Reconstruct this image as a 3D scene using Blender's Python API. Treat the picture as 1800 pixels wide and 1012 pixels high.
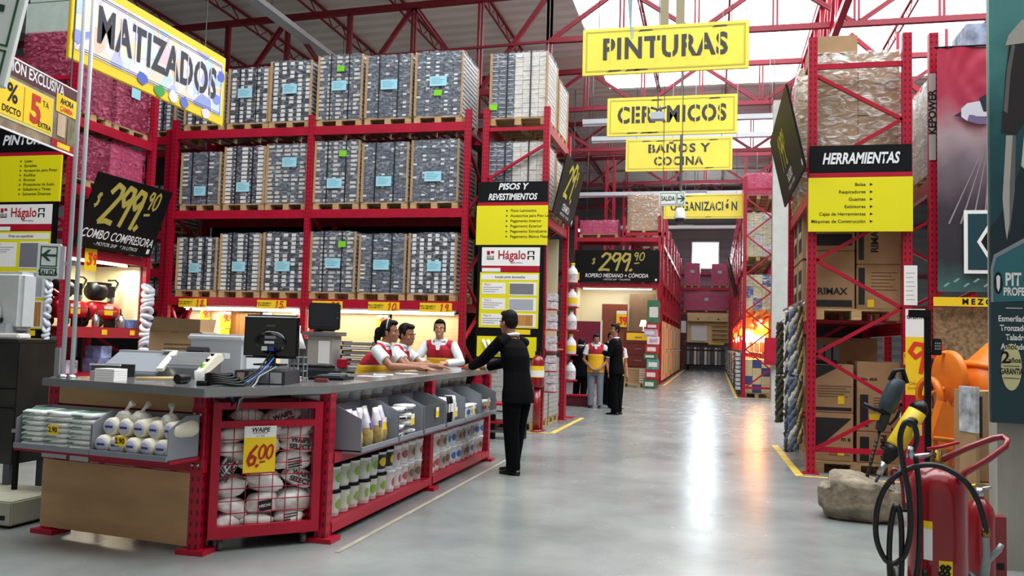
import bpy, bmesh, math, random
from mathutils import Vector, Matrix, Euler
for _o in list(bpy.data.objects): bpy.data.objects.remove(_o)
SC = bpy.context.scene
COL = SC.collection
PI = math.pi
RND = random.Random(7)

# ------------------------------------------------------------------ camera
cd = bpy.data.cameras.new('camera'); cam = bpy.data.objects.new('camera', cd); COL.objects.link(cam)
_yaw, _pit, _rol = .2343, .0621, .028
_f = Vector((-math.sin(_yaw)*math.cos(_pit), math.cos(_yaw)*math.cos(_pit), math.sin(_pit)))
_r0 = Vector((math.cos(_yaw), math.sin(_yaw), 0)); _u0 = _r0.cross(_f)
_r = _r0*math.cos(_rol) + _u0*math.sin(_rol); _u = -_r0*math.sin(_rol) + _u0*math.cos(_rol)
cam.matrix_world = Matrix(((_r.x, _u.x, -_f.x, 0), (_r.y, _u.y, -_f.y, 0), (_r.z, _u.z, -_f.z, 1.42), (0, 0, 0, 1)))
cd.sensor_width = 36; cd.lens = 36*1499/1800; cd.clip_end = 300; cd.clip_start = .05
SC.camera = cam

# ------------------------------------------------------------------ world, exposure
w = bpy.data.worlds.new('world'); SC.world = w; w.use_nodes = True
w.node_tree.nodes['Background'].inputs[0].default_value = (.75, .87, 1, 1)
w.node_tree.nodes['Background'].inputs[1].default_value = .5
SC.view_settings.view_transform = 'Standard'; SC.view_settings.look = 'None'
SC.view_settings.gamma = 1; SC.view_settings.use_curve_mapping = False
SC.view_settings.exposure = 0.45
SKY = 3.2          # radiance of the skylights
TUBE = 9.0         # radiance of fluorescent tubes

def area(name, loc, sx, sy, power, color=(1, 1, 1), rot=(0, 0, 0)):
    l = bpy.data.lights.new(name, 'AREA'); l.shape = 'RECTANGLE'; l.size = sx; l.size_y = sy; l.energy = power; l.color = color
    o = bpy.data.objects.new(name, l); o.location = loc; o.rotation_euler = rot; COL.objects.link(o); return o

# daylight of the roof skylights, plus added fill where the roof is closed
area('skylight_and_fill', (4.5, 17, 11.2), 15, 30, 700, (.94, .97, 1))
area('skylight_and_fill', (-2.5, 6, 11.1), 15, 5, 480, (.97, .98, 1))
area('skylight_and_fill', (1.0, -2, 11.2), 14, 8, 290, (.96, .98, 1))  # unseen fill added for the foreground; no skylight above it
area('skylight_and_fill', (-12, 8, 10.6), 3, 26, 60, (.96, .98, 1))  # dim fill added over the left side, under closed roof
area('window_daylight', (-.6, 54.5, 6.8), 1.5, 1.5, 90, (.9, .97, 1), (-PI/2, 0, 0))
area('skylight_and_fill', (0, 43, 11.2), 10, 12, 120, (.96, .98, 1))

# ------------------------------------------------------------------ materials
def s2l(c):
    return tuple(((x/12.92) if x <= .04045 else ((x+.055)/1.055)**2.4) for x in c)
def rgb(h):
    h = h.lstrip('#'); return s2l(tuple(int(h[i:i+2], 16)/255 for i in (0, 2, 4)))
MATS = {}
def mat(name, hexc, rough=.5, metal=0, var=.0, scale=8, bump=0, bscale=40, emit=0, spec=.5, coat=0, stretch=None, alpha=1):
    if name in MATS: return MATS[name]
    m = bpy.data.materials.new(name); m.use_nodes = True; nt = m.node_tree; p = nt.nodes['Principled BSDF']
    c = rgb(hexc); p.inputs['Base Color'].default_value = (*c, 1)
    p.inputs['Roughness'].default_value = rough; p.inputs['Metallic'].default_value = metal
    p.inputs['Specular IOR Level'].default_value = spec; p.inputs['Coat Weight'].default_value = coat
    if alpha < 1: p.inputs['Alpha'].default_value = alpha
    if emit:
        p.inputs['Emission Color'].default_value = (*c, 1); p.inputs['Emission Strength'].default_value = emit
    tc = None
    if var or bump:
        tc = nt.nodes.new('ShaderNodeTexCoord'); mp = nt.nodes.new('ShaderNodeMapping'); nt.links.new(tc.outputs['Object'], mp.inputs[0])
        if stretch: mp.inputs['Scale'].default_value = stretch
    if var:
        n = nt.nodes.new('ShaderNodeTexNoise'); n.inputs['Scale'].default_value = scale; n.inputs['Detail'].default_value = 6
        nt.links.new(mp.outputs[0], n.inputs['Vector'])
        r = nt.nodes.new('ShaderNodeValToRGB'); r.color_ramp.elements[0].position = .3; r.color_ramp.elements[1].position = .7
        r.color_ramp.elements[0].color = (*[max(0, x*(1-var)) for x in c], 1); r.color_ramp.elements[1].color = (*[min(1, x*(1+var)) for x in c], 1)
        nt.links.new(n.outputs['Fac'], r.inputs[0]); nt.links.new(r.outputs[0], p.inputs['Base Color'])
    if bump:
        n2 = nt.nodes.new('ShaderNodeTexNoise'); n2.inputs['Scale'].default_value = bscale; n2.inputs['Detail'].default_value = 4
        nt.links.new(mp.outputs[0], n2.inputs['Vector'])
        b = nt.nodes.new('ShaderNodeBump'); b.inputs['Strength'].default_value = bump; b.inputs['Distance'].default_value = .02
        nt.links.new(n2.outputs['Fac'], b.inputs['Height']); nt.links.new(b.outputs[0], p.inputs['Normal'])
    MATS[name] = m; return m

def film(name, hexc, opacity, rough=.25, bscale=9):
    """wrinkled stretch film: mostly see-through, glossy"""
    if name in MATS: return MATS[name]
    m = bpy.data.materials.new(name); m.use_nodes = True; nt = m.node_tree; p = nt.nodes['Principled BSDF']
    p.inputs['Base Color'].default_value = (*rgb(hexc), 1); p.inputs['Roughness'].default_value = rough
    p.inputs['Specular IOR Level'].default_value = .9
    tc = nt.nodes.new('ShaderNodeTexCoord'); mp = nt.nodes.new('ShaderNodeMapping'); mp.inputs['Scale'].default_value = (1, 1, 2.2)
    nt.links.new(tc.outputs['Object'], mp.inputs[0])
    n = nt.nodes.new('ShaderNodeTexNoise'); n.inputs['Scale'].default_value = bscale; n.inputs['Detail'].default_value = 5; n.inputs['Distortion'].default_value = 1.5
    nt.links.new(mp.outputs[0], n.inputs['Vector'])
    b = nt.nodes.new('ShaderNodeBump'); b.inputs['Strength'].default_value = 1; b.inputs['Distance'].default_value = .05
    nt.links.new(n.outputs['Fac'], b.inputs['Height']); nt.links.new(b.outputs[0], p.inputs['Normal'])
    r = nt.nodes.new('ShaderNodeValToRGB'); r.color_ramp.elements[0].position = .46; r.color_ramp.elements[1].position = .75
    r.color_ramp.elements[0].color = (opacity*.25,)*3+(1,); r.color_ramp.elements[1].color = (min(1, opacity*3.2),)*3+(1,)  # sparse whitish patches painted in as glare streaks
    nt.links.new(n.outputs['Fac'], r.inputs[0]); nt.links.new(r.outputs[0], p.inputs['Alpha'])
    MATS[name] = m; return m

RED = mat('red_rack_steel', '#a80d2c', .38, 0, .12, 3, spec=.4)
REDD = mat('dark_red_roof_steel', '#86182a', .5, 0, .12, 2)
BLK = mat('black_plastic', '#0a0a0c', .42, spec=.35)
MBLK = mat('matte_black', '#0c0c0d', .75, spec=.2)
GRY = mat('grey_plastic', '#8b8e93', .45)
DGRY = mat('dark_grey_plastic', '#4a4d52', .5)
WHT = mat('white_plastic', '#e6e7e8', .4)
PAP = mat('white_paper', '#eceae6', .75)
YEL = mat('yellow_board', '#e3d800', .5)
YEL2 = mat('yellow_price_card', '#f4cb16', .6)
ORG = mat('orange_red_ink', '#d8380f', .6)
SGNY = mat('yellow_sign_board', '#f2dc4c', .45, var=.05, scale=2)
INK = mat('black_ink', '#101014', .6, spec=.25)
GINK = mat('washed_black_ink', '#3c3b35', .6)
CRD = mat('cardboard', '#a4835e', .8, var=.1, scale=5)
WOOD = mat('pallet_wood', '#b99a6c', .8, var=.25, scale=6, stretch=(1, 1, 5))
CHR = mat('brushed_steel', '#b9bcc0', .28, 1, .1, 3)
STEEL = mat('stainless_worktop', '#a9aaa8', .2, .75, .12, 2.5, bump=.04, bscale=6)
BLUS = mat('pale_blue_label', '#9fd7e6', .7)
GRNS = mat('bright_green_label', '#7ccc1e', .7)
TUBEM = mat('lit_fluorescent_tube', '#f4fbff', .4, emit=TUBE)
WTUB = mat('warm_lit_tube', '#fff6df', .4, emit=TUBE*.6)

# rack upright steel with rows of punched slots
def slotted():
    m = mat('slotted_red_upright', '#a80d2c', .38, spec=.4); nt = m.node_tree; p = nt.nodes['Principled BSDF']
    uv = nt.nodes.new('ShaderNodeUVMap'); sx = nt.nodes.new('ShaderNodeSeparateXYZ'); nt.links.new(uv.outputs[0], sx.inputs[0])
    def mth(op, a, b=None, c=None):
        n = nt.nodes.new('ShaderNodeMath'); n.operation = op
        for i, v in enumerate((a, b, c)):
            if v is None: continue
            if isinstance(v, (int, float)): n.inputs[i].default_value = v
            else: nt.links.new(v, n.inputs[i])
        return n.outputs[0]
    fv = mth('FRACT', mth('MULTIPLY', sx.outputs[1], 14))
    a = mth('COMPARE', fv, .5, .22)
    fu = mth('ABSOLUTE', mth('SUBTRACT', sx.outputs[0], .5))
    b = mth('COMPARE', fu, .25, .075)
    k = mth('MULTIPLY', a, b)
    mx = nt.nodes.new('ShaderNodeMix'); mx.data_type = 'RGBA'; mx.inputs[6].default_value = (*rgb('#a80d2c'), 1); mx.inputs[7].default_value = (*rgb('#4a0512'), 1)
    nt.links.new(k, mx.inputs[0]); nt.links.new(mx.outputs[2], p.inputs['Base Color'])
    return m
SLOT = slotted()

# ------------------------------------------------------------------ mesh builder
class MB:
    def __init__(s): s.v = []; s.f = []; s.uv = []; s.mi = []; s.sm = []
    def face(s, pts, uv=None, mi=0, smooth=False):
        n = len(s.v); s.v += [tuple(p) for p in pts]; s.f.append(tuple(range(n, n+len(pts))))
        s.uv.append(uv or [(0, 0)]*len(pts)); s.mi.append(mi); s.sm.append(smooth)
    def grid(s, rows, closed=True, cap0=False, cap1=False, mi=0, smooth=True):
        """rows: list of rings (equal length)"""
        n0 = len(s.v); m = len(rows[0])
        for r in rows: s.v += [tuple(p) for p in r]
        for i in range(len(rows)-1):
            for j in range(m if closed else m-1):
                k = (j+1) % m
                s.f.append((n0+i*m+j, n0+i*m+k, n0+(i+1)*m+k, n0+(i+1)*m+j)); s.mi.append(mi); s.sm.append(smooth)
                s.uv.append([(j/m, i), ((j+1)/m, i), ((j+1)/m, i+1), (j/m, i+1)])
        for flag, i, rev in ((cap0, 0, True), (cap1, len(rows)-1, False)):
            if flag:
                idx = [n0+i*m+j for j in range(m)]
                if rev: idx.reverse()
                s.f.append(tuple(idx)); s.mi.append(mi); s.sm.append(False); s.uv.append([(0, 0)]*m)
        return s
    def box(s, x0, x1, y0, y1, z0, z1, mi=0, M=None):
        P = [Vector((x, y, z)) for x in (x0, x1) for y in (y0, y1) for z in (z0, z1)]
        if M is not None: P = [M @ p for p in P]
        z = (z0, z1)
        hz = z1-z0
        for idx, w_, h_ in (((0, 4, 5, 1), 'u', 'z'), ((6, 2, 3, 7), 'u', 'z'), ((2, 0, 1, 3), 'u', 'z'), ((4, 6, 7, 5), 'u', 'z')):
            s.face([P[i] for i in idx], [(0, z0), (1, z0), (1, z1), (0, z1)], mi)
        s.face([P[i] for i in (2, 6, 4, 0)], None, mi); s.face([P[i] for i in (1, 5, 7, 3)], None, mi)
        return s
    def cbox(s, c, sz, rz=0, mi=0, R=None):
        M = Matrix.Translation(c) @ (R.to_4x4() if R is not None else Matrix.Rotation(rz, 4, 'Z'))
        return s.box(-sz[0]/2, sz[0]/2, -sz[1]/2, sz[1]/2, -sz[2]/2, sz[2]/2, mi, M)
    def bar(s, p, q, w=.05, h=None, up=(0, 0, 1), mi=0):
        """rectangular bar from p to q; w across, h along 'up'"""
        h = h or w; p = Vector(p); q = Vector(q); d = q-p; L = d.length
        if L < 1e-6: return s
        d /= L; upv = Vector(up)
        if abs(d.dot(upv)) > .98: upv = Vector((0, 1, 0)) if abs(d.y) < .9 else Vector((1, 0, 0))
        x = d.cross(upv).normalized(); y = x.cross(d).normalized()
        M = Matrix(((x.x, y.x, d.x, p.x), (x.y, y.y, d.y, p.y), (x.z, y.z, d.z, p.z), (0, 0, 0, 1)))
        return s.box(-w/2, w/2, -h/2, h/2, 0, L, mi, M)
    def tube(s, pts, r, n=10, mi=0, caps=True, closed=False):
        P = [Vector(p) for p in pts]; rows = []; up = None; N = len(P)
        for i, p in enumerate(P):
            if closed: t = (P[(i+1) % N]-P[i-1])
            else: t = (P[min(i+1, N-1)]-P[max(i-1, 0)])
            t = t.normalized() if t.length > 1e-9 else Vector((0, 0, 1))
            if up is None:
                up = Vector((0, 0, 1)) if abs(t.z) < .9 else Vector((1, 0, 0))
            x = (up - t*up.dot(t))
            x = x.normalized() if x.length > 1e-6 else t.orthogonal().normalized()
            up = x; y = t.cross(x); rr = r[i] if isinstance(r, (list, tuple)) else r
            rows.append([p+(x*math.cos(a)+y*math.sin(a))*rr for a in (2*PI*k/n for k in range(n))])
        if closed: rows.append(rows[0])
        return s.grid(rows, True, caps and not closed, caps and not closed, mi)
    def lathe(s, prof, c=(0, 0, 0), n=20, axis='Z', mi=0, M=None, smooth=True, cap=True):
        rows = []
        for r, z in prof:
            ring = []
            for k in range(n):
                a = 2*PI*k/n
                v = Vector((r*math.cos(a), r*math.sin(a), z))
                if axis == 'X': v = Vector((v.z, v.x, v.y))
                if axis == 'Y': v = Vector((v.y, v.z, v.x))
                v = (M @ v) if M is not None else v
                ring.append(v+Vector(c))
            rows.append(ring)
        return s.grid(rows, True, cap, cap, mi, smooth)
    def cyl(s, p, q, r, n=16, mi=0):
        return s.tube([p, q], r, n, mi)
    def prism(s, poly, z0, z1, mi=0, M=None):
        """poly: CCW list of (x,y)"""
        a = [Vector((x, y, z0)) for x, y in poly]; b = [Vector((x, y, z1)) for x, y in poly]
        if M is not None: a = [M @ p for p in a]; b = [M @ p for p in b]
        n = len(poly); s.face(list(reversed(a)), None, mi); s.face(b, None, mi)
        for i in range(n):
            j = (i+1) % n; s.face([a[i], a[j], b[j], b[i]], [(0, z0), (1, z0), (1, z1), (0, z1)], mi)
        return s
    def ell(s, c, r, n=14, m=9, R=None, mi=0):
        rows = []
        for i in range(m+1):
            t = PI*i/m; t = min(max(t, .02), PI-.02)
            ring = []
            for k in range(n):
                a = 2*PI*k/n; v = Vector((r[0]*math.sin(t)*math.cos(a), r[1]*math.sin(t)*math.sin(a), -r[2]*math.cos(t)))
                if R is not None: v = R @ v
                ring.append(v+Vector(c))
            rows.append(ring)
        return s.grid(rows, True, True, True, mi)
    def build(s, name, m, parent=None, loc=(0, 0, 0), rz=0):
        me = bpy.data.meshes.new(name); me.from_pydata(s.v, [], s.f)
        ul = me.uv_layers.new(name='UVMap'); flat = []
        for u in s.uv:
            for c in u: flat += c
        ul.data.foreach_set('uv', flat)
        me.polygons.foreach_set('material_index', s.mi); me.polygons.foreach_set('use_smooth', s.sm)
        for x in (m if isinstance(m, (list, tuple)) else [m]): me.materials.append(x)
        me.update(); me.validate()
        o = bpy.data.objects.new(name, me); COL.objects.link(o); o.location = loc; o.rotation_euler = (0, 0, rz)
        if parent is not None: o.parent = parent
        return o

def tag(o, label=None, cat=None, group=None, kind=None):
    if label: o['label'] = label
    if cat: o['category'] = cat
    if group: o['group'] = group
    if kind: o['kind'] = kind
    return o
def thing(name, label, cat, loc=(0, 0, 0), rz=0, group=None):
    o = bpy.data.objects.new(name, None); COL.objects.link(o); o.location = loc; o.rotation_euler = (0, 0, rz); o.empty_display_size = .1
    return tag(o, label, cat, group)
def struct(o): o['kind'] = 'structure'; return o
KIDS = {}
def dup(root, loc=None, rz=None, label=None, group=None):
    def cp(o, par):
        c = o.copy(); COL.objects.link(c); c.parent = par
        for ch in o.children: cp(ch, c)
        return c
    r = cp(root, None)
    if loc is not None: r.location = loc
    if rz is not None: r.rotation_euler = (0, 0, rz)
    if label: r['label'] = label
    if group: r['group'] = group
    return r
def bevel(o, wd=.01, seg=2, ang=.6):
    me = o.data; b = bmesh.new(); b.from_mesh(me); bmesh.ops.remove_doubles(b, verts=b.verts, dist=1e-5)
    es = [e for e in b.edges if len(e.link_faces) == 2 and e.calc_face_angle(0) > ang]
    bmesh.ops.bevel(b, geom=es, offset=wd, segments=seg, affect='EDGES', clamp_overlap=True); b.to_mesh(me); b.free(); return o

# ------------------------------------------------------------------ lettering
def text(name, s, size, m, parent, loc, rot=(PI/2, 0, 0), align='CENTER', bold=.0, shear=0, sx=1.0, depth=.0, spacing=1.0, line=1.0):
    cu = bpy.data.curves.new(name, 'FONT'); cu.body = s; cu.size = size; cu.align_x = align; cu.align_y = 'CENTER'
    cu.offset = bold*size; cu.shear = shear; cu.space_character = spacing; cu.space_line = line; cu.extrude = depth; cu.resolution_u = 3
    t = bpy.data.objects.new(name, cu); COL.objects.link(t)
    dg = bpy.context.evaluated_depsgraph_get(); me = bpy.data.meshes.new_from_object(t.evaluated_get(dg))
    COL.objects.unlink(t); bpy.data.objects.remove(t); bpy.data.curves.remove(cu)
    me.materials.clear(); me.materials.append(m)
    for v in me.vertices: v.co.x *= sx
    o = bpy.data.objects.new(name, me); COL.objects.link(o); o.location = loc; o.rotation_euler = rot
    if parent is not None: o.parent = parent
    return o
GL = {  # brush-written glyphs: strokes on a unit cell (width .6, height 1)
 '0': [[(.3, 1), (.08, .8), (.02, .45), (.1, .1), (.28, 0), (.48, .15), (.56, .5), (.5, .85), (.3, 1)]],
 '1': [[(.12, .8), (.32, 1), (.3, 0)]],
 '2': [[(.05, .78), (.22, .98), (.48, .92), (.5, .7), (.3, .4), (.02, .03), (.3, .07), (.58, .04)]],
 '3': [[(.08, .95), (.5, .97), (.25, .6), (.5, .45), (.48, .12), (.2, 0), (.03, .15)]],
 '4': [[(.4, 0), (.42, 1), (.02, .32), (.58, .34)]],
 '5': [[(.52, .98), (.12, .96), (.1, .58), (.4, .58), (.52, .3), (.36, .02), (.04, .08)]],
 '6': [[(.46, 1), (.14, .62), (.04, .25), (.2, 0), (.46, .08), (.5, .36), (.3, .48), (.06, .28)]],
 '8': [[(.48, .85), (.25, 1), (.08, .8), (.3, .55), (.52, .25), (.3, 0), (.06, .2), (.3, .52), (.48, .85)]],
 '9': [[(.48, .7), (.24, .5), (.06, .7), (.2, .96), (.46, .92), (.5, .6), (.42, 0)]],
 '.': [[(.08, 0), (.16, .08)]],
 '-': [[(.0, .1), (.5, .16)]],
 '$': [[(.5, .85), (.2, .95), (.1, .7), (.45, .45), (.4, .15), (.05, .15)], [(.25, 0), (.38, 1)]],
}
def brush(name, seq, m, parent, origin, ux, uz, height, wd=.12, nrm=None, sl=.18, kx=1.0):
    """seq: list of (char, x, y, scale) in units of height; drawn with a flat brush in the plane ux,uz, as thin raised strokes"""
    b = MB(); ux = Vector(ux).normalized(); uz = Vector(uz).normalized(); n = ux.cross(uz)*-1 if nrm is None else Vector(nrm)
    o0 = Vector(origin)
    for ch, x, y, sc in seq:
        for st in GL[ch]:
            P = [((x+(px+py*sl)*sc)*height*kx, (y+py*sc)*height) for px, py in st]
            for i in range(len(P)-1):
                a, c = Vector(P[i]), Vector(P[i+1]); d = (c-a)
                if d.length < 1e-6: continue
                d.normalize(); q = Vector((-d.y, d.x))*wd*height*sc*.5; e = d*wd*height*sc*.25
                pts = [a-e+q, a-e-q, c+e-q, c+e+q]
                b.face([o0+ux*t.x+uz*t.y+n*(.0006*(i % 3)) for t in pts])
    return b.build(name, m, parent)
# ------------------------------------------------------------------ the building
def floor_mat():
    m = bpy.data.materials.new('polished_concrete'); m.use_nodes = True; nt = m.node_tree; p = nt.nodes['Principled BSDF']
    tc = nt.nodes.new('ShaderNodeTexCoord')
    n = nt.nodes.new('ShaderNodeTexNoise'); n.inputs['Scale'].default_value = .7; n.inputs['Detail'].default_value = 8; n.inputs['Roughness'].default_value = .62
    nt.links.new(tc.outputs['Object'], n.inputs['Vector'])
    r = nt.nodes.new('ShaderNodeValToRGB'); r.color_ramp.elements[0].position = .3; r.color_ramp.elements[1].position = .72
    r.color_ramp.elements[0].color = (*rgb('#6a6f6e'), 1); r.color_ramp.elements[1].color = (*rgb('#969a97'), 1)
    nt.links.new(n.outputs['Fac'], r.inputs[0]); nt.links.new(r.outputs[0], p.inputs['Base Color'])
    n2 = nt.nodes.new('ShaderNodeTexNoise'); n2.inputs['Scale'].default_value = 2.3; n2.inputs['Detail'].default_value = 5
    nt.links.new(tc.outputs['Object'], n2.inputs['Vector'])
    r2 = nt.nodes.new('ShaderNodeMapRange'); r2.inputs[3].default_value = .16; r2.inputs[4].default_value = .34
    nt.links.new(n2.outputs['Fac'], r2.inputs[0]); nt.links.new(r2.outputs[0], p.inputs['Roughness'])
    p.inputs['Specular IOR Level'].default_value = .55
    return m
struct(MB().box(-22, 18, -8, 56, -.2, 0).build('floor', floor_mat()))

def corr(name, hexc, freq, rough=.5, axis=0, var=.08):
    m = mat(name, hexc, rough, 0, var, .6); nt = m.node_tree; p = nt.nodes['Principled BSDF']
    tc = nt.nodes.new('ShaderNodeTexCoord'); sx = nt.nodes.new('ShaderNodeSeparateXYZ'); nt.links.new(tc.outputs['Object'], sx.inputs[0])
    mm = nt.nodes.new('ShaderNodeMath'); mm.operation = 'MULTIPLY'; mm.inputs[1].default_value = freq; nt.links.new(sx.outputs[axis], mm.inputs[0])
    fr = nt.nodes.new('ShaderNodeMath'); fr.operation = 'PINGPONG'; fr.inputs[1].default_value = 1; nt.links.new(mm.outputs[0], fr.inputs[0])
    b = nt.nodes.new('ShaderNodeBump'); b.inputs['Strength'].default_value = .8; b.inputs['Distance'].default_value = .08
    nt.links.new(fr.outputs[0], b.inputs['Height']); nt.links.new(b.outputs[0], p.inputs['Normal']); return m
CEIL = corr('pale_corrugated_roof_sheet', '#eae7e0', 3.2, .5, 1)
WALM = corr('grey_corrugated_wall_sheet', '#7d8183', 4, .55, 2)
SKYM = mat('translucent_daylit_roof_sheet', '#f4fbff', .5, emit=SKY)
def rz_(x): return 11.15+.03*(x+16) if x < -4.2 else 11.15+.03*11.8
c = MB()
def slab(x0, x1, y0, y1):
    a, b = rz_(x0), rz_(x1)
    c.face([(x0, y0, a), (x0, y1, a), (x1, y1, b), (x1, y0, b)])
    c.face([(x0, y0, a+.15), (x1, y0, b+.15), (x1, y1, b+.15), (x0, y1, a+.15)])
for y0, y1 in ((-8, 3.5), (8.5, 56)): slab(-22, -4.2, y0, y1)
slab(-22, -10, 3.5, 8.5)
slab(-4.2, 13, -8, 3.5); slab(-4.2, 13, 33.5, 38.5); slab(-4.2, -3, 38.5, 45); slab(5, 13, 38.5, 45); slab(-4.2, 13, 45, 56); slab(13, 18, -8, 56)
struct(c.build('ceiling', CEIL))
for k, (x0, x1, y0, y1) in enumerate(((-4.2, 13, 3.5, 33.5), (-10, -4.2, 3.5, 8.5), (-3, 5, 38.5, 45))):
    a, b = rz_(x0), rz_(x1)
    struct(MB().face([(x0, y0, a), (x0, y1, a), (x1, y1, b), (x1, y0, b)]) or 0) if False else None
    q = MB(); q.face([(x0, y0, a+.1), (x0, y1, a+.1), (x1, y1, b+.1), (x1, y0, b+.1)])
    struct(q.build('window_%d' % (k+1), SKYM))
struct(MB().box(-22, 18, 55, 55.2, 0, 12).build('wall_back', WALM))
struct(MB().box(-22.2, -22, -8, 56, 0, 12).build('wall_left', WALM))
struct(MB().box(18, 18.2, -8, 56, 0, 12).build('wall_right', WALM))
struct(MB().box(-22, 18, -8.2, -8, 0, 12).build('wall_front', mat('pale_wall', '#b7b5b0', .7)))
# window high in the back wall
WIN = MB(); WIN.box(-1.42, .16, 54.86, 54.9, 6.35, 7.95)
wo = struct(WIN.build('window_4', mat('bright_window_pane', '#eefaff', .3, emit=9)))
fr = MB(); fr.box(-1.5, -1.42, 54.84, 55, 6.27, 8.03); fr.box(.16, .24, 54.84, 55, 6.27, 8.03); fr.box(-1.42, .16, 54.84, 55, 6.27, 6.35); fr.box(-1.42, .16, 54.84, 55, 7.95, 8.03)
struct(fr.build('window_frame', WHT, wo))
for k, z in enumerate((5.9, 8.9)):
    struct(MB().box(-22, 18, 54.7, 55, z, z+.14).build('trim_%d' % (k+1), REDD))

# roof trusses across the hall
def xtruss(y, x0=-22, x1=13, zb=9.2, h=1.35, bay=1.95):
    b = MB(); n = int((x1-x0)/bay); t = .11
    def zt(x): return zb+h+.03*(min(x, -4.2)+16)
    def zl(x): return zb+.03*(min(x, -4.2)+16)
    for x_, e in ((x0, -4.2), (-4.2, x1)):
        b.bar((x_, y, zt(x_)), (e, y, zt(e)), .16, .16); b.bar((x_, y, zl(x_)), (e, y, zl(e)), .14, .14)
    for i in range(n+1):
        x = x0+i*bay; o = .05
        b.bar((x-o, y, zl(x)), (x-o, y, zt(x)), .05, .1, (0, 1, 0)); b.bar((x+o, y, zl(x)), (x+o, y, zt(x)), .05, .1, (0, 1, 0))
        if i < n:
            xa, xb = (x, x+bay) if i % 2 else (x+bay, x)
            for q in (-.05, .05): b.bar((xa+q, y, zt(xa)), (xb+q, y, zl(xb)), .05, .1, (0, 1, 0))
    o = b.build('roof_truss_beam', REDD); return struct(o)
for y in (16, 29, 36, 43, 50): xtruss(y)
xtruss(22.2, -22, -4.3, 7.9, 2.65); xtruss(22.2, -4.45, 13)
b = MB(); b.bar((-22, 22.1, 9.0), (-4.3, 22.1, 9.5), .06); struct(b.build('roof_brace_beam', REDD))
# knee bracing seen below the trusses on the left
for y in (29,):
    b = MB()
    for x in (-18, -14, -10, -6):
        b.bar((x, y, 9.3), (x+1.9, y, 8.1), .1); b.bar((x+3.8, y, 9.3), (x+1.9, y, 8.1), .1)
    b.bar((-18, y, 8.1), (-2, y, 8.1), .11)
    struct(b.build('roof_brace_beam', REDD))
# lattice purlins running along the hall
for x in (-19, -16.5, -14, -11.5, -9, -6.5, -2.2, .3, 2.8, 5.3, 7.8, 10.3):
    b = MB(); z = rz_(x)-.12
    b.bar((x, -6, z), (x, 54.6, z), .07); b.bar((x, -6, z-.34), (x, 54.6, z-.34), .05)
    y = 6.0
    while y < 54:
        b.bar((x, y, z-.34), (x, y+.55, z), .025); b.bar((x, y+.55, z), (x, y+1.1, z-.34), .025); y += 1.1
    struct(b.build('purlin_beam', REDD))
# long lattice girder and its red columns on the right of the aisle
b = MB(); X = 2.75
b.bar((X, 12, 10.8), (X, 54.6, 10.8), .18); b.bar((X, 12, 9.1), (X, 54.6, 9.1), .16)
y = 12
while y < 54:
    b.bar((X, y, 9.1), (X, y, 10.8), .12); b.bar((X, y, 10.8), (X, y+1.5, 9.1), .09); y += 1.5
struct(b.build('girder_beam', RED))
for k, (x, y) in enumerate(((2.75, 29), (2.75, 36), (2.75, 43), (2.75, 50), (-4.4, 36), (-4.4, 43), (-4.4, 50), (9, 29), (9, 22))):
    q = MB()
    for dx, dy in ((-.16, -.16), (.16, -.16), (.16, .16), (-.16, .16)): q.box(x+dx-.045, x+dx+.045, y+dy-.045, y+dy+.045, 0 if k < 7 else 0, 9.2)
    z = .1
    while z < 9:
        q.bar((x-.16, y-.16, z), (x+.16, y-.16, z+.4), .03); q.bar((x+.16, y-.16, z+.4), (x-.16, y-.16, z+.8), .03)
        q.bar((x-.16, y-.16, z), (x-.16, y+.16, z+.4), .03); q.bar((x-.16, y+.16, z+.4), (x-.16, y-.16, z+.8), .03); z += .8
    struct(q.build('column_%d' % (k+1), RED))
# diagonal wind bracing against the skylight on the right
b = MB()
for x0, z0, x1, z1, y in ((3.2, 9.3, 5.4, 7.2, 22.2), (5.4, 7.2, 7.6, 9.3, 22.2), (7.6, 9.3, 9, 7.2, 22.2), (3, 7.2, 12, 7.2, 22.2), (3, 6.4, 12, 6.4, 22.2)):
    b.bar((x0, y, z0), (x1, y, z1), .1)
for x in (4.3, 5.4, 6.5, 7.6): b.bar((x, 22.2, 6.4), (x, 22.2, 9.3), .07)
for x in (3.2, 5.4, 7.6): b.bar((x, 22.2, 6.4), (x+1.1, 22.2, 7.2), .045); b.bar((x+1.1, 22.2, 7.2), (x+2.2, 22.2, 6.4), .045)
struct(b.build('roof_brace_beam', RED))
struct(MB().box(1.5, 1.9, 24, 24.4, 0, 8.2).build('column_20', mat('white_concrete_post', '#b9bab3', .8, var=.08, scale=4)))

# light runs: grey trunking with tubes
def lightrun(name, p, q, label, lit=True, group=None, wd=.22):
    t = thing(name, label, 'ceiling light', p, 0, group); d = Vector(q)-Vector(p)
    MB().bar((0, 0, 0), d, wd, .14).build('trunking', mat('pale_grey_trunking', '#c9ced2', .5), t)
    m = MB(); m.bar((0, 0, -.1), d, .07, .06); m.build('tube', TUBEM if lit else WHT, t)
    n = max(1, int(d.length/4)); hw = mat('hanger_wire', '#777a7c', .4, 1)
    for i in range(n+1):
        a = d*(i/n); h = MB(); h.tube([a, a+Vector((0, 0, rz_(p[0]+a.x)-p[2]-a.z))], .012, 5); h.build('hanger', hw, t)
    return t
lightrun('ceiling_light', (-11.5, 11, 9.9), (-11.5, 24.4, 9.9), 'long grey light trunking running away above the stacked pallets on the left', False, wd=.34)
lightrun('ceiling_light', (-4, 25.5, 8.15), (1.6, 25.5, 8.15), 'grey trunking crossing behind the second yellow hanging sign', False)
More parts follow.
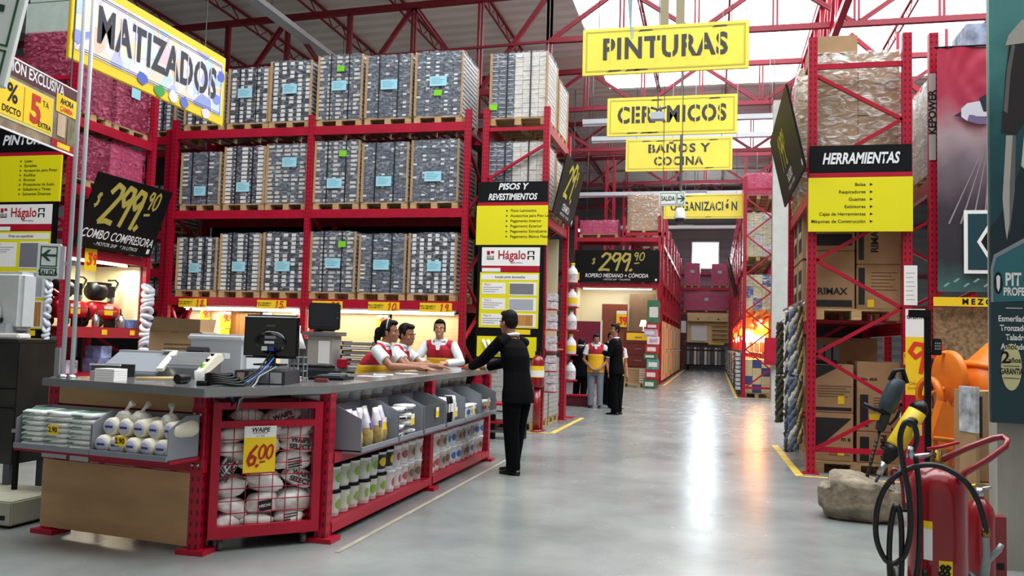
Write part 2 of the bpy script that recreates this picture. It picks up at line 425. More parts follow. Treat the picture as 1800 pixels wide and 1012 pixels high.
lightrun('ceiling_light', (-4, 27.5, 8.1), (1.6, 27.5, 8.1), 'grey trunking just behind the other crossing at the second yellow sign', False)
lightrun('ceiling_light', (-5.5, 33, 7.25), (2, 33, 7.25), 'pale trunking crossing above the far ORGANIZACIÓN sign', False)
lightrun('ceiling_light', (-6, 40, 6.9), (1.8, 40, 6.9), 'far pale trunking under the ORGANIZACIÓN sign and before the window', False)
for k, (x, y, z, lb) in enumerate(((-.75, 30.5, 6.75, 'lit ceiling lamp above the ORGANIZACIÓN sign'), (-.8, 38, 7.15, 'lit ceiling lamp just below the ORGANIZACIÓN sign'), (-5.1, 34.2, 6.0, 'lit ceiling lamp left of the pallet of brown boxes'), (-1.6, 46, 7.7, 'lit ceiling lamp before the back window'))):
    t = thing('hanging_lamp', lb, 'ceiling lamp', (x, y, z))
    MB().box(-.42, .42, -.25, .25, 0, .12).build('housing', GRY, t); MB().box(-.38, .38, -.22, .22, -.03, 0).build('diffuser', TUBEM, t)
    MB().tube([(0, 0, .12), (0, 0, rz_(x)+.12-z)], .012, 5).build('hanger', MATS['hanger_wire'], t)

# yellow lines painted on the floor round the racks
LINE = mat('worn_yellow_floor_paint', '#d9b84a', .55, var=.25, scale=5)
def fline(k, pts, wd=.09):
    b = MB()
    for (x0, y0), (x1, y1) in zip(pts, pts[1:]):
        d = Vector((x1-x0, y1-y0, 0)).normalized(); n = Vector((-d.y, d.x, 0))*wd/2; z = Vector((0, 0, .003))
        a, c_ = Vector((x0, y0, 0)), Vector((x1, y1, 0)); b.face([a-n+z, c_-n+z, c_+n+z, a+n+z])
    struct(b.build('trim_%d' % k, LINE))
fline(11, [(2.2, 10.15), (.95, 10.15), (.88, 13.2)])
fline(12, [(-4.0, 13.2), (-2.45, 13.2), (-2.42, 16.2)])
fline(13, [(-5.2, 29.6), (-1.72, 30.6), (-1.72, 52)])
fline(14, [(1.7, 24.9), (.62, 24.9), (.62, 52)])
LINE = mat('faded_floor_line', '#a39f8a', .5, var=.2, scale=4); fline(15, [(-2.4, 5.3), (-2.4, 10.2)], .04)
# ------------------------------------------------------------------ pallet racks
def rack(name, label, loc, bays, depth, levels, top, axis='X', group=None, bh=.15, up=.1, ph=0):
    """bays: list of bay lengths along axis; frames across the depth. Local frame: bays along +x, depth along +y"""
    t = thing(name, label, 'pallet rack', loc, 0 if axis == 'X' else PI/2, group)
    xs = [0]
    for b in bays: xs.append(xs[-1]+b)
    for x in xs:
        for y in (0, depth):
            m = MB(); m.box(x-up/2, x+up/2, y-up/2+.0, y+up/2, .012, top)
            m.build('upright', SLOT, t)
            MB().box(x-.09, x+.09, y-.09, y+.09, 0, .012).build('foot_plate', RED, t)
        if True:
            m = MB(); z = .28; k = ph
            m.bar((x, .05, .28), (x, depth-.05, .28), .04, .06)
            m.bar((x, .05, top-.35), (x, depth-.05, top-.35), .04, .06)
            while z < top-.8:
                a, b = (0.05, depth-.05) if k % 2 == 0 else (depth-.05, .05)
                m.bar((x, a, z), (x, b, z+.545), .04, .05, (1, 0, 0)); z += .545; k += 1
            m.build('brace', RED, t)
    for li, z in enumerate(levels):
        for i, b in enumerate(bays):
            for y in (-.0, depth):
                m = MB(); x0, x1 = xs[i]+up/2, xs[i+1]-up/2
                yy = y
                m.box(x0, x1, yy-.03, yy+.03, z-bh, z)
                m.build('beam', RED, t)
    return t
def lattice_end(t, pts, wd=.04, hh=.05, name='brace'):
    m = MB()
    for p, q in pts: m.bar(p, q, wd, hh, (0, 1, 0))
    return m.build(name, RED, t)

back_rack = rack('pallet_rack', 'long red pallet rack facing the camera behind the counter, tile pallets on three levels', (-9.6, 13.5, 0), [2.7, 2.85], 1.1, [2.05, 3.6, 5.06], 5.26)
far_left_rack = rack('pallet_rack', 'red rack bay seen as a sliver between the compressor rack and the tile pallets', (-12.5, 13.55, 0), [2.75], 1.0, [1.95, 2.55, 3.25, 4.98], 5.1)

# ------------------------------------------------------------------ wrapped pallets of tile boxes
TB = [mat('dark_tile_box', '#2c313a', .6, var=.2, scale=9), mat('slate_tile_box', '#4d535f', .6, var=.15, scale=9), mat('pale_tile_label', '#e9e7e3', .5, var=.06, scale=20), mat('cream_tile_box', '#d2ccc2', .6, var=.1, scale=9)]
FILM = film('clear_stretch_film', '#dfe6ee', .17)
STRAP = mat('black_strap', '#0c0c0f', .5)
CORN = mat('tan_corner_board', '#b89466', .8)
def pallet_mesh(b, wx, wy, z0=0, blocks=3):
    for i in range(blocks):
        x = -wx/2+.06+(wx-.12)*i/(blocks-1)
        for y in (-wy/2+.07, 0, wy/2-.07): b.box(x-.055, x+.055, y-.07, y+.07, z0+.018, z0+.105)
        b.box(x-.055, x+.055, -wy/2, wy/2, z0, z0+.018)
    n = 5
    for i in range(n):
        y = -wy/2+.06+(wy-.12)*i/(n-1); b.box(-wx/2, wx/2, y-.055, y+.055, z0+.105, z0+.13)
    return b
def tile_stack(wx, wy, rows, rh, cols, style, seed):
    r = random.Random(seed); b = MB(); cw = wx/cols
    for i in range(rows):
        for j in range(cols):
            x0 = -wx/2+j*cw; x1 = x0+cw; dy = r.uniform(-.006, .006); z0 = i*rh; z1 = z0+rh*.94
            m = 0 if style in (0, 2, 4) else 1
            if style == 5: m = 1 if j < cols*.4 else 3
            b.box(x0+.003, x1-.003, -wy/2+dy, wy/2+dy, z0, z1, m)
            y = -wy/2+dy-.0015
            def lab(a, c_, f0=.12, f1=.82, mi=2): b.face([(a, y, z0+rh*f0), (c_, y, z0+rh*f0), (c_, y, z0+rh*f1), (a, y, z0+rh*f1)], None, mi)
            if style == 0: lab(x0+.02, x0+cw*.48)
            elif style == 1: lab(x0+.02, x0+cw*.5, .3, .7) if r.random() < .35 else None
            elif style == 2:
                if j % 2 == 0: lab(x0+.015, x1-.03)
                else: lab(x0+cw*.1, x0+cw*.3, .3, .6)
            elif style == 3:
                if r.random() < .75: lab(x0+.01, x0+cw*r.uniform(.4, .85), .2, .75, 3)
            elif style == 4:
                if (i+j) % 3 != 2 or r.random() < .3: lab(x0+cw*.35, x1-.02)
            elif style == 5: lab(x0+.02, x1-.02, .15, .25, 2)
            b.face([(wx/2+.001, -wy/2+.05, z0+rh*.2), (wx/2+.001, wy/2-.05, z0+rh*.2), (wx/2+.001, wy/2-.05, z0+rh*.7), (wx/2+.001, -wy/2+.05, z0+rh*.7)], None, 3) if j == cols-1 else None
    return b
def tile_pallet(name, style, wx, wy, rows, rh, cols, label, loc, rz=0, group='wrapped pallets of boxed tiles', sheet=None, dot=None, strap=True, seed=1):
    t = thing(name, label, 'pallet load', loc, rz, group)
    pallet_mesh(MB(), wx+.04, wy).build('pallet', WOOD, t)
    h = rows*rh
    tile_stack(wx, wy, rows, rh, cols, style, seed).build('box_stack', TB, t, (0, 0, .132))
    r = random.Random(seed)
    for sx in (-1, 1):
        for sy in (-1, 1):
            e = MB()
            e.box(sx*(wx/2+.004)-.006, sx*(wx/2+.004)+.006, sy*wy/2-.035, sy*wy/2+.035, .132, .132+h)
            e.box(sx*(wx/2)-.02, sx*(wx/2)+.02, sy*(wy/2+.005)-.005, sy*(wy/2+.005)+.005, .132, .132+h)
            e.build('corner_board', CORN, t)
    if strap:
        for fx in (-.2, .22): 
            s = MB(); x = wx*fx; s.box(x-.011, x+.011, -wy/2-.04, -wy/2-.037, .12, .153+h); s.box(x-.011, x+.011, -wy/2-.04, wy/2+.03, .15+h, .153+h)
            s.build('strap', STRAP, t)
    g = .02; fl = MB(); N = 7
    rows_ = []
    for i in range(6):
        z = .11+(h+.03)*i/5; ring = []
        for (ax, ay), (bx_, by) in zip(((-1, -1), (1, -1), (1, 1), (-1, 1)), ((1, -1), (1, 1), (-1, 1), (-1, -1))):
            for k in range(N):
                f = k/N; x = ax+(bx_-ax)*f; y = ay+(by-ay)*f; ww = r.uniform(0, .012) if 0 < k else 0
                ring.append((x*(wx/2+g+ww), y*(wy/2+g+ww), z+r.uniform(-.01, .01)))
        rows_.append(ring)
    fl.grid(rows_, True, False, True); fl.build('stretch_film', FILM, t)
    if sheet:
        x, z, wd = sheet; m = MB(); y = -wy/2-.043
        m.box(x-wd/2, x+wd/2, y-.002, y, z-.085, z+.085)
        m.build('label_sheet', BLUS, t); l = MB()
        for q in range(4): l.box(x-wd*.4, x+wd*(.1+.08*(q*7 % 4)), y-.0035, y-.0025, z+.05-q*.03, z+.056-q*.03)
        l.build('print', mat('label_print', '#5a8794', .7), t)
    if dot:
        x, z = dot; MB().box(x-.07, x+.07, -wy/2-.044, -wy/2-.041, z-.05, z+.05).build('green_label', GRNS, t)
    return t
# (level z, x, style, rows, rh, cols, sheet, dot, words)
BX = [-9.07, -8.2, -7.36, -6.42, -5.52, -4.62]
PL = [
 (2.05, 0, 0, 12, .078, 4, (-.02, .52, .2), None, 'lowest level, first from the left'),
 (2.05, 1, 2, 14, .072, 5, (0, .55, .26), None, 'lowest level, second from the left'),
 (2.05, 2, 4, 14, .073, 5, (0, .56, .28), None, 'lowest level, just left of the middle upright'),
 (2.05, 3, 3, 14, .074, 5, (.02, .62, .28), (.18, .95), 'lowest level, right of middle upright, green sticker'),
 (2.05, 4, 1, 14, .071, 4, (0, .6, .28), None, 'lowest level, second from the right'),
 (2.05, 5, 4, 14, .072, 6, (.05, .58, .24), None, 'lowest level, rightmost'),
 (3.6, 0, 1, 12, .078, 3, (.02, .36, .24), None, 'middle level, first from the left'),
 (3.6, 1, 2, 14, .073, 5, (0, .42, .26), None, 'middle level, second from the left'),
 (3.6, 2, 3, 14, .075, 5, (.06, .85, .28), None, 'middle level, just left of the middle upright'),
 (3.6, 3, 3, 14, .077, 5, (-.02, .46, .28), (.12, .98), 'middle level, right of middle upright, green sticker'),
 (3.6, 4, 1, 14, .073, 5, (0, .48, .28), None, 'middle level, second from the right'),
 (3.6, 5, 1, 14, .075, 5, (-.02, .55, .3), None, 'middle level, rightmost'),
 (5.06, 0, 4, 13, .072, 5, (0, .65, .26), None, 'top level, behind the hanging paint sign'),
 (5.06, 1, 4, 13, .076, 5, (-.05, .66, .28), None, 'top level, just right of the hanging paint sign'),
 (5.06, 2, 4, 14, .077, 5, (0, .7, .28), None, 'top level, just left of the middle upright'),
 (5.06, 3, 3, 15, .076, 5, (0, .72, .28), (.02, 1.02), 'top level, green sticker above its blue sheet'),
 (5.06, 4, 1, 15, .073, 5, (.02, .7, .3), None, 'top level, second from the right'),
 (5.06, 5, 1, 15, .074, 5, (0, .72, .3), (0, .52), 'top level, rightmost, green sticker under blue sheet'),
]
for i, (z, k, st, rw, rh, cl, sh, dt, wds) in enumerate(PL):
    tile_pallet('tile_pallet', st, .78+.04*(k > 2), 1.02, rw, rh, cl, 'wrapped tile pallet on the long rack, '+wds, (BX[k], 14.06, z), RND.uniform(-.02, .02), sheet=sh, dot=dt, strap=(i % 3 != 2), seed=i+3)
for i, (z, rw, wds) in enumerate(((4.98, 13, 'top level of the long rack, half hidden by the paint sign'), (3.25, 10, 'reddish, in the narrow gap beside compressor sign'), (2.55, 5, 'middle, in the narrow gap behind compressor sign'), (1.95, 5, 'lowest, in the narrow gap behind compressor sign'))):
    tile_pallet('tile_pallet', 0 if i == 0 else 3, .78, .9, rw, .07, 4, 'far left tile pallet, '+wds, (-10.1, 14.05, z), 0, seed=30+i)

# ------------------------------------------------------------------ lit board displays under the back rack
PLANK = mat('warm_plank_floor', '#b97f42', .45, var=.35, scale=3, stretch=(6, 1, .5))
PALEW = mat('pale_beech_board', '#dcc08c', .5, var=.08, scale=3, stretch=(1, 1, 8))
CREAM = mat('cream_board', '#e6dcb8', .6)
def board(name, label, x0, x1, z0, z1, y, m, cat='display board', th=.025, seam=0):
    t = thing(name, label, cat, ((x0+x1)/2, y, z0)); w_ = x1-x0
    MB().box(-w_/2, w_/2, 0, th, 0, z1-z0).build('board', m, t)
    if seam:
        s = MB()
        for i in range(1, seam): x = -w_/2+w_*i/seam; s.box(x-.003, x+.003, -.002, 0, 0, z1-z0)
        s.build('seam', mat('plank_seam', '#6b4724', .7), t)
    return t
board('sample_board', 'cream board standing at the left end under the tile rack', -9.5, -8.75, .1, 1.88, 14.05, CREAM)
board('sample_board', 'brown plank flooring board between cream boards under the tile rack', -8.72, -7.95, .1, 1.82, 14.05, PLANK, seam=9)
board('sample_board', 'pale board behind the black monitor under the tile rack', -7.9, -7.0, .1, 1.88, 14.05, CREAM)
board('sample_board', 'pale beech board behind the old screen and the woman', -6.8, -5.55, .1, 1.82, 14.05, PALEW)
board('sample_board', 'pale beech board behind the smiling man', -5.5, -4.15, .1, 1.85, 14.05, PALEW)
for x, wd, lb in ((-8.25, 2.3, 'tube light under the left bay of the tile rack'), (-5.5, 2.5, 'tube light under the right bay of the tile rack')):
    t = thing('tube_light', lb, 'tube light', (x, 13.75, 1.86))
    MB().box(-wd/2, wd/2, -.04, .04, 0, .04).build('housing', WHT, t); MB().cyl((-wd/2+.03, 0, -.02), (wd/2-.03, 0, -.02), .016).build('tube', WTUB, t)
    area('tube_glow', (x, 13.6, 1.84), wd, .06, 15, (1, .97, .9), (math.radians(25), 0, 0))
lattice_end(back_rack, [((.1, 0, .9), (.5, 0, 1.85)), ((.5, 0, .9), (.1, 0, 1.85)), ((2.85, 0, 1.2), (3.05, 0, 1.5)), ((3.05, 0, 1.5), (2.82, 0, 1.85)), ((2.82, 0, 1.0), (3.05, 0, 1.22))])
def card(name, label, loc, wd, ht, parts, rot=0, mat_=YEL2, top=None, tilt=0, group=None, cat='price card'):
    """hanging price card facing -y; parts: list of brush sequences"""
    t = thing(name, label, cat, loc, rot, group)
    MB().box(-wd/2, wd/2, 0, .004, -ht/2, ht/2).build('card', mat_, t)
    if top: MB().box(-wd/2+.005, wd/2-.005, -.002, 0, ht/2-top, ht/2-.005).build('heading_strip', PAP, t)
    for seq, x, z, h, m, wdt in parts: brush('price', seq, m, t, (x, -.004, z), (1, 0, 0), (0, 0, 1), h, wdt, (0, -1, 0))
    if tilt: t.rotation_euler.x = tilt
    return t
# price strips clipped to the lowest beam
for x, num, lb in ((-9.05, '18', 'first from the left'), (-7.5, '15', 'left of the middle upright'), (-6.45, '20', 'right of the middle upright'), (-5.42, '10', 'above the seated staff'), (-4.5, '19', 'last on the right')):
    t = card('price_strip', 'yellow price strip clipped to the lowest tile-rack beam, %s, red %s' % (lb, num), (x, 13.45, 1.94), .56, .15, [([(num[0], 0, 0, 1), (num[1], .75, 0, 1)], .06, -.06, .115, ORG, .2), ([('-', 0, 0, 1)], .22, -.05, .06, ORG, .2)], cat='price strip')
    text('print', 'PISO CERAMICO\nPOR METRO 2', .038, INK, t, (-.14, -.003, 0), bold=.015)
for x, z, w_, lb in ((-9.1, 1.72, .2, 'at the crossed brace under the tile rack'), (-8.68, 1.66, .22, 'on the left edge of the plank board'), (-7.85, 1.66, .2, 'on the black bracket by the plank board'), (-7.25, 1.68, .2, 'above the black monitor'), (-5.63, 1.66, .2, 'hanging behind the woman')):
    t = card('price_card', 'small yellow price card with red scrawl '+lb, (x, 13.93, z), w_, .3, [([('9', 0, 0, 1), ('0', .65, .1, .8)], -.05, -.03, .13, ORG, .24)], top=.06)
    MB().box(-w_/2+.02, w_/2-.02, 0, .003, -.28, -.165).build('lower_tab', YEL2, t)
t = thing('wall_bracket', 'black angled bracket in front of the plank board under the tile rack', 'bracket', (-8.3, 13.86, 0))
m = MB(); m.bar((-.25, 0, 1.83), (.38, 0, 1.83), .035); m.bar((.38, 0, 1.83), (.38, 0, .9), .035); m.bar((.38, 0, .9), (.38, 0, 0), .035); m.build('bar', MBLK, t)

# dark sheets added behind the racks, standing in for deep shade
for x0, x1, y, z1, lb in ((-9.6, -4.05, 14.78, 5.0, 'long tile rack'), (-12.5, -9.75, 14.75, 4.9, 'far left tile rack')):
    t = thing('shade_sheet', 'added dark sheet standing in for shade behind the '+lb, 'panel', ((x0+x1)/2, y, 0)); MB().box(-(x1-x0)/2, (x1-x0)/2, 0, .02, 0, z1).build('sheet', mat('shade_backing', '#1c1b1d', .8), t)
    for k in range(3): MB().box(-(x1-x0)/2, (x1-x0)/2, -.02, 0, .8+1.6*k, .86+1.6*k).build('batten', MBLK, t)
# ------------------------------------------------------------------ generic wrapped or boxed loads
MAROON = mat('maroon_wrapped_boxes', '#7d1733', .45, var=.12, scale=4)
PINK = mat('pink_wrapped_boxes', '#c2486f', .45, var=.12, scale=4)
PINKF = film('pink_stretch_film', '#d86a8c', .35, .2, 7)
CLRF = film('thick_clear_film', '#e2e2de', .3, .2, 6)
PALE = mat('pale_wrapped_boxes', '#c9cac6', .6, var=.1, scale=4)
CRB = mat('cream_blue_boxes', '#cdc69a', .6, var=.1, scale=4)
BLUB = mat('blue_boxes', '#2d4c86', .55, var=.1, scale=4)
TANB = mat('tan_boxes', '#b38e63', .75, var=.08, scale=4)
def load(name, label, loc, sz, m, rows=3, cols=3, fm=None, rz=0, group=None, cat='pallet load', pal=True, m2=None, seed=1, sheet=False):
    t = thing(name, label, cat, loc, rz, group); wx, wy, h = sz; r = random.Random(seed); z0 = .132 if pal else .002
    if pal: pallet_mesh(MB(), wx+.03, wy).build('pallet', WOOD, t)
    b = MB(); dy = 2 if wy > .7 else 1
    for i in range(rows):
        for j in range(cols):
            for k in range(dy):
                x0 = -wx/2+wx*j/cols; y0 = -wy/2+wy*k/dy
                b.box(x0+.004, x0+wx/cols-.004, y0+.004+r.uniform(0, .01), y0+wy/dy-.004, z0+h*i/rows+.002, z0+h*(i+1)/rows-.003, 0 if not m2 or (i+j+k+seed) % 3 else 1)
    b.build('box_stack', [m, m2 or m], t)
    if fm:
        fl = MB(); ring_ = []; N = 5
        for i in range(5):
            z = z0-.02+(h+.04)*i/4; ring = []
            for (ax, ay), (bx_, by) in zip(((-1, -1), (1, -1), (1, 1), (-1, 1)), ((1, -1), (1, 1), (-1, 1), (-1, -1))):
                for k in range(N):
                    f = k/N; q = .016+r.uniform(0, .012); ring.append(((ax+(bx_-ax)*f)*(wx/2+q), (ay+(by-ay)*f)*(wy/2+q), z))
            ring_.append(ring)
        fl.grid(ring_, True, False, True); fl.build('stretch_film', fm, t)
    if sheet: MB().box(-.1, .12, -wy/2-.04, -wy/2-.037, z0+h*.55, z0+h*.55+.17).build('label_sheet', BLUS, t)
    return t

# ---- rack with the air compressors, its face along the left, end towards the camera
comp_rack = rack('pallet_rack', 'red pallet rack at the far left with the air compressors and maroon wrapped pallets', (-9.5, 10.88, 0), [1.85], 1.1, [.72, 1.44, 2.66, 3.62, 4.66], 5.6, 'Y', ph=1)
load('maroon_pallet', 'maroon wrapped pallet on top of the compressor rack, nearer one under grey cartons', (-10.05, 11.35, 4.66), (.95, .82, 1.2), MAROON, 4, 3, PINKF, seed=2)
load('maroon_pallet', 'maroon wrapped pallet with blue label on top of the compressor rack behind the paint sign', (-10.05, 12.27, 4.66), (.82, .95, .95), MAROON, 4, 3, PINKF, rz=PI/2, seed=3, sheet=True)
load('maroon_pallet', 'maroon wrapped stack just above the black compressor price sign', (-10.05, 12.2, 3.62), (.82, .95, .7), PINK, 3, 3, PINKF, rz=PI/2, seed=4)
load('maroon_pallet', 'maroon wrapped stack hidden behind the metal poles on the compressor rack', (-10.05, 11.33, 3.62), (.82, .95, .68), MAROON, 3, 3, PINKF, rz=PI/2, seed=5)
for k, (x, z, s) in enumerate(((-10.1, 6.0, .5), (-10.12, 6.5, .42))):
    t = thing('grey_carton', 'pale grey-green carton stacked at the top left, ' + ('lower of the two' if k == 0 else 'upper of the two'), 'carton', (x, 11.35, z-.005*k))
    bevel(MB().box(-s*.95, s*.9, -.4, .4, 0, .49).build('box', mat('pale_green_grey_carton', '#aebbb4', .7, var=.06), t), .008)
    MB().box(-s*.95-.003, s*.9+.003, -.05, .05, .47, .493).build('tape', mat('carton_tape', '#7f8b84', .4), t)
# lit niche: cream boards, shelf boards
t = thing('niche_panel', 'cream back and far side panel of the lit compressor niche', 'panel', (-10.45, 11.8, 1.46))
MB().box(-.02, .02, -.88, .88, 0, 1.04).build('back_panel', CREAM, t); MB().box(.02, .9, .84, .87, 0, 1.04).build('side_panel', CREAM, t)
for z, lb in ((1.44, 'red shelf deck under the air compressors'), (.72, 'lower shelf deck with small boxes below the compressors')):
    o = MB().box(-10.5, -9.54, 10.95, 12.7, z, z+.014).build('shelf_deck', RED); tag(o, lb, 'shelf')
t = thing('tube_light', 'white tube light at the top of the compressor niche', 'tube light', (-9.72, 11.8, 2.5))
MB().box(-.05, .05, -.75, .75, .03, .16).build('housing', WHT, t); MB().cyl((0, -.72, 0), (0, .72, 0), .018).build('tube', WTUB, t)
area('tube_glow', (-9.75, 11.8, 2.45), .06, 1.5, 22, (1, .95, .72))
# ---- compressors
CRED = mat('glossy_red_tank', '#b8131c', .25, coat=.6)
def compressor(loc, label):
    t = thing('air_compressor', label, 'air compressor', loc, 0, 'air compressors on the lit shelf')
    m = MB(); m.lathe([(.02, -.34), (.1, -.33), (.14, -.29), (.15, -.24), (.15, .24), (.14, .29), (.1, .33), (.02, .34)], (0, 0, .27), 20, 'Y'); m.build('tank', CRED, t)
    m = MB(); m.lathe([(.03, -.27), (.12, -.26), (.15, -.2), (.15, -.02), (.12, .02), (.05, .03)], (0, -.02, .58), 18, 'Y'); m.box(-.12, .12, -.02, .16, .5, .68); m.build('motor_cover', BLK, t)
    MB().box(-.13, .1, -.2, .1, .685, .73).build('fan_shroud', BLK, t)
    m = MB(); m.lathe([(.05, 0), (.06, .03), (.05, .06), (.06, .09), (.05, .12), (.06, .15)], (0, .22, .42), 12); m.cyl((0, .16, .46), (0, .28, .46), .03); m.build('pump_head', CHR, t)
    m = MB(); m.tube([(0, .14, .5), (0, .3, .62), (0, .38, .75), (0, .3, .8), (0, .14, .78)], .016, 8); m.build('handle', BLK, t)
    for y in (-.2,): 
        for x in (-.14, .14):
            w_ = MB(); w_.lathe([(.02, -.02), (.08, -.02), (.085, 0), (.08, .02), (.02, .02)], (x, y, .085), 16, 'X'); w_.build('wheel', BLK, t)
    m = MB(); m.box(-.1, .1, .2, .24, 0, .16); m.build('front_foot', BLK, t)
    MB().box(.148, .153, -.1, .1, .2, .28).build('yellow_label', YEL2, t); MB().box(.14, .153, -.1, .1, .3, .35).build('white_label', PAP, t)
    MB().tube([(.05, .3, .35), (.09, .36, .3), (.09, .38, .12), (.04, .33, .05)], .018, 8).build('hose', BLK, t)
    return t
compressor((-9.82, 11.33, 1.456), 'red air compressor partly hidden by the two metal poles'); compressor((-9.82, 12.08, 1.456), 'red air compressor standing clear in the middle of the lit niche')
for k, (y, lb) in enumerate(((11.7, 'small silver spray can left on the compressor shelf edge'), (12.3, 'small silver spray can right on the compressor shelf edge'))):
    t = thing('spray_can', lb, 'spray can', (-9.6, y, 1.456)); MB().lathe([(.05, 0), (.055, .01), (.055, .15), (.03, .18), (.03, .2)], n=16).build('can', CHR, t); MB().lathe([(.02, .2), (.02, .225)], n=10).build('cap', BLK, t)
for y, lb in ((12.52, 'small blue printed box at the right end of the compressor shelf'), (12.42, 'dark blue box between the spray can and printed box')):
    o = MB().box(-.05, .05, -.05 if y < 12.5 else -.09, .05 if y < 12.5 else .12, 0, .14).build('small_box', mat('blue_photo_box', '#5f7fb4', .5, var=.5, scale=14), loc=(-9.6 if y > 12.5 else -9.72, y+.02, 1.456)); tag(o, lb, 'box')
for k, (y, dz, lb) in enumerate(((11.25, .2, 'blue and red printed box behind the poles on the low shelf'), (11.95, .22, 'red and white printed box on the low shelf'), (12.2, .2, 'blue red printed box right of another on the low shelf'), (12.0, .2, 'pale box topping the printed boxes on the low shelf'))):
    o = bevel(MB().box(-.15, .15, -.13, .12, 0, dz).build('printed_box', mat('printed_box_%d' % (k % 2), '#8a95c0' if k % 2 else '#b9a9b4', .5, var=.6, scale=9), loc=(-9.75, y, .734 if k < 3 else .955)), .004); tag(o, lb, 'box')
for y, lb in ((11.75, 'left'), (12.42, 'right')):
    o = MB().box(0, .004, -.06, .06, 0, .08).build('shelf_tag', YEL2, loc=(-9.465, y, 1.34)); tag(o, 'small yellow price tag on the %s of the compressor shelf beam' % lb, 'price tag')
card_ = thing('price_card', 'yellow price card hanging before the lit tube in the compressor niche', 'price card', (-9.42, 11.3, 2.5), PI/2)
MB().box(-.13, .13, 0, .004, -.18, .18).build('card', YEL2, card_); brush('price', [('3', 0, 0, 1), ('9', .65, .05, .9)], ORG, card_, (-.09, -.004, -.08), (1, 0, 0), (0, 0, 1), .17, .24, (0, -1, 0))
MB().box(-.005, .005, 0, .012, .2, .4).build('hook', CHR, card_)

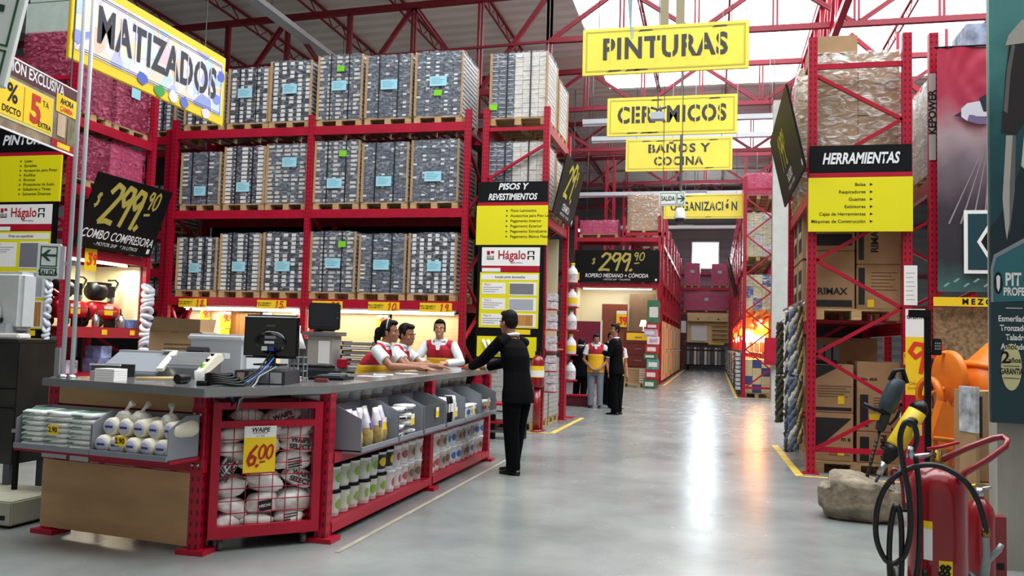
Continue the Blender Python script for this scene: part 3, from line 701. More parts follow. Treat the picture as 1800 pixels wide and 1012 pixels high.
# ---- end-of-rack boards
HEAD = mat('black_header_board', '#08090b', .5, spec=.2)
def endcap(loc, label, lines, items, wd, z_head, z_yel, z_bot, right=False, frame=True, logo=True, dz=0, lower=True):
    """board facing -y; z values absolute; loc = centre x,y"""
    t = thing('endcap_board', label, 'endcap board', (loc[0], loc[1], 0)); h = wd/2
    MB().box(-h, h, 0, .03, z_head[0], z_head[1]).build('header', HEAD, t)
    n = len(lines); hh = z_head[1]-z_head[0]
    for i, l in enumerate(lines):
        text('heading', l, hh*(.56 if n == 1 else .42), WHT, t, (0, -.004, z_head[1]-hh*(i+.5)/n), bold=.03, shear=.25, sx=min(1.0, .78*wd/(len(l)*hh*(.56 if n == 1 else .42)*.62)))
    MB().box(-h, h, -.002, .03, z_head[0]-.055, z_head[0]).build('red_stripe', RED, t)
    MB().box(-h-.01, h+.01, -.004, .03, z_yel, z_head[0]-.055).build('yellow_panel', YEL, t)
    z = z_head[0]-.14; 
    for i, l in enumerate(items):
        zz = z-i*(.072 if len(items) > 6 else .085); x = .12 if right else -.08
        MB().face([(x-.012, -.006, zz-.014), (x+.014, -.006, zz), (x-.012, -.006, zz+.014)]) if False else None
        b = MB(); b.face([(x-.015, -.006, zz-.016), (x+.018, -.006, zz), (x-.015, -.006, zz+.016)]); b.build('arrow_mark', INK, t)
        text('entry', l, .052 if right else .062, INK, t, ((x-.06) if right else (x+.06), -.006, zz), align='RIGHT' if right else 'LEFT', sx=1.05, bold=.012)
    if frame:
        MB().box(-h+.03, h-.03, .004, .05, z_bot, z_yel).build('black_frame', HEAD, t)
        zt = z_yel-.04
        MB().box(-h+.1, h-.1, -.002, .004, zt-.3, zt).build('logo_board', PAP, t)
        lz = zt-.13
        text('logo_text', 'Hágalo', .2, RED, t, (.02, -.005, lz), bold=.015, sx=.85)
        for sx_ in (-1, 1):
            cx = sx_*.34; b = MB()
            if sx_ < 0:
                for a in ((-.055, .0, -.0, .055), ): pass
                b.box(cx-.06, cx-.008, -.004, -.003, lz+.005, lz+.07); b.box(cx+.008, cx+.06, -.004, -.003, lz+.03, lz+.07); b.build('logo_mark', RED, t); b = MB()
                for q in (-.06, -.035, -.01, .02, .045): b.box(cx+q, cx+q+.012, -.004, -.003, lz-.07, lz-.008)
                b.box(cx-.06, cx+.06, -.004, -.003, lz-.072, lz-.06)
            else:
                for oz in (-.07, .01):
                    b.box(cx-.06, cx-.035, -.004, -.003, lz+oz, lz+oz+.06); b.box(cx+.03, cx+.055, -.004, -.003, lz+oz, lz+oz+.06); b.box(cx-.06, cx+.055, -.004, -.003, lz+oz+.045, lz+oz+.06)
            b.build('logo_mark', INK, t)
        text('logo_tagline', 'usted mismo', .04, INK, t, (.1, -.005, lz-.12))
        MB().box(-h+.1, h-.1, -.002, .004, zt-.4, zt-.3).build('red_band', RED, t)
        MB().box(-h+.11, -h+.42, -.004, -.002, zt-.4, zt-.34).build('band_tab', PAP, t)
        yb = z_bot+.5
        MB().box(-h+.08, h-.1, -.002, .004, yb, zt-.41).build('instruction_panel', YEL, t)
        MB().box(-h+.1, h-.12, -.004, -.002, zt-.53, zt-.44).build('title_strip', PAP, t)
        text('title', 'Instale pisos laminados' if lower else 'Pinte sus superficies', .055, INK, t, (0, -.006, zt-.485), bold=.01)
        H = (zt-.55-yb)/3
        for i in range(3):
            z1 = zt-.56-i*H
            MB().box(-h+.12, -.07, -.004, -.002, z1-H+.05, z1-.02).build('step_text_card', PAP, t)
            text('step_title', 'Paso %d' % (i+1), .045, RED, t, (-h+.22, -.006, z1-.05))
            for q in range(3): MB().box(-h+.14, -.12-.06*q, -.0055, -.0045, z1-.1-q*.035, z1-.09-q*.035).build('step_text', mat('grey_print', '#8d8f98', .7), t)
            MB().box(-.01, h-.14, -.006, -.002, z1-H+.03, z1-.01).build('step_frame', PAP, t)
            MB().box(.0, h-.19, -.008, -.006, z1-H+.05, z1-.03).build('step_sample', [mat('grey_sample', '#77777d', .5), mat('pale_grey_sample', '#a9abb4', .4), PLANK][i], t)
        MB().box(-h+.06, h-.12, -.002, .004, z_bot+.03, z_bot+.36).build('tool_panel', YEL, t)
        MB().box(.1, .36, -.006, -.002, z_bot+.4, z_bot+.48).build('tool_tab', YEL2, t)
        for q in (-.34, -.26, -.16):
            MB().tube([(q-.08, -.03, z_bot+.3), (q+.02, -.03, z_bot+.08)], .025, 8).build('white_tool', PAP, t)
        MB().ell((-.2, -.03, z_bot+.17), (.06, .03, .06)).build('black_tool', MBLK, t)
    return t
endcap((-3.24, 13.42), 'tall endcap board reading PISOS Y REVESTIMIENTOS with yellow list', ['PISOS Y', 'REVESTIMIENTOS'], ['Pisos Laminados', 'Accesorios para Piso Laminado', 'Pegamento Interior', 'Pegamento Exterior', 'Pegamento Extrafuerte', 'Pegamento Blanco Flexible'], 1.17, (3.68, 4.02), 2.98, 1.13)
endcap((-10.22, 10.76), 'endcap board reading PINTURAS at the far left edge with yellow list', ['PINTURAS'], ['Latex', 'Esmaltes', 'Accesorios para Pintar', 'Rodillos', 'Brochas', 'Protectores de Suelo', 'Selladores y Tintes', 'Solventes Diversos'], 1.25, (4.08, 4.45), 3.32, .9, lower=False)
endcap((1.6, 10.33), 'board reading HERRAMIENTAS with yellow list on the brown-box rack', ['HERRAMIENTAS'], ['Bolsa', 'Respiradores', 'Guantes', 'Extintores', 'Cajas de Herramientas', 'Máquinas de Construcción'], 1.1, (3.46, 3.78), 2.78, 0, right=True, frame=False)

# ---- PISOS rack
pisos_rack = rack('pallet_rack', 'short red rack behind the flooring board, tile pallets on top', (-2.72, 13.57, 0), [2.05], 1.03, [3.5, 5.02], 5.28, 'Y', ph=0)
tile_pallet('tile_pallet', 5, .96, .9, 14, .078, 7, 'half dark half pale tile pallet on top of the flooring rack, nearer one', (-3.24, 14.1, 5.02), sheet=None, dot=(-.42, .3), seed=41)
tile_pallet('tile_pallet', 5, .96, .9, 12, .076, 7, 'half dark half pale tile pallet on top of the flooring rack, farther one', (-3.22, 15.1, 5.02), seed=42)
tile_pallet('tile_pallet', 5, .96, .9, 14, .078, 7, 'half dark half pale tile pallet behind the flooring rack brace', (-3.24, 14.1, 3.5), seed=43)
tile_pallet('tile_pallet', 5, .96, .9, 13, .078, 7, 'tile pallet on the middle level at the rear of the flooring rack', (-3.24, 15.1, 3.5), seed=44)
o = MB().box(-3.7, -2.8, 15.3, 15.33, .8, 3.3).build('sample_board', CREAM); tag(o, 'tall cream board inside the flooring rack behind its braces', 'display board')
o = MB().box(-3.6, -2.7, 14.1, 15.5, 1.28, 1.31).build('shelf_board', mat('orange_wood_shelf', '#b0673a', .5, var=.15, scale=4)); tag(o, 'orange wooden shelf in the flooring rack above the small grey tiles', 'shelf')
GT = mat('grey_mosaic_tile', '#a9a7a1', .6, var=.2, scale=30)
for k, (y, lb) in enumerate(((13.95, 'nearer'), (14.98, 'farther'))):
    t = thing('mosaic_pallet', 'pallet of small grey tile packs under the flooring rack, %s one' % lb, 'pallet load', (-3.16, y, 0))
    pallet_mesh(MB(), .8, .92).build('pallet', WOOD, t); b = MB()
    for i in range(13):
        for j in range(9): b.box(.39-.004, .4+RND.uniform(0, .004), -.45+j*.1+.003, -.45+j*.1+.097, .132+i*.078+.003, .132+i*.078+.074)
        for j in range(8): b.box(-.4+j*.1+.003, -.4+j*.1+.097, -.455+RND.uniform(0, .004), -.45, .132+i*.078+.003, .132+i*.078+.074)
    b.box(-.39, .39, -.45, .45, .132, .132+13*.078)
    b.build('tile_stack', GT, t)
# packages clipped to the near corner upright
PKG = mat('printed_white_package', '#c6bcc0', .5, var=.45, scale=22)
for k, z in enumerate((1.95, 1.62, 1.27, .95, .62)):
    t = thing('paint_pack', 'white printed pack clipped on the flooring rack corner, %s from the top' % ['first', 'second', 'third', 'fourth', 'fifth'][k], 'pack', (-2.57, 13.66, z)); 
    for q in range(2): bevel(MB().box(-.075, .075, -.1, .1, q*.13, q*.13+.125).build('pack', PKG, t), .01)
    MB().box(-.1, .09, -.12, .12, -.012, 0).build('clip_tray', RED, t)
for k, z in enumerate((2.55, 2.1, 1.66, 1.2, .72)):
    t = thing('jug', 'white plastic jug on the far corner of the flooring rack, %s from the top' % ['first', 'second', 'third', 'fourth', 'fifth'][k], 'jug', (-2.64, 16.0, z))
    MB().lathe([(.09, 0), (.1, .02), (.1, .2), (.08, .26), (.035, .31), (.035, .34)], n=14).build('bottle', WHT, t); MB().lathe([(.04, .34), (.04, .38)], n=10).build('cap', [YEL2, RED, GRNS, YEL2, RED][k], t); MB().lathe([(.102, .06), (.102, .17)], n=14, cap=False).build('label', [PKG, YEL2, PKG, YEL2, PKG][k], t)
    MB().box(-.12, .12, -.1, .12, -.02, 0).build('clip_tray', RED, t)
t = thing('clip_rail', 'red rail holding white jugs behind the flooring rack', 'rail', (-2.77, 16.15, 0)); MB().box(-.03, .03, -.03, .03, 0, 3).build('post', RED, t); MB().box(-.15, .2, -.15, .15, 0, .015).build('base', RED, t)

# ---- HERRAMIENTAS rack with cardboard boxes
herr_rack = rack('pallet_rack', 'red rack on the right under the HERRAMIENTAS board, full of brown boxes', (2.12, 10.45, 0), [2.65], 1.03, [1.76, 3.3], 5.1, 'Y', ph=1)
banner_rack = rack('pallet_rack', 'red rack on the far right behind the red tool banner', (3.5, 10.45, 0), [2.65], 1.1, [1.96, 3.4], 5.08, 'Y', ph=0)
m = MB(); m.box(.04, .99, -.03, .03, 0, .08) if False else None
SCR = mat('black_print', '#17181b', .6)
def carton(label, loc, sz, rz=0, group=None, prints=(), name='brown_carton', word=None):
    t = thing(name, label, 'carton', loc, rz, group); wx, wy, h = sz
    bevel(MB().box(-wx/2, wx/2, -wy/2, wy/2, 0, h).build('box', CRD, t), .006)
    y = -wy/2-.002
    for p in prints:
        if p[0] == 'bar': MB().box(p[1], p[2], y, y+.001, p[3], p[4]).build('printed_bar', SCR, t)
        elif p[0] == 'tri': b = MB(); b.face([(x_, y, z_) for x_, z_ in p[1]]); b.build('printed_shape', SCR, t)
        elif p[0] == 'txt': text('print', p[1], p[4], SCR, t, (p[2], y-.001, p[3]), bold=.03, rot=(PI/2, p[5] if len(p) > 5 else 0, 0))
        elif p[0] == 'lines':
            b = MB()
            for q in range(p[5]): b.box(p[1], p[2]-(q*13 % 5)*.02, y, y+.001, p[3]-q*p[4], p[3]-q*p[4]+.01)
            b.build('print', mat('faded_print', '#6a5238', .8), t)
        elif p[0] == 'tag': MB().box(p[1], p[1]+.07, y-.002, y, p[2], p[2]+.09).build('yellow_tag', YEL2, t)
    MB().box(-.03, .03, -wy/2-.001, wy/2+.001, h-.005, h+.001).build('tape', mat('brown_tape', '#8f6c44', .35), t)
    return t
def plain_pallet(label, loc, wx, wy): 
    o = pallet_mesh(MB(), wx, wy).build('pallet', WOOD, loc=loc); tag(o, label, 'pallet'); return o
Y0 = 11.02
plain_pallet('wooden pallet on the floor under the brown boxes of the right rack', (1.6, Y0+.1, 0), .92, 1.1)
carton('brown box with black diagonal screen print, lowest left in the right rack', (1.36, Y0, .132), (.44, .8, .56), prints=(('tri', [(-.21, .1), (.2, .5), (-.21, .5)]), ('lines', -.05, .2, .12, .025, 3), ('tag', .05, .07), ('txt', 'e = m a', .08, .26, .07)))
carton('brown box with black diagonal screen print, above the lowest left box', (1.36, Y0, .695), (.44, .8, .56), prints=(('tri', [(-.21, .38), (.1, .55), (-.21, .55)]), ('bar', -.2, .2, .02, .06), ('lines', -.18, .2, .3, .03, 5), ('tag', .05, .1)))
carton('brown box with black bar, lowest right in the right rack', (1.85, Y0, .132), (.46, .8, .36), prints=(('bar', -.2, -.1, .02, .3), ('txt', 'PIMAX', .05, .2, .09, PI/2)))
carton('tall plain brown box above the lowest right box', (1.85, Y0, .496), (.46, .8, .8), prints=(('bar', -.2, -.11, .05, .42), ('txt', 'No. 60A', -.1, .6, .05), ('lines', -.05, .2, .38, .03, 6), ('tag', 0, .1)))
t = thing('small_goods', 'row of small dark packets on the shelf above the brown boxes', 'packets', (1.6, Y0-.1, 1.3))
for q in range(3): MB().box(-.4+q*.09, -.33+q*.09, -.1, .1, .0, .2-.02*q).build('packet', DGRY, t)
MB().box(-.46, -.2, -.3, .3, -.045, 0).build('tray', MBLK, t)
o = MB().box(1.14, 2.08, 10.8, 12.9, 1.76, 1.775).build('shelf_deck', RED); tag(o, 'red shelf deck in the brown-box rack', 'shelf')
plain_pallet('wooden pallet at mid height in the brown-box rack', (1.6, Y0+.08, 1.776), .94, 1.1)
carton('brown box printed in black at the bottom, left in the middle of the right rack', (1.36, Y0, 1.908), (.46, .8, .68), prints=(('txt', 'RIMAX', -.02, .2, .11), ('bar', -.2, .2, .02, .1), ('bar', -.21, -.17, .55, .6)))
carton('smaller brown box on top of the left one at mid height of the right rack', (1.36, Y0, 2.592), (.46, .8, .6), prints=(('bar', -.2, .2, .06, .2),))
carton('brown box with fine print, right in the middle of the right rack', (1.85, Y0, 1.908), (.48, .8, .52), prints=(('bar', -.22, -.15, .05, .48), ('lines', -.08, .2, .42, .04, 6), ('tag', -.12, .02)))
carton('brown box with sideways word, above the finely printed one', (1.85, Y0, 2.432), (.48, .8, .6), prints=(('txt', 'RIMAX', -.04, .3, .11, -PI/2), ('bar', -.22, -.16, .05, .5)))
for k, (y, z, lb) in enumerate(((11.9, 1.908, 'lower near'), (12.55, 1.908, 'lower far'), (11.9, 2.6, 'upper near'), (12.55, 2.6, 'upper far'))):
    t = thing('fan_carton', 'brown carton with black picture facing the aisle, %s one of four' % lb, 'carton', (1.36, y, z)); MB().box(-.26, .26, -.29, .29, 0, .66).build('box', CRD, t)
    MB().box(-.264, -.26, -.18, .18, .1, .55).build('black_picture', SCR, t)
    for q in (-.12, 0, .12): MB().cyl((-.262, q, .32), (-.268, q, .32), .05, 12).build('picture_disc', mat('pale_print', '#b3a48c', .7), t)
plain_pallet('wooden pallet at mid height at the rear of the brown-box rack', (1.5, 12.25, 1.776), .8, 1.2)
o = MB().box(1.14, 2.08, 10.6, 12.9, 3.3, 3.315).build('shelf_deck', RED); tag(o, 'red shelf deck behind the HERRAMIENTAS board', 'shelf')
load('wrapped_cartons', 'tall film-wrapped brown boxes on top of the right rack, nearer stack', (1.62, 11.1, 3.316), (.9, 1.0, 1.5), CRD, 4, 2, CLRF, seed=9, cat='wrapped cartons')
t = thing('brown_carton', 'brown box standing proud at the top left of the right rack', 'carton', (1.36, 11.05, 4.97)); bevel(MB().box(-.26, .26, -.4, .4, 0, .22).build('box', CRD, t), .006); MB().box(-.26, -.2, -.402, -.4, .1, .18).build('printed_bar', SCR, t)
load('wrapped_cartons', 'tall film-wrapped brown boxes on top of the right rack, farther stack', (1.5, 12.3, 3.316), (.86, 1.0, 1.7), CRD, 4, 2, CLRF, seed=10, cat='wrapped cartons')
# labels printed on the wrapped boxes
load('wrapped_cartons', 'grey wrapped load between the two right racks, high up', (2.9, 11.6, 3.41), (.9, 1.6, 1.1), PALE, 3, 2, CLRF, seed=12, cat='wrapped cartons')
for k, x in enumerate((2.95,)):
    t = thing('printed_carton', 'white, yellow and blue printed carton peeking above the red banner', 'carton', (3.15, 10.95, 4.75)); MB().box(-.35, .3, -.3, .3, 0, .5).build('box', mat('blue_yellow_carton', '#8d98b0', .6, var=.6, scale=7), t); MB().box(-.35, .3, -.302, -.3, .05, .15).build('yellow_band', YEL2, t)
    o = MB().box(2.5, 3.45, 10.6, 11.4, 4.52, 4.75).build('carton_base', PALE); tag(o, 'pale carton lying under the printed one above the red banner', 'carton')

carton('plain brown carton deep in the foot of the brown-box rack, lower', (1.62, 12.3, .132), (.9, .7, .75)); carton('plain brown carton deep in the foot of the brown-box rack, upper', (1.62, 12.3, .884), (.9, .7, .7))
plain_pallet('wooden pallet at the rear foot of the brown-box rack', (1.62, 12.3, 0), .9, .8)
t = thing('shade_sheet', 'added dark sheet standing in for shade behind the brown-box rack', 'panel', (1.6, 13.18, 0)); MB().box(-.5, .5, 0, .02, 0, 3.2).build('sheet', MATS['shade_backing'], t)  # near-black sheet in place of the shade inside the rack
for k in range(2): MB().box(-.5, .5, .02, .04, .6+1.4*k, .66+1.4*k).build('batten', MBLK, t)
# ------------------------------------------------------------------ far end of the aisle
ORD = ['first', 'second', 'third', 'fourth', 'fifth', 'sixth', 'seventh', 'eighth', 'ninth', 'tenth', 'eleventh', 'twelfth', 'thirteenth', 'fourteenth', 'fifteenth', 'sixteenth', 'seventeenth', 'eighteenth', 'nineteenth', 'twentieth', 'twenty-first', 'twenty-second']
far_block = rack('pallet_rack', 'far red rack with a lit furniture niche facing the camera left of the aisle', (-5.02, 31, 0), [3.05], 1.2, [3.62, 5.3], 6.1)
t = thing('niche_panel', 'cream back panel of the far furniture niche', 'panel', (-3.5, 32.3, 0)); MB().box(-1.5, 1.5, 0, .04, .1, 3.5).build('back_panel', CREAM, t); MB().box(-1.5, -1.46, -1.1, 0, .1, 3.5).build('side_panel', CREAM, t); MB().box(1.42, 1.46, -1.1, 0, .1, 3.5).build('side_panel', CREAM, t)
area('tube_glow', (-3.5, 31.5, 3.4), 2.6, .08, 14, (1, .97, .88), (math.radians(20), 0, 0))
t = thing('tube_light', 'tube light at the top of the far furniture niche', 'tube light', (-3.5, 31.3, 3.45)); MB().box(-1.3, 1.3, -.05, .05, 0, .05).build('housing', WHT, t); MB().cyl((-1.25, 0, -.02), (1.25, 0, -.02), .02).build('tube', WTUB, t)
def flatdoor(name, label, x0, x1, z0, z1, y, hexc, cat, th=.06, var=.12):
    m = mat('veneer_'+hexc[1:], hexc, .4, 0, var, 2, stretch=(5, 1, .6)); t = thing(name, label, cat, ((x0+x1)/2, y, z0)); w_ = x1-x0
    bevel(MB().box(-w_/2, w_/2, 0, th, 0, z1-z0).build('panel', m, t), .01)
    MB().box(w_/2-.1, w_/2-.07, -.03, 0, (z1-z0)*.5, (z1-z0)*.5+.12).build('handle', CHR, t); return t
flatdoor('wardrobe_door', 'reddish brown veneer door standing in the far furniture niche', -4.1, -3.15, 1.2, 2.9, 31.75, '#7c4029', 'door panel')
flatdoor('wardrobe_door', 'grey-brown veneer panel on the right of the far furniture niche', -3.1, -2.05, 1.85, 3.3, 31.9, '#7d6148', 'door panel')
flatdoor('wardrobe_door', 'maroon panel with white edge standing left in the far niche', -4.95, -3.95, .35, 2.2, 30.2, '#7a1430', 'door panel')
o = MB().box(-3.94, -3.88, 30.18, 30.24, .0, 2.25).build('edge_post', WHT); tag(o, 'white strip standing at the edge of the maroon panel', 'post')
for k, (x0, x1, z0, z1, y) in enumerate(((-4.95, -3.95, 0, .35, 30.1),)):
    o = MB().box(x0, x1, y, y+.6, z0, z1).build('plinth', RED); tag(o, 'low red plinth under the maroon panel', 'plinth')
t = thing('chest_of_drawers', 'dark red-brown chest of drawers in front of the far niche', 'chest of drawers', (-2.55, 29.6, .62)); w_ = .5
m2 = mat('dark_cherry_wood', '#6b2620', .35, var=.15, scale=3)
bevel(MB().box(-w_, w_, 0, .5, 0, 1.25).build('body', m2, t), .012)
for q in range(3):
    d = MB().box(-w_+.04, w_-.04, -.02, 0, .06+q*.4, .42+q*.4).build('drawer', m2, t); MB().box(-.12, .12, -.04, -.02, .24+q*.4, .27+q*.4).build('handle', CHR, d)
o = MB().box(-w_+.1, w_, -.025, -.02, .95, 1.2).build('sale_card', YEL2, t)
flatpack = mat('white_flatpack', '#d8d6d0', .6, var=.06)
t = thing('flatpack_stack', 'stack of brown and white flat boxes under the chest of drawers', 'boxes', (-2.45, 29.4, 0)); pallet_mesh(MB(), 1.15, .7).build('pallet', WOOD, t)
for q in range(6):
    b = MB().box(-.55, .55, -.33, .33, .135+q*.08, .21+q*.08).build('flat_box', CRD, t); MB().box(.0, .5, -.334, -.33, .15+q*.08, .2+q*.08).build('white_label', flatpack, b)
t = thing('table_lamp', 'small lit white table lamp on the chest of drawers', 'lamp', (-2.4, 29.8, 1.87)); MB().lathe([(.08, 0), (.08, .02), (.02, .04), (.02, .2)], n=12).build('base', CHR, t); MB().lathe([(.14, .18), (.08, .4)], n=16).build('lamp_shade', mat('lit_lamp_shade', '#fff2d4', .6, emit=2), t)
card('price_card', 'yellow price card in front of the reddish door in the far niche', (-3.35, 31.6, 2.35), .38, .6, [([('3', 0, 0, 1), ('9', .6, 0, 1)], -.14, -.2, .26, ORG, .24)], top=.12)
CLB = [mat('red_printed_box', '#a3202c', .5, var=.3), mat('green_printed_box', '#2f6b4a', .5, var=.3), mat('teal_box', '#3f8f8c', .5, var=.3), mat('lilac_box', '#b49cc0', .5, var=.3), mat('white_box', '#d5d2cc', .6, var=.1)]
z = 0
for k, (h_, c_, nm) in enumerate(((.3, 1, 'green'), (.32, 0, 'red'), (.34, 2, 'teal'), (.18, 1, 'dark green'), (.3, 0, 'red-topped'), (.26, 4, 'white'), (.24, 3, 'lilac'), (.2, 0, 'thin red'), (.75, 1, 'tall green'))):
    t = thing('gift_box', '%s box, %s from the floor in the colourful stack at the aisle corner' % (nm, ['first', 'second', 'third', 'fourth', 'fifth', 'sixth', 'seventh', 'eighth', 'ninth'][k]), 'box', (-2.0+.03*(k % 3-1), 28.5, z), .1*(k % 3-1), 'colourful boxes at the aisle corner')
    bevel(MB().box(-.2, .2, -.22, .22, 0, h_-.003).build('box', CLB[c_], t), .008); MB().box(-.14, .14, -.224, -.22, h_*.25, h_*.7).build('label', CLB[4 if c_ != 4 else 3], t); z += h_
load('wrapped_cartons', 'tall film-wrapped brown cartons on top of the far rack', (-2.55, 31.6, 5.45), (1.2, 1.1, 1.3), TANB, 4, 1, CLRF, seed=21, cat='wrapped cartons')
load('maroon_pallet', 'pink wrapped goods on top of the far rack left of the brown cartons', (-4.2, 31.6, 5.31), (1.4, 1.0, .5), PINK, 2, 3, PINKF, seed=22)
t = thing('top_frame', 'low red steel crate on the far rack under the brown cartons', 'steel frame', (-2.5, 31.0, 5.3)); 
for sx_ in (-.75, .75): MB().box(sx_-.05, sx_+.05, -.05, .05, 0, .75).build('post', RED, t)
MB().bar((-.75, -.02, .12), (.75, -.02, .12), .06, .12).build('rail', RED, t)
# rack along the left of the far aisle: doors and wrapped goods
door_rack = rack('pallet_rack', 'long red rack running away along the left of the far aisle', (-1.95, 32.4, 0), [2.8]*6, 1.1, [2.75, 3.9, 5.3], 6.4, 'Y')
DCOL = [mat('pale_pine_door', '#dfc693', .5, var=.1, scale=3, stretch=(5, 5, .5)), mat('tan_door', '#c79f68', .5, var=.1, scale=3, stretch=(5, 5, .5)), mat('white_door', '#dcd6c6', .5)]
for k in range(14):
    y = 32.75+k*1.18; t = thing('door_leaf', 'wooden door leaf along the left of the far aisle, %s from the near end' % ORD[k], 'door leaf', (-1.87, y, .12), 0, 'door leaves along the far aisle')
    MB().box(-.045, 0, -.45, .45, 0, 2.2).build('leaf', DCOL[(k*5) % 3], t)
    f = MB()
    for (a, b_) in ((.2, 1.0), (1.15, 2.0)): f.box(0, .015, -.32, .32, a, b_)
    f.build('panel', DCOL[(k*5+1) % 3], t); MB().ell((.04, .38, 1.05), (.03, .03, .03), 8, 6).build('handle', CHR, t)
for k in range(6):
    y = 33.8+k*2.8
    load('wrapped_goods', 'pale wrapped pallet topping the left far-aisle rack, %s from the near end' % ORD[k], (-2.5, y, 5.3), (.95, 1.9, 1.05), PALE, 3, 2, CLRF, seed=k, group='wrapped pallets on the left far-aisle rack')
    load('wrapped_goods', '%s wrapped pallet, middle of the left far-aisle rack, %s from the near end' % (('pale', 'pink')[k % 2], ORD[k]), (-2.5, y, 3.9), (.95, 1.9, .8), (PALE, PINK)[k % 2], 3, 2, (CLRF, PINKF)[k % 2], seed=k+40, group='wrapped pallets on the left far-aisle rack')
    load('wrapped_goods', 'pink wrapped goods just above the doors, %s from the near end' % ORD[k], (-2.5, y, 2.76), (.95, 1.9, .6), PINK, 2, 2, PINKF, pal=False, seed=k+60, group='wrapped pallets on the left far-aisle rack')
# rack along the right of the far aisle
lamp_rack = rack('pallet_rack', 'tall red rack along the right of the far aisle, lit orange at mid height', (1.6, 25.4, 0), [2.75]*9, .78, [1.25, 2.4, 3.95, 5.75], 6.35, 'Y', ph=1)
WCR = mat('white_crate_goods', '#bfc4c6', .5, var=.25, scale=7)
for k in range(9):
    y = 26.75+k*2.75; gr = 'goods on the right far-aisle rack'; f = ORD[k]+' bay along'
    load('wrapped_goods', 'pink wrapped boxes topping the right far-aisle rack, '+f, (1.2, y, 5.75), (.75, 2.3, .62), PINK, 2, 3, PINKF, seed=k, group=gr)
    load('boxed_goods', 'cream and white boxes high on the right far-aisle rack, '+f, (1.2, y, 3.95), (.75, 2.3, 1.25), CRB, 4, 3, CLRF, m2=WCR, seed=k+1, group=gr)
    load('boxed_goods', ('cream and blue' if k < 2 else 'pink wrapped')+' boxes over the lit level, right far-aisle rack, '+f, (1.2, y, 2.4), (.75, 2.3, 1.0), CRB if k < 2 else PINK, 3, 3, CLRF if k < 2 else PINKF, m2=BLUB if k < 2 else None, seed=k+5, group=gr)
    load('boxed_goods', 'cream and blue boxes at the foot of right far-aisle rack, '+f, (1.2, y, 0), (.75, 2.3, .95), CRB, 4, 3, None, m2=BLUB, seed=k+2, group=gr)
# lit orange lamps on the middle level
LAMPO = mat('lit_orange_shade', '#ff8a1e', .5, emit=5); LAMPW = mat('lit_warm_shade', '#ffd890', .5, emit=7); LAMPR = mat('lit_red_shade', '#ff3a14', .5, emit=3)
o = MB().box(1.5, 1.56, 25.5, 50, 1.3, 2.3).build('orange_display_sheet', mat('orange_display_panel', '#d9752a', .6)); tag(o, 'orange back panel behind the lit lamps of the far aisle', 'panel')
k = 0
for y in [25.55+q*.62 for q in range(22)]:
    z = 1.25; x = .95+.4*(k % 2); t = thing('display_lamp', 'lit orange-toned lamp on the right far-aisle rack, %s from the near end' % ORD[k], 'lamp', (x, y, z), 0, 'lit lamps along the far aisle')
    MB().lathe([(.09, 0), (.09, .02), (.015, .04), (.015, .4+.2*(k % 3))], n=10).build('base', CHR, t); h_ = .35+.2*(k % 3)
    MB().lathe([(.16, h_), (.2, h_+.08), (.1, h_+.32)], n=14).build('lamp_shade', [LAMPW, LAMPO, LAMPR][k % 3], t); k += 1
t = thing('tube_light', 'warm tube light above the orange lamps of the far aisle', 'tube light', (1.3, 26.7, 2.2)); MB().box(-.05, .05, -1.1, 1.1, 0, .05).build('housing', WHT, t); MB().cyl((0, -1.05, -.02), (0, 1.05, -.02), .02).build('tube', WTUB, t)
area('lamp_glow', (1.3, 26.7, 2.15), .1, 2.2, 60, (1, .6, .2)); area('lamp_glow', (.9, 33, 2.2), .3, 10, 60, (1, .5, .2))
# goods on the aisle face of that rack: hanging strips
for k in range(16):
    y = 26+k*1.45; c_ = ['#b5b9be', '#2c2b30', '#4a4440', '#c9c3b5', '#5d2a22', '#8e8f95'][(k*7) % 6]
    t = thing('hanging_goods', 'strip of small goods hanging on the right far-aisle rack, %s from the near end' % ORD[k], 'goods', (.68, y, .15), 0, 'goods hanging along the right of the far aisle')
    b = MB(); r = random.Random(k)
    for i in range(9):
        for j in range(4): b.box(-.05-r.uniform(0, .03), .06, -.5+j*.25, -.5+j*.25+.2, .06+i*.12, .06+i*.12+.09)
    b.build('packets', mat('hang_'+c_[1:], c_, .5, var=.4, scale=12), t); MB().box(.06, .075, -.55, .55, 0, 1.2).build('back_panel', DGRY, t)
t = thing('fire_hose_cabinet', 'red fire hose cabinet on the pale post by the rope display', 'cabinet', (1.56, 23.7, .98)); bevel(MB().box(-.26, .1, -.02, .28, 0, .72).build('body', RED, t), .01); MB().box(-.22, .06, -.03, -.02, .05, .66).build('door', RED, t)
t = thing('price_board', 'black price board leaning out over the right of the far aisle', 'sign', (.72, 30.5, 3.2)); b = MB(); b.box(-.02, .02, -1.4, 1.4, 0, 1.2, M=Matrix.Rotation(-.25, 4, 'Y')); b.build('board', HEAD, t)
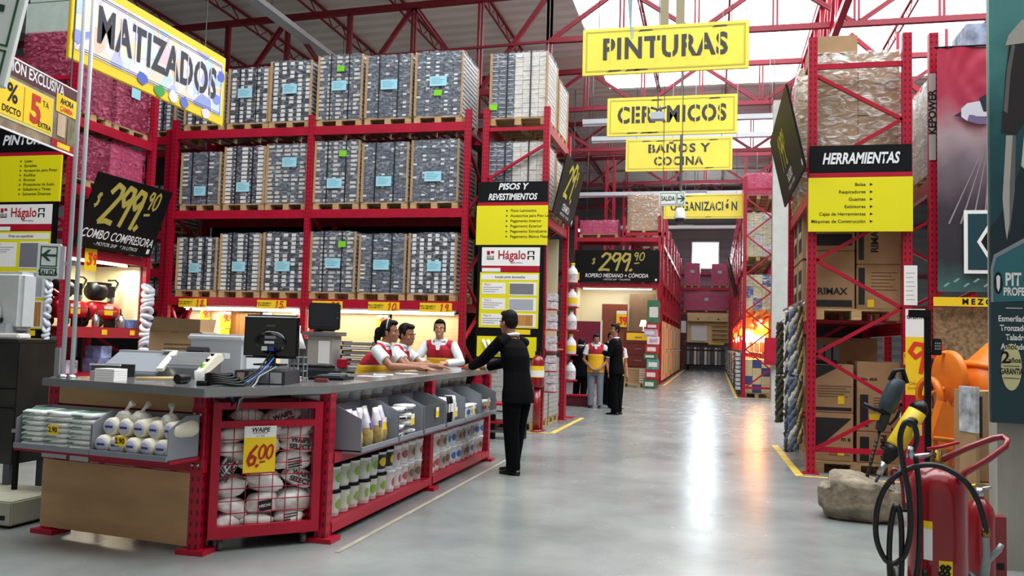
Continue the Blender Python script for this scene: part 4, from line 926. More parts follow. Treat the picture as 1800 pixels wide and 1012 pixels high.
# far end rack
end_rack = rack('pallet_rack', 'red rack across the end of the aisle with pink pallets on two levels', (-5.0, 52, 0), [2.9, 3.1, 2.9], 1.1, [3.45, 4.92], 5.4)
for k, (x, z, wx, h_, lb) in enumerate(((-2.6, 4.92, .95, 1.2, 'left of three on the top level'), (-1.35, 4.92, .9, 1.35, 'middle of three on top, under window'), (.25, 4.92, .95, 1.3, 'right of three on the top level'), (-2.9, 3.45, 1.4, 1.0, 'lower level, left of the red upright'), (-.5, 3.45, 2.6, 1.0, 'wide one on the lower level'))):
    load('maroon_pallet', 'pink wrapped pallet across the aisle end, '+lb, (x, 52.5, z), (wx, .95, h_), PINK, 4, 2 if wx < 2 else 5, PINKF, seed=k+70, sheet=True)
t = thing('kitchen_display', 'cream kitchen wall units on display at the end of the aisle', 'display', (-.35, 51.85, 1.75)); MB().box(-1.25, 1.15, .1, .14, -.1, 1.65).build('back_panel', PALEW, t)
for k, (x0, x1, z0, z1) in enumerate(((-1.2, 0, 1.15, 1.55), (.02, 1.1, 1.15, 1.55))):
    d = MB().box(x0, x1, -.25, .1, z0, z1).build('wall_unit', PALEW, t); MB().box((x0+x1)/2-.05, (x0+x1)/2+.05, -.27, -.25, z0+.1, z0+.16).build('knob', BLK, d)
MB().box(-1.0, -.1, .06, .1, 0, .9).build('white_panel', PAP, t)
for q in range(4): MB().box(.2, 1.1, -.15, .1, .15+q*.26, .18+q*.26).build('shelf', PALEW, t)
card('price_strip', 'small yellow strip under the kitchen display at the aisle end', (.1, 51.94, 1.6), .9, .12, [], cat='price strip')
for k in range(11):
    t = thing('radiator', 'grey upright radiator in the row at the end of the aisle, %s from the left' % ORD[k], 'radiator', (-1.5+k*.2, 51.6, .35), 0, 'radiators at the aisle end')
    MB().box(-.07, .07, -.05, .05, 0, 1.0).build('body', [GRY, DGRY, CHR][k % 3], t); MB().box(-.07, .07, -.06, -.05, .8, .9).build('top_grille', BLK, t)
o = MB().box(-1.65, .85, 51.4, 52.2, .3, .345).build('low_shelf', MBLK); tag(o, 'low black shelf under the radiators at the aisle end', 'shelf')
for x, lb in ((-1.5, 'left'), (.7, 'right')):
    o = MB().box(x-.05, x+.05, 51.5, 52, 0, .3).build('shelf_support', MBLK); tag(o, '%s black support of the radiator shelf' % lb, 'support')
flatdoor('wardrobe_door', 'dark maroon door at the left of the aisle end', -2.3, -1.6, 0, 3.3, 51.7, '#4a1b1c', 'door panel')
o = MB().box(-1.95, -1.65, 51.68, 51.7, 2.2, 2.9).build('notice', PAP); tag(o, 'white notice on the dark door at the aisle end', 'notice')

# ------------------------------------------------------------------ hanging signs
def hang(t, pts, H):
    for p in pts: m = MB(); m.cyl(p, (p[0], p[1], H), .006, 5); m.build('cable', mat('steel_cable', '#8b8d90', .4, 1), t)
def sign(label, x0, x1, y, z0, z1, lines, rz=0, H=10.4, lw=.5, cables=True):
    wd = x1-x0; h = z1-z0; t = thing('hanging_sign', label, 'hanging sign', ((x0+x1)/2, y, z0), rz)
    bevel(MB().box(-wd/2, wd/2, 0, .03, 0, h).build('board', SGNY, t), .006)
    b = MB(); e = .035*wd/2; y_ = -.0015
    for q, th in ((.045, .005), (.06, .003)):
        for (a0, a1, c0, c1) in ((-wd/2+q, wd/2-q, q, q+th), (-wd/2+q, wd/2-q, h-q-th, h-q), (-wd/2+q, -wd/2+q+th, q, h-q), (wd/2-q-th, wd/2-q, q, h-q)):
            b.face([(a0, y_, c0), (a1, y_, c0), (a1, y_, c1), (a0, y_, c1)])
    b.build('border', GINK, t); n = len(lines); r = random.Random(len(label)); sm = MB()
    for q in range(5):
        x = r.uniform(-wd*.4, wd*.3); zz = r.choice((.05, h-.06)); sm.face([(x, y_-.001, zz-.012), (x+.2, y_-.001, zz-.006), (x+.18, y_-.001, zz+.008), (x+.04, y_-.001, zz+.014)])
    sm.build('ink_smudge', GINK, t)
    for i, (s, zc, hh, tw) in enumerate(lines):
        o = text('lettering', s, hh*1.38, GINK, t, (0, -.004, zc), bold=.035, spacing=1.12)
        xs = [v.co.x for v in o.data.vertices]; k = tw/(max(xs)-min(xs)); 
        for v in o.data.vertices: v.co.x *= k
        # stencil bridges: slits of board colour through the letters
        st = MB(); m_ = len(s)
        for j, ch in enumerate(s):
            if ch in ' I1YMNZ': continue
            cx = -tw/2+tw*(j+.5)/m_; st.face([(cx-.009, -.0055, zc-hh*.62), (cx+.009, -.0055, zc-hh*.62), (cx+.009, -.0055, zc+hh*.62), (cx-.009, -.0055, zc+hh*.62)])
        st.build('stencil_gap', SGNY, t)
    if cables: hang(t, [(-wd*.4, .015, h), (wd*.4, .015, h)], H-z0)
    return t
sign('yellow hanging sign reading PINTURAS, nearest and highest over the aisle', -1.75, .38, 11, 4.95, 5.58, [('PINTURAS', .33, .28, 1.6)], H=10.9).rotation_euler.y = -.004
sign('yellow hanging sign reading CERAMICOS below and behind the PINTURAS sign', -1.79, .31, 14, 4.86, 5.51, [('CERAMICOS', .34, .27, 1.76)])
sign('yellow hanging sign reading BAÑOS Y COCINA under the CERAMICOS sign', -1.89, .31, 18, 5.08, 5.78, [('BAÑOS Y', .47, .18, 1.28), ('COCINA', .2, .18, 1.02)])
sign('farthest yellow hanging sign, reading ORGANIZACIÓN, partly behind the exit sign', -1.55, .82, 26, 5.24, 5.98, [('ORGANIZACIÓN', .36, .26, 1.95)])
# exit sign over the aisle
GRN = mat('exit_green', '#1d5a3b', .6)
def exit_sign(label, loc, wd, ht, rz=0, horiz=True, arrow=1, extra=None):
    t = thing('exit_sign', label, 'exit sign', loc, rz)
    bevel(MB().box(-wd/2, wd/2, -.02, .02, 0, ht).build('panel', mat('exit_sign_white', '#dfe5e0', .5), t), .004)
    def frame(x0, x1, z0, z1, th=.008):
        b = MB()
        for a in ((x0, x1, z0, z0+th), (x0, x1, z1-th, z1), (x0, x0+th, z0, z1), (x1-th, x1, z0, z1)): b.box(a[0], a[1], -.0225, -.021, a[2], a[3])
        b.build('border', GRN, t)
    if horiz:
        frame(-wd/2+.02, wd*.16, .02, ht-.02); frame(wd*.19, wd/2-.02, .02, ht-.02)
        text('lettering', 'SALIDA', ht*.46, INK, t, (-wd*.16, -.024, ht/2), bold=.02, sx=.62); cx, cz, s = wd*.34, ht/2, ht*.28
    else:
        frame(-wd/2+.02, wd/2-.02, ht*.34, ht-.02); frame(-wd/2+.02, wd/2-.02, .02, ht*.31)
        text('lettering', 'SALIDA', ht*.2, INK, t, (0, -.024, ht*.165), bold=.02, sx=.75); cx, cz, s = 0, ht*.66, ht*.19
    b = MB(); a = arrow; 
    b.box(cx-s, cx+s, -.024, -.0225, cz-s*.16, cz+s*.16)
    for q in (1, -1):
        P = [(cx+a*s, cz), (cx+a*s*.1, cz+q*s*.85), (cx-a*s*.3, cz+q*s*.85), (cx+a*s*.5, cz)]
        b.face([(x, -.025, z) for x, z in P])
    b.build('arrow', mat('dark_green_arrow', '#123c2a', .6), t); return t
es = exit_sign('white SALIDA exit sign hanging in front of the farthest yellow sign', (-.7, 14, 3.69), .42, .23); hang(es, [(-.15, 0, .23), (.15, 0, .23)], 7.5)
t = thing('dome_camera', 'white dome camera hanging on a pole beside the exit sign', 'dome camera', (-.62, 15.2, 3.55)); MB().lathe([(.02, .3), (.07, .28), (.09, .2), (.1, .12), (.1, .1)], n=18).build('housing', WHT, t); MB().ell((0, 0, .1), (.085, .085, .09)).build('dome', mat('smoked_dome', '#2a2c30', .15), t); MB().cyl((0, 0, .3), (0, 0, 8.0), .02, 8).build('pole', GRY, t)
t = thing('ceiling_speaker', 'grey boxed device hanging on a wire in front of the CERAMICOS sign', 'ceiling device', (-.86, 12.6, 4.74)); bevel(MB().box(-.1, .1, -.06, .06, 0, .12).build('box', mat('bluish_plastic', '#aeb4c6', .4), t), .01); MB().tube([(-.1, 0, .2), (0, -.02, .16), (.12, 0, .2)], .02, 8).build('clamp', DGRY, t); MB().cyl((0, 0, .12), (0, 0, 6.8), .008, 6).build('wire', GRY, t)
m = mat('grey_green_plastic_sheet', '#b9c9c9', .3, alpha=.75)
t = thing('plastic_banner', 'narrow see-through banner hanging before the top of the PINTURAS sign', 'banner', (-.9, 8.6, 4.55)); b = MB(); b.face([(-.08, 0, 1.2), (.02, .05, 0), (.05, .06, .02), (.07, 0, 1.2)]); b.build('sheet', m, t); b = MB(); b.face([(-.06, .02, .9), (.015, .065, .05), (.02, .07, .05), (.04, .03, .9)]); b.build('print', mat('teal_print', '#6fa7a8', .4), t); MB().cyl((0, 0, 1.2), (0, 0, 6.9), .005, 5).build('cord', GRY, t)
t = thing('ceiling_duct', 'two dull tan hanging straps running up to the skylight above the PINTURAS sign', 'straps', (-.75, 12, 5.9)); 
for q, dx in enumerate((0, .22)): MB().box(dx-.06, dx+.06, 0, .04, 0, 5.6).build('strap', mat('tan_strap', '#8d8368', .7), t)

# paint mixing sign, hung along the counter
def paintm():
    m = bpy.data.materials.new('pastel_patchwork_print'); m.use_nodes = True; nt = m.node_tree; p = nt.nodes['Principled BSDF']; p.inputs['Roughness'].default_value = .5
    tc = nt.nodes.new('ShaderNodeTexCoord'); v = nt.nodes.new('ShaderNodeTexVoronoi'); v.inputs['Scale'].default_value = 5.5; v.feature = 'SMOOTH_F1'; v.inputs['Smoothness'].default_value = .25
    nt.links.new(tc.outputs['Object'], v.inputs['Vector'])
    r = nt.nodes.new('ShaderNodeValToRGB'); r.color_ramp.interpolation = 'LINEAR'
    cs = ['#7d8fd6', '#e9e4ef', '#f4e9b9', '#e9c3cf', '#f1efec', '#a9c9e8', '#e3ead0', '#f0c9a8', '#c7b8de', '#f6f3ee']
    for i, c_ in enumerate(cs):
        e = r.color_ramp.elements[i] if i < 2 else r.color_ramp.elements.new(i/9)
        e.position = i/9; e.color = (*rgb(c_), 1)
    sx = nt.nodes.new('ShaderNodeSeparateColor'); nt.links.new(v.outputs['Color'], sx.inputs[0]); nt.links.new(sx.outputs[0], r.inputs[0]); nt.links.new(r.outputs[0], p.inputs['Base Color']); return m
t = thing('hanging_sign', 'large pastel and yellow sign reading MATIZADOS over the service counter', 'hanging sign', (-5, 6.7, 3.56), PI/2)
L0, L1 = -1.08, 1.1
bevel(MB().box(L0, L1, 0, .03, 0, .72).build('board', mat('deep_yellow_border', '#f2cb14', .5), t), .005)
MB().box(L0+.05, L1-.05, -.004, 0, .09, .64).build('printed_panel', paintm(), t)
b = MB()
for z0, z1 in ((.1, .107), (.12, .124), (.61, .617), (.595, .599)): b.box(L0+.1, L1-.08, -.006, -.004, z0, z1)
b.box(L1-.08, L1-.073, -.006, -.004, .1, .617); b.build('border', mat('blue_ink', '#5a5d84', .6), t)
for x, z, m_ in ((-.2, .1, '#4f62b8'), (.05, .06, '#3a9a45'), (.25, .07, '#dfe3ee'), (.42, .06, '#5a6fc4'), (.78, .05, '#e9d5de'), (1.02, .5, '#4f62c8'), (-1.0, .2, '#8e9ad8'), (.95, .25, '#7d8fd6')):
    b = MB(); r = random.Random(int(x*100)); b.face([(x+.09*math.cos(a)*r.uniform(.6, 1), -.007, z+.07*math.sin(a)*r.uniform(.6, 1)) for a in [2*PI*q/9 for q in range(9)]]); b.build('paint_blot', mat('blot'+m_[1:], m_, .5), t)
o = text('lettering', 'MATIZADOS', .42, mat('slate_ink', '#30323e', .6), t, (.07, -.008, .37), bold=.03, spacing=1.08)
xs = [v.co.x for v in o.data.vertices]; k = 1.72/(max(xs)-min(xs))
for v in o.data.vertices: v.co.x *= k
st = MB()
for j in range(9):
    if j not in (0, 3, 4): cx = .07-.86+1.72*(j+.5)/9; st.box(cx-.006, cx+.006, -.0095, -.009, .2, .54)
st.build('stencil_gap', mat('pale_lilac_gap', '#d9d6e4', .5), t)
hang(t, [(-.9, .015, .7), (.75, .015, .7)], 7.6)

# ------------------------------------------------------------------ black price boards
OLV = mat('gold_brush_paint', '#b5a64a', .6); OLV2 = mat('bright_gold_brush_paint', '#c9c23c', .6)
def price_board(label, loc, rz, wd, ht, tilt, digits, word, m_=OLV, sc=1.0, big=.55, x0=-.42, kx=1.0):
    t = thing('price_board', label, 'price board', loc); t.rotation_euler = (tilt, 0, rz)
    MB().box(-wd/2, wd/2, -.012, .012, 0, ht).build('board', HEAD, t)
    brush('price', digits, m_, t, (wd*x0, -.014, ht*(.36)), (1, 0, 0), (0, 0, 1), ht*big, .13, (0, -1, 0), kx=kx)
    if word:
        text('lettering', word, ht*.17, PAP, t, (0, -.015, ht*.2), shear=.2, bold=.012, sx=.8)
        text('small_print', '- MOTOR 2HP   * 24 LITROS', ht*.07, PAP, t, (0, -.015, ht*.08), shear=.2)
    MB().box(wd/2-.14, wd/2-.07, -.014, -.012, ht*.05, ht*.12).build('corner_mark', PAP, t)
    for x in (-wd*.35, wd*.35): MB().box(x-.02, x+.02, .01, .13, .02, .06).build('bracket', RED, t)
    return t
D299 = [('$', 0, .35, .35), ('2', .42, 0, 1), ('9', 1.0, .02, 1), ('9', 1.55, .0, 1), ('.', 2.1, 0, 1), ('9', 2.35, .58, .45), ('0', 2.68, .58, .45), ('-', 2.42, .36, .5)]
price_board('black board with gold 299.90 over the compressor niche', (-9.36, 11.72, 2.66), PI/2, 1.78, 1.18, .33, D299, 'COMBO COMPRESORA', big=.55, x0=-.44, kx=.74)
price_board('black board with gold 299.90 above the far furniture niche', (-3.49, 30.85, 3.65), 0, 3.06, 1.17, 0, D299, 'ROPERO MEDIANO + CÓMODA', big=.55, x0=-.3)
price_board('black price board leaning out from the flooring rack into the aisle', (-2.6, 14.5, 3.53), PI/2, 1.85, 1.0, .22, [('2', .1, 0, 1), ('9', .7, .1, 1.1), ('.', 1.3, 0, 1), ('9', 1.45, .55, .5)], 'CERAMICA', OLV2, x0=-.3)
price_board('black price board leaning out from the brown-box rack into the aisle', (.99, 11.6, 3.5), -PI/2, 2.9, 1.0, .22, [('1', 0, 0, 1), ('9', .55, 0, 1), ('9', 1.1, 0, 1), ('.', 1.6, 0, 1), ('9', 1.8, .5, .5)], 'TALADRO', OLV2, x0=-.22, big=.42)
card('price_tag', 'small yellow tag with red letters at the left of the compressor price board', (-9.3, 10.95, 2.95), .14, .3, [([('8', 0, 0, 1)], -.03, -.08, .16, ORG, .25)], rot=PI/2)
card('price_tag', 'small yellow tag at the lower left of the far black price board', (-4.95, 30.83, 3.85), .22, .28, [([('8', 0, 0, 1)], -.05, -.08, .16, ORG, .25)])
# ------------------------------------------------------------------ service counter
PLY = mat('plywood_panel', '#ba9367', .6, 0, .14, 2.2, stretch=(1, 1, 4))
FA = math.atan2(-.18, 1.35); FO = Vector((-4.54, 5.13, 0)); FD = Vector((math.cos(FA), math.sin(FA), 0)); FN = Vector((math.sin(FA), -math.cos(FA), 0))
CA = math.atan2(.56, .6); CO = Vector((-3.16, 4.985, 0)); CDV = Vector((math.cos(CA), math.sin(CA), 0))
ZT = 1.074
counter = thing('service_counter', 'long red-framed service counter with stainless top and plywood front', 'service counter', (-3, 6, 0)); O_ = Vector((-3, 6, 0))
def cpart(mb, name, m): 
    mb.v = [tuple(Vector(v)-O_) for v in mb.v]; return mb.build(name, m, counter)
TOP = [(-4.56, 5.06), (-3.05, 4.70), (-2.585, 5.52), (-2.62, 10.3), (-3.95, 10.3), (-3.95, 9.75), (-3.3, 9.75), (-3.3, 6.35), (-3.62, 5.95), (-4.42, 6.1)]
bevel(cpart(MB().prism(TOP, ZT-.055, ZT), 'worktop', STEEL), .006)
for k, p in enumerate(((-4.5, 5.16), (-3.24, 4.99), (-2.63, 5.56), (-2.63, 7.76), (-2.63, 9.88), (-3.85, 10.0), (-3.25, 7.76), (-3.25, 6.2), (-4.4, 6.0))):
    a = (FA, (FA+CA)/2*0, 0, 0, 0, 0, 0, 0, 0)[k]
    cpart(MB().cbox((p[0], p[1], ZT/2-.025), (.085, .085, ZT-.055), a), 'post', SLOT); cpart(MB().cbox((p[0], p[1], .015), (.2, .16, .03), a), 'foot_plate', RED)
def fpt(s, off, z): v = FO+FD*s+FN*off; return (v.x, v.y, z)
def fbox(name, m, s0, s1, o0, o1, z0, z1):
    b = MB(); M = Matrix.Translation(FO) @ Matrix.Rotation(FA, 4, 'Z'); b.box(s0, s1, -o1, -o0, z0, z1, 0, M); return cpart(b, name, m)
fbox('plywood_panel', PLY, -.02, 1.3, -.02, 0, .9, 1.03)
fbox('plywood_panel', PLY, -.02, 1.3, -.02, .01, .045, .51)
fbox('beam', RED, .0, 1.36, -.04, -.0, .515, .6); fbox('beam', RED, 0, 1.36, -.05, -.02, .6, .9)
fbox('slotted_plate', SLOT, 1.26, 1.36, -.01, .012, .55, .93)
for z in (.565, .89):
    for s in (1.285, 1.33): 
        b = MB(); b.lathe([(.012, -.0), (.012, .008), (.006, .012)], (0, 0, 0), 8, 'Z', M=Matrix.Translation(fpt(s, .012, z)) @ Matrix.Rotation(FA, 4, 'Z') @ Matrix.Rotation(PI/2, 4, 'X')); cpart(b, 'bolt', CHR)
X0 = -2.58
for y0, y1 in ((5.6, 7.72), (7.8, 9.84)):
    for z0, z1 in ((.05, .12), (.53, .6)):
        cpart(MB().box(X0-.05, X0, y0, y1, z0, z1), 'beam', RED); cpart(MB().box(-3.27, -3.22, y0, y1, z0, z1), 'beam', RED)
    cpart(MB().box(-3.22, X0-.05, y0, y1, .1, .118), 'shelf_deck', RED); cpart(MB().box(-3.22, X0-.05, y0, y1, .58, .598), 'shelf_deck', RED)
    cpart(MB().box(-3.28, -3.26, y0, y1, .12, .95), 'back_panel', MBLK)


# ---- grey bins on the left front
GBIN = mat('grey_bin_plastic', '#83878e', .45)
CLEAR = mat('clear_plastic_front', '#d8dde0', .15, alpha=.22)
def bin_(label, loc, rz, wd, dp, zf, zb, front=None, group=None):
    """front faces local -y; origin at the front-left bottom corner"""
    t = thing('display_bin', label, 'display bin', loc, rz, group); th = .006
    MB().box(0, wd, 0, dp, 0, th).build('base', GBIN, t); MB().box(0, wd, dp-th, dp, 0, zb).build('back', GBIN, t)
    for x in (0, wd-th):
        b = MB(); P = [(0, 0), (dp, 0), (dp, zb), (dp*.55, zb), (0, zf)]; a = [(x, p[0], p[1]) for p in P]; c_ = [(x+th, p[0], p[1]) for p in P]
        b.face(a); b.face(list(reversed(c_)))
        for i in range(5): j = (i+1) % 5; b.face([a[i], c_[i], c_[j], a[j]])
        b.build('side', GBIN, t)
    MB().box(0, wd, -.012, 0, -.004, .03).build('front_lip', GBIN, t)
    if front: MB().box(th, wd-th, 0, th, .03, zf).build('front_panel', front, t)
    return t
def fl_(s, off, z): return fpt(s, off, z)
binA = bin_('grey bin at the counter front-left holding green-printed white packs', fl_(.05, .3, .625), FA, .665, .27, .19, .265)
binB = bin_('grey bin beside the red post holding white and lilac rolls', fl_(.72, .3, .625), FA, .62, .27, .19, .265)
for s, w_ in ((.24, .24), (.52, .2)):
    pass
o = MB().box(0, .22, -.01, 0, -.055, -.005).build('shelf_label_rail', CHR, binA, (.2, .05, 0)); MB().box(0, .16, -.01, 0, -.06, -.005).build('shelf_label_rail', CHR, binA, (.45, .05, 0))
# bracket under the bins
fbox('bin_bracket', RED, .02, 1.34, 0, .28, .6, .622)
PACKW = mat('white_pack_wrap', '#dfe2df', .45, bump=.25, bscale=25); PACKG = mat('green_pack_print', '#4f8466', .5)
def soft_box(wx, wy, h, r, sag=.3, n=5):
    """pillow-shaped pack"""
    b = MB(); rows = []
    N = 16
    for i in range(n+1):
        f = i/n; z = h*f; k = 1-.16*abs(2*f-1)**2.5
        ring = []
        for j in range(N):
            a = 2*PI*j/N; c_, s_ = math.cos(a), math.sin(a); e = .35
            x = math.copysign(abs(c_)**e, c_)*wx/2*k; y = math.copysign(abs(s_)**e, s_)*wy/2*k
            ring.append((x+r.uniform(-.004, .004), y+r.uniform(-.004, .004), z+(r.uniform(-.004, .004) if 0 < i < n else 0)))
        rows.append(ring)
    return b.grid(rows, True, True, True)
lay = 0
for c_ in range(3):
    for k in range(7):
        r = random.Random(c_*10+k); t = thing('white_pack', 'flat white pack in the left grey bin, %s column, %s from the bottom' % (['left', 'middle', 'right'][c_], ORD[k]), 'pack', (0, 0, 0), FA+r.uniform(-.06, .06), 'white packs in the left grey bin')
        v = fpt(.05+.115+c_*.213, .3-.125, .633+k*.0345); t.location = (v[0], v[1], v[2]); t.rotation_euler.x = r.uniform(-.02, .02)
        soft_box(.208, .22, .034, r).build('wrapper', PACKW, t); MB().box(-.07, .02, -.108, -.1055, .008, .02).build('printed_band', PACKG, t)
        if k == 6: MB().box(-.08, .06, -.06, .05, .034, .0365).build('printed_top', PACKG, t)
ROLLW = mat('cream_cotton_roll', '#e6dfc9', .8, bump=.3, bscale=30); ROLLL = mat('lilac_roll_label', '#b9bcd8', .5)
for k in range(10):
    r = random.Random(k+5); row = k//5; s = .72+.07+(k % 5)*.12+(.02 if row else 0)
    t = thing('cotton_roll', 'white cotton roll in the right grey bin, %s row, %s from the left' % (('lower', 'upper')[row], ORD[k % 5]), 'roll', fpt(s, .29 if not row else .25, .633+.058+row*.108), FA+r.uniform(-.25, .25), 'cotton rolls in the grey bin')
    t.rotation_euler.x = r.uniform(0, .1)
    b = MB(); b.lathe([(.02, .0), (.05, .004), (.057, .02), (.058, .16), (.05, .19), (.02, .2)], n=18, axis='Y'); b.build('roll', ROLLW, t); b = MB(); b.lathe([(.002, -.002), (.04, -.002), (.043, .003)], n=16, axis='Y'); b.build('label', ROLLL, t); MB().box(-.03, .03, -.004, -.002, -.006, .008).build('label_print', mat('navy_print', '#39406e', .6), t)
for k in range(3):
    r = random.Random(k+50); s = [.85, .98, 1.22][k]; t = thing('poly_bag', 'crumpled clear bag of cotton on top of the rolls, %s of three' % ['left', 'middle', 'right'][k], 'bag', fpt(s, .16, .8), FA+k)
    b = MB(); b.ell((0, 0, .05), (.07, .05, .05), 12, 8); b.v = [(x+r.uniform(-.008, .008), y+r.uniform(-.008, .008), z+r.uniform(-.008, .008)) for x, y, z in b.v]; b.build('bag', FILM if False else mat('milky_bag', '#dcd9cd', .3, alpha=.75, bump=.6, bscale=40), t); MB().tube([(0, 0, .09), (.02, 0, .12), (.05, .01, .15)], [.015, .01, .025], 8).build('tied_end', MATS['milky_bag'], t)
def tagcard(label, s, off, z, wd=.085, ht=.06):
    t = thing('price_tag', label, 'price tag', fpt(s, off, z), FA); MB().box(-wd/2, wd/2, -.003, 0, -ht/2, ht/2).build('card', YEL2, t); text('print', '2.90', ht*.75, INK, t, (0, -.004, 0), bold=.03); return t
tagcard('yellow price tag on the green-printed packs bin', .4, .312, .76); tagcard('yellow price tag on the cotton rolls bin', .97, .312, .725)

# ---- bins on the long side
LB = [(5.72, .72, None, 'long-side bin nearest the camera, full of purple-topped bags'), (6.47, .56, None, 'long-side bin with loose white packs, second along'), (7.08, .58, DGRY, 'long-side bin with a dark front panel and small tag, third along'), (7.72, .58, None, 'long-side bin with white packs and a black divider, fourth along'), (8.33, .6, None, 'long-side bin of blue-printed tubs, fifth along'), (8.96, .62, None, 'long-side bin farthest along by the suited man')]
for y, wd, fr_, lb in LB:
    bin_('grey '+lb, (-2.44, y, .603), PI/2, wd, .32, .23, .31, fr_)
o = MB().box(-2.58, -2.44, 5.72, 9.58, .585, .6).build('bin_ledge', GBIN, counter); o.location = -O_
BAGP = mat('purple_top_bag', '#d9d3dd', .4, var=.2, scale=18); BAGY = mat('yellow_grain_bag', '#b39a5c', .5, var=.3, scale=30)
PUR = mat('purple_print', '#6b5aa0', .5)
for k in range(7):
    r = random.Random(k); x = -2.5-.09*(k % 2)-.04*(k//5); y = 5.8+.1*k*.97
    t = thing('seed_bag', 'purple-printed clear bag with yellow filling in the nearest long-side bin, %s along' % ORD[k], 'bag', (x, y, .612), r.uniform(-.15, .15), 'purple-topped bags'); t.rotation_euler.y = -.12
    b = MB(); rows = []
    for i in range(7):
        f = i/6; z = f*.27; tk = [.03, .042, .045, .04, .03, .018, .004][i]; ww = [.04, .047, .048, .047, .046, .045, .047][i]
        rows.append([(tk*math.cos(a), ww*math.copysign(abs(math.sin(a))**.6, math.sin(a)), z+(.004*r.random())) for a in [2*PI*q/12 for q in range(12)]])
    b.grid(rows[:4], True, True, False); b.build('filling', BAGY, t); b = MB(); b.grid(rows[3:], True, False, True); b.build('bag_top', BAGP, t); MB().box(.035, .043, -.03, .03, .12, .17).build('printed_band', PUR, t)
for k in range(8):
    r = random.Random(k+3); t = thing('white_pack', 'loose white printed pack in the second long-side bin, %s from the bottom' % ORD[k], 'pack', (-2.56+.03*r.random(), 6.65+.2*(k % 2), .61+.034*k-.02*(k % 2)), r.uniform(-.5, .5), 'loose packs in the second bin'); soft_box(.15, .2, .035, r).build('wrapper', mat('grey_print_pack', '#cfcfcd', .45, var=.35, scale=25), t); MB().box(.06, .072, -.06, .06, .008, .026).build('printed_band', INK, t)
for k in range(5):
    t = thing('white_pack', 'upright white pack in the dark-divided long-side bin, %s along' % ORD[k], 'pack', (-2.56, 7.78+.1*k, .612), .1*(k % 3-1)+PI/2, 'upright packs in the fourth bin'); soft_box(.09, .12, .25, random.Random(k)).build('wrapper', [WHT, WHT, MBLK, MBLK, WHT][k], t); MB().box(-.03, .03, -.065, -.058, .1, .18).build('label', PAP, t)
def tub(label, loc, kind, sc=1, group=None, lid=None, name='paint_tub'):
    t = thing(name, label, 'tub', loc, RND.uniform(-.3, .3), group); r_ = .082*sc; h = .175*sc
    MB().lathe([(r_*.86, 0), (r_*.9, .004), (r_, h*.96), (r_*1.03, h*.97), (r_*1.03, h)], n=20).build('body', WHT, t)
    MB().lathe([(r_*1.06, h-.008), (r_*1.07, h), (r_*1.05, h+.012), (r_*.9, h+.014)], n=20).build('lid', lid or (MBLK if kind in (0, 1) else WHT), t)
    rr = lambda z: r_*(.9+.1*z/h)+.0008
    lm = [mat('green_yellow_label', '#c9cebb', .5, var=.16, scale=14), mat('black_label', '#15161a', .45), mat('pink_red_label', '#d9d2cf', .5, var=.12, scale=12), mat('blue_label', '#ccd6e0', .5, var=.2, scale=14), mat('beige_label', '#b5a79b', .55, var=.25, scale=16)][kind]
    MB().lathe([(rr(h*.16), h*.16), (rr(h*.84), h*.84)], n=20, cap=False).build('label', lm, t)
    # round emblem printed on the label, towards the aisle
    b = MB(); c_ = [mat('leaf_print', '#7fa644', .5), mat('yellow_print', '#e7c62a', .5), mat('red_print', '#a9545a', .5), mat('royal_blue_print', '#4a6ba6', .5), mat('brown_print', '#6f5844', .5)][kind]
    rows = []
    for i in range(5):
        z = h*(.3+.1*i); wdt = (.3+.25*((len(label)*7) % 3)/2)*math.sin(PI*(i+.6)/5.2); rows.append([((rr(z)+.0012)*math.cos(a), (rr(z)+.0012)*math.sin(a), z) for a in [-wdt+2*wdt*q/6 for q in range(7)]])
    b.grid(rows, False); b.build('emblem', c_, t); t.rotation_euler.z = RND.uniform(-.5, .1); return t
for k in range(5): tub('blue-printed tub in the fifth long-side bin, %s along' % ORD[k], (-2.53, 8.43+.11*k, .612), 3, .68, 'blue tubs in the fifth bin'); 
for k in range(4): tub('small tub in the farthest long-side bin, %s along' % ORD[k], (-2.53, 9.05+.13*k, .612), 2+2*(k % 2), .7, 'tubs in the farthest bin')
for k, (y, z) in enumerate(((6.12, .77), (6.75, .75), (7.4, .76), (7.98, .72), (8.6, .7), (9.2, .74))):
    t = thing('price_tag', 'small yellow price tag on the %s long-side bin' % ORD[k], 'price tag', (-2.425, y, z), PI/2); MB().box(-.04, .04, 0, .004, -.045, .045).build('card', YEL2, t); MB().box(-.038, .038, -.001, 0, .01, .043).build('heading', PAP, t)
cpart(MB().box(-3.2, -2.78, 5.65, 9.85, .722, .74), 'raised_deck', RED)
# pots with white lids at the back of the middle shelf
for k in range(17): tub('white-lidded pot standing behind the long-side bins, %s' % ('%s from the near end' % ORD[k] if k < 14 else ['third', 'second', 'first'][k-14]+' from the far end'), (-2.92, 5.82+.235*k, .74), 4 if k % 3 else 3, 1.35, 'white-lidded pots behind the bins', lid=WHT, name='paint_pot')
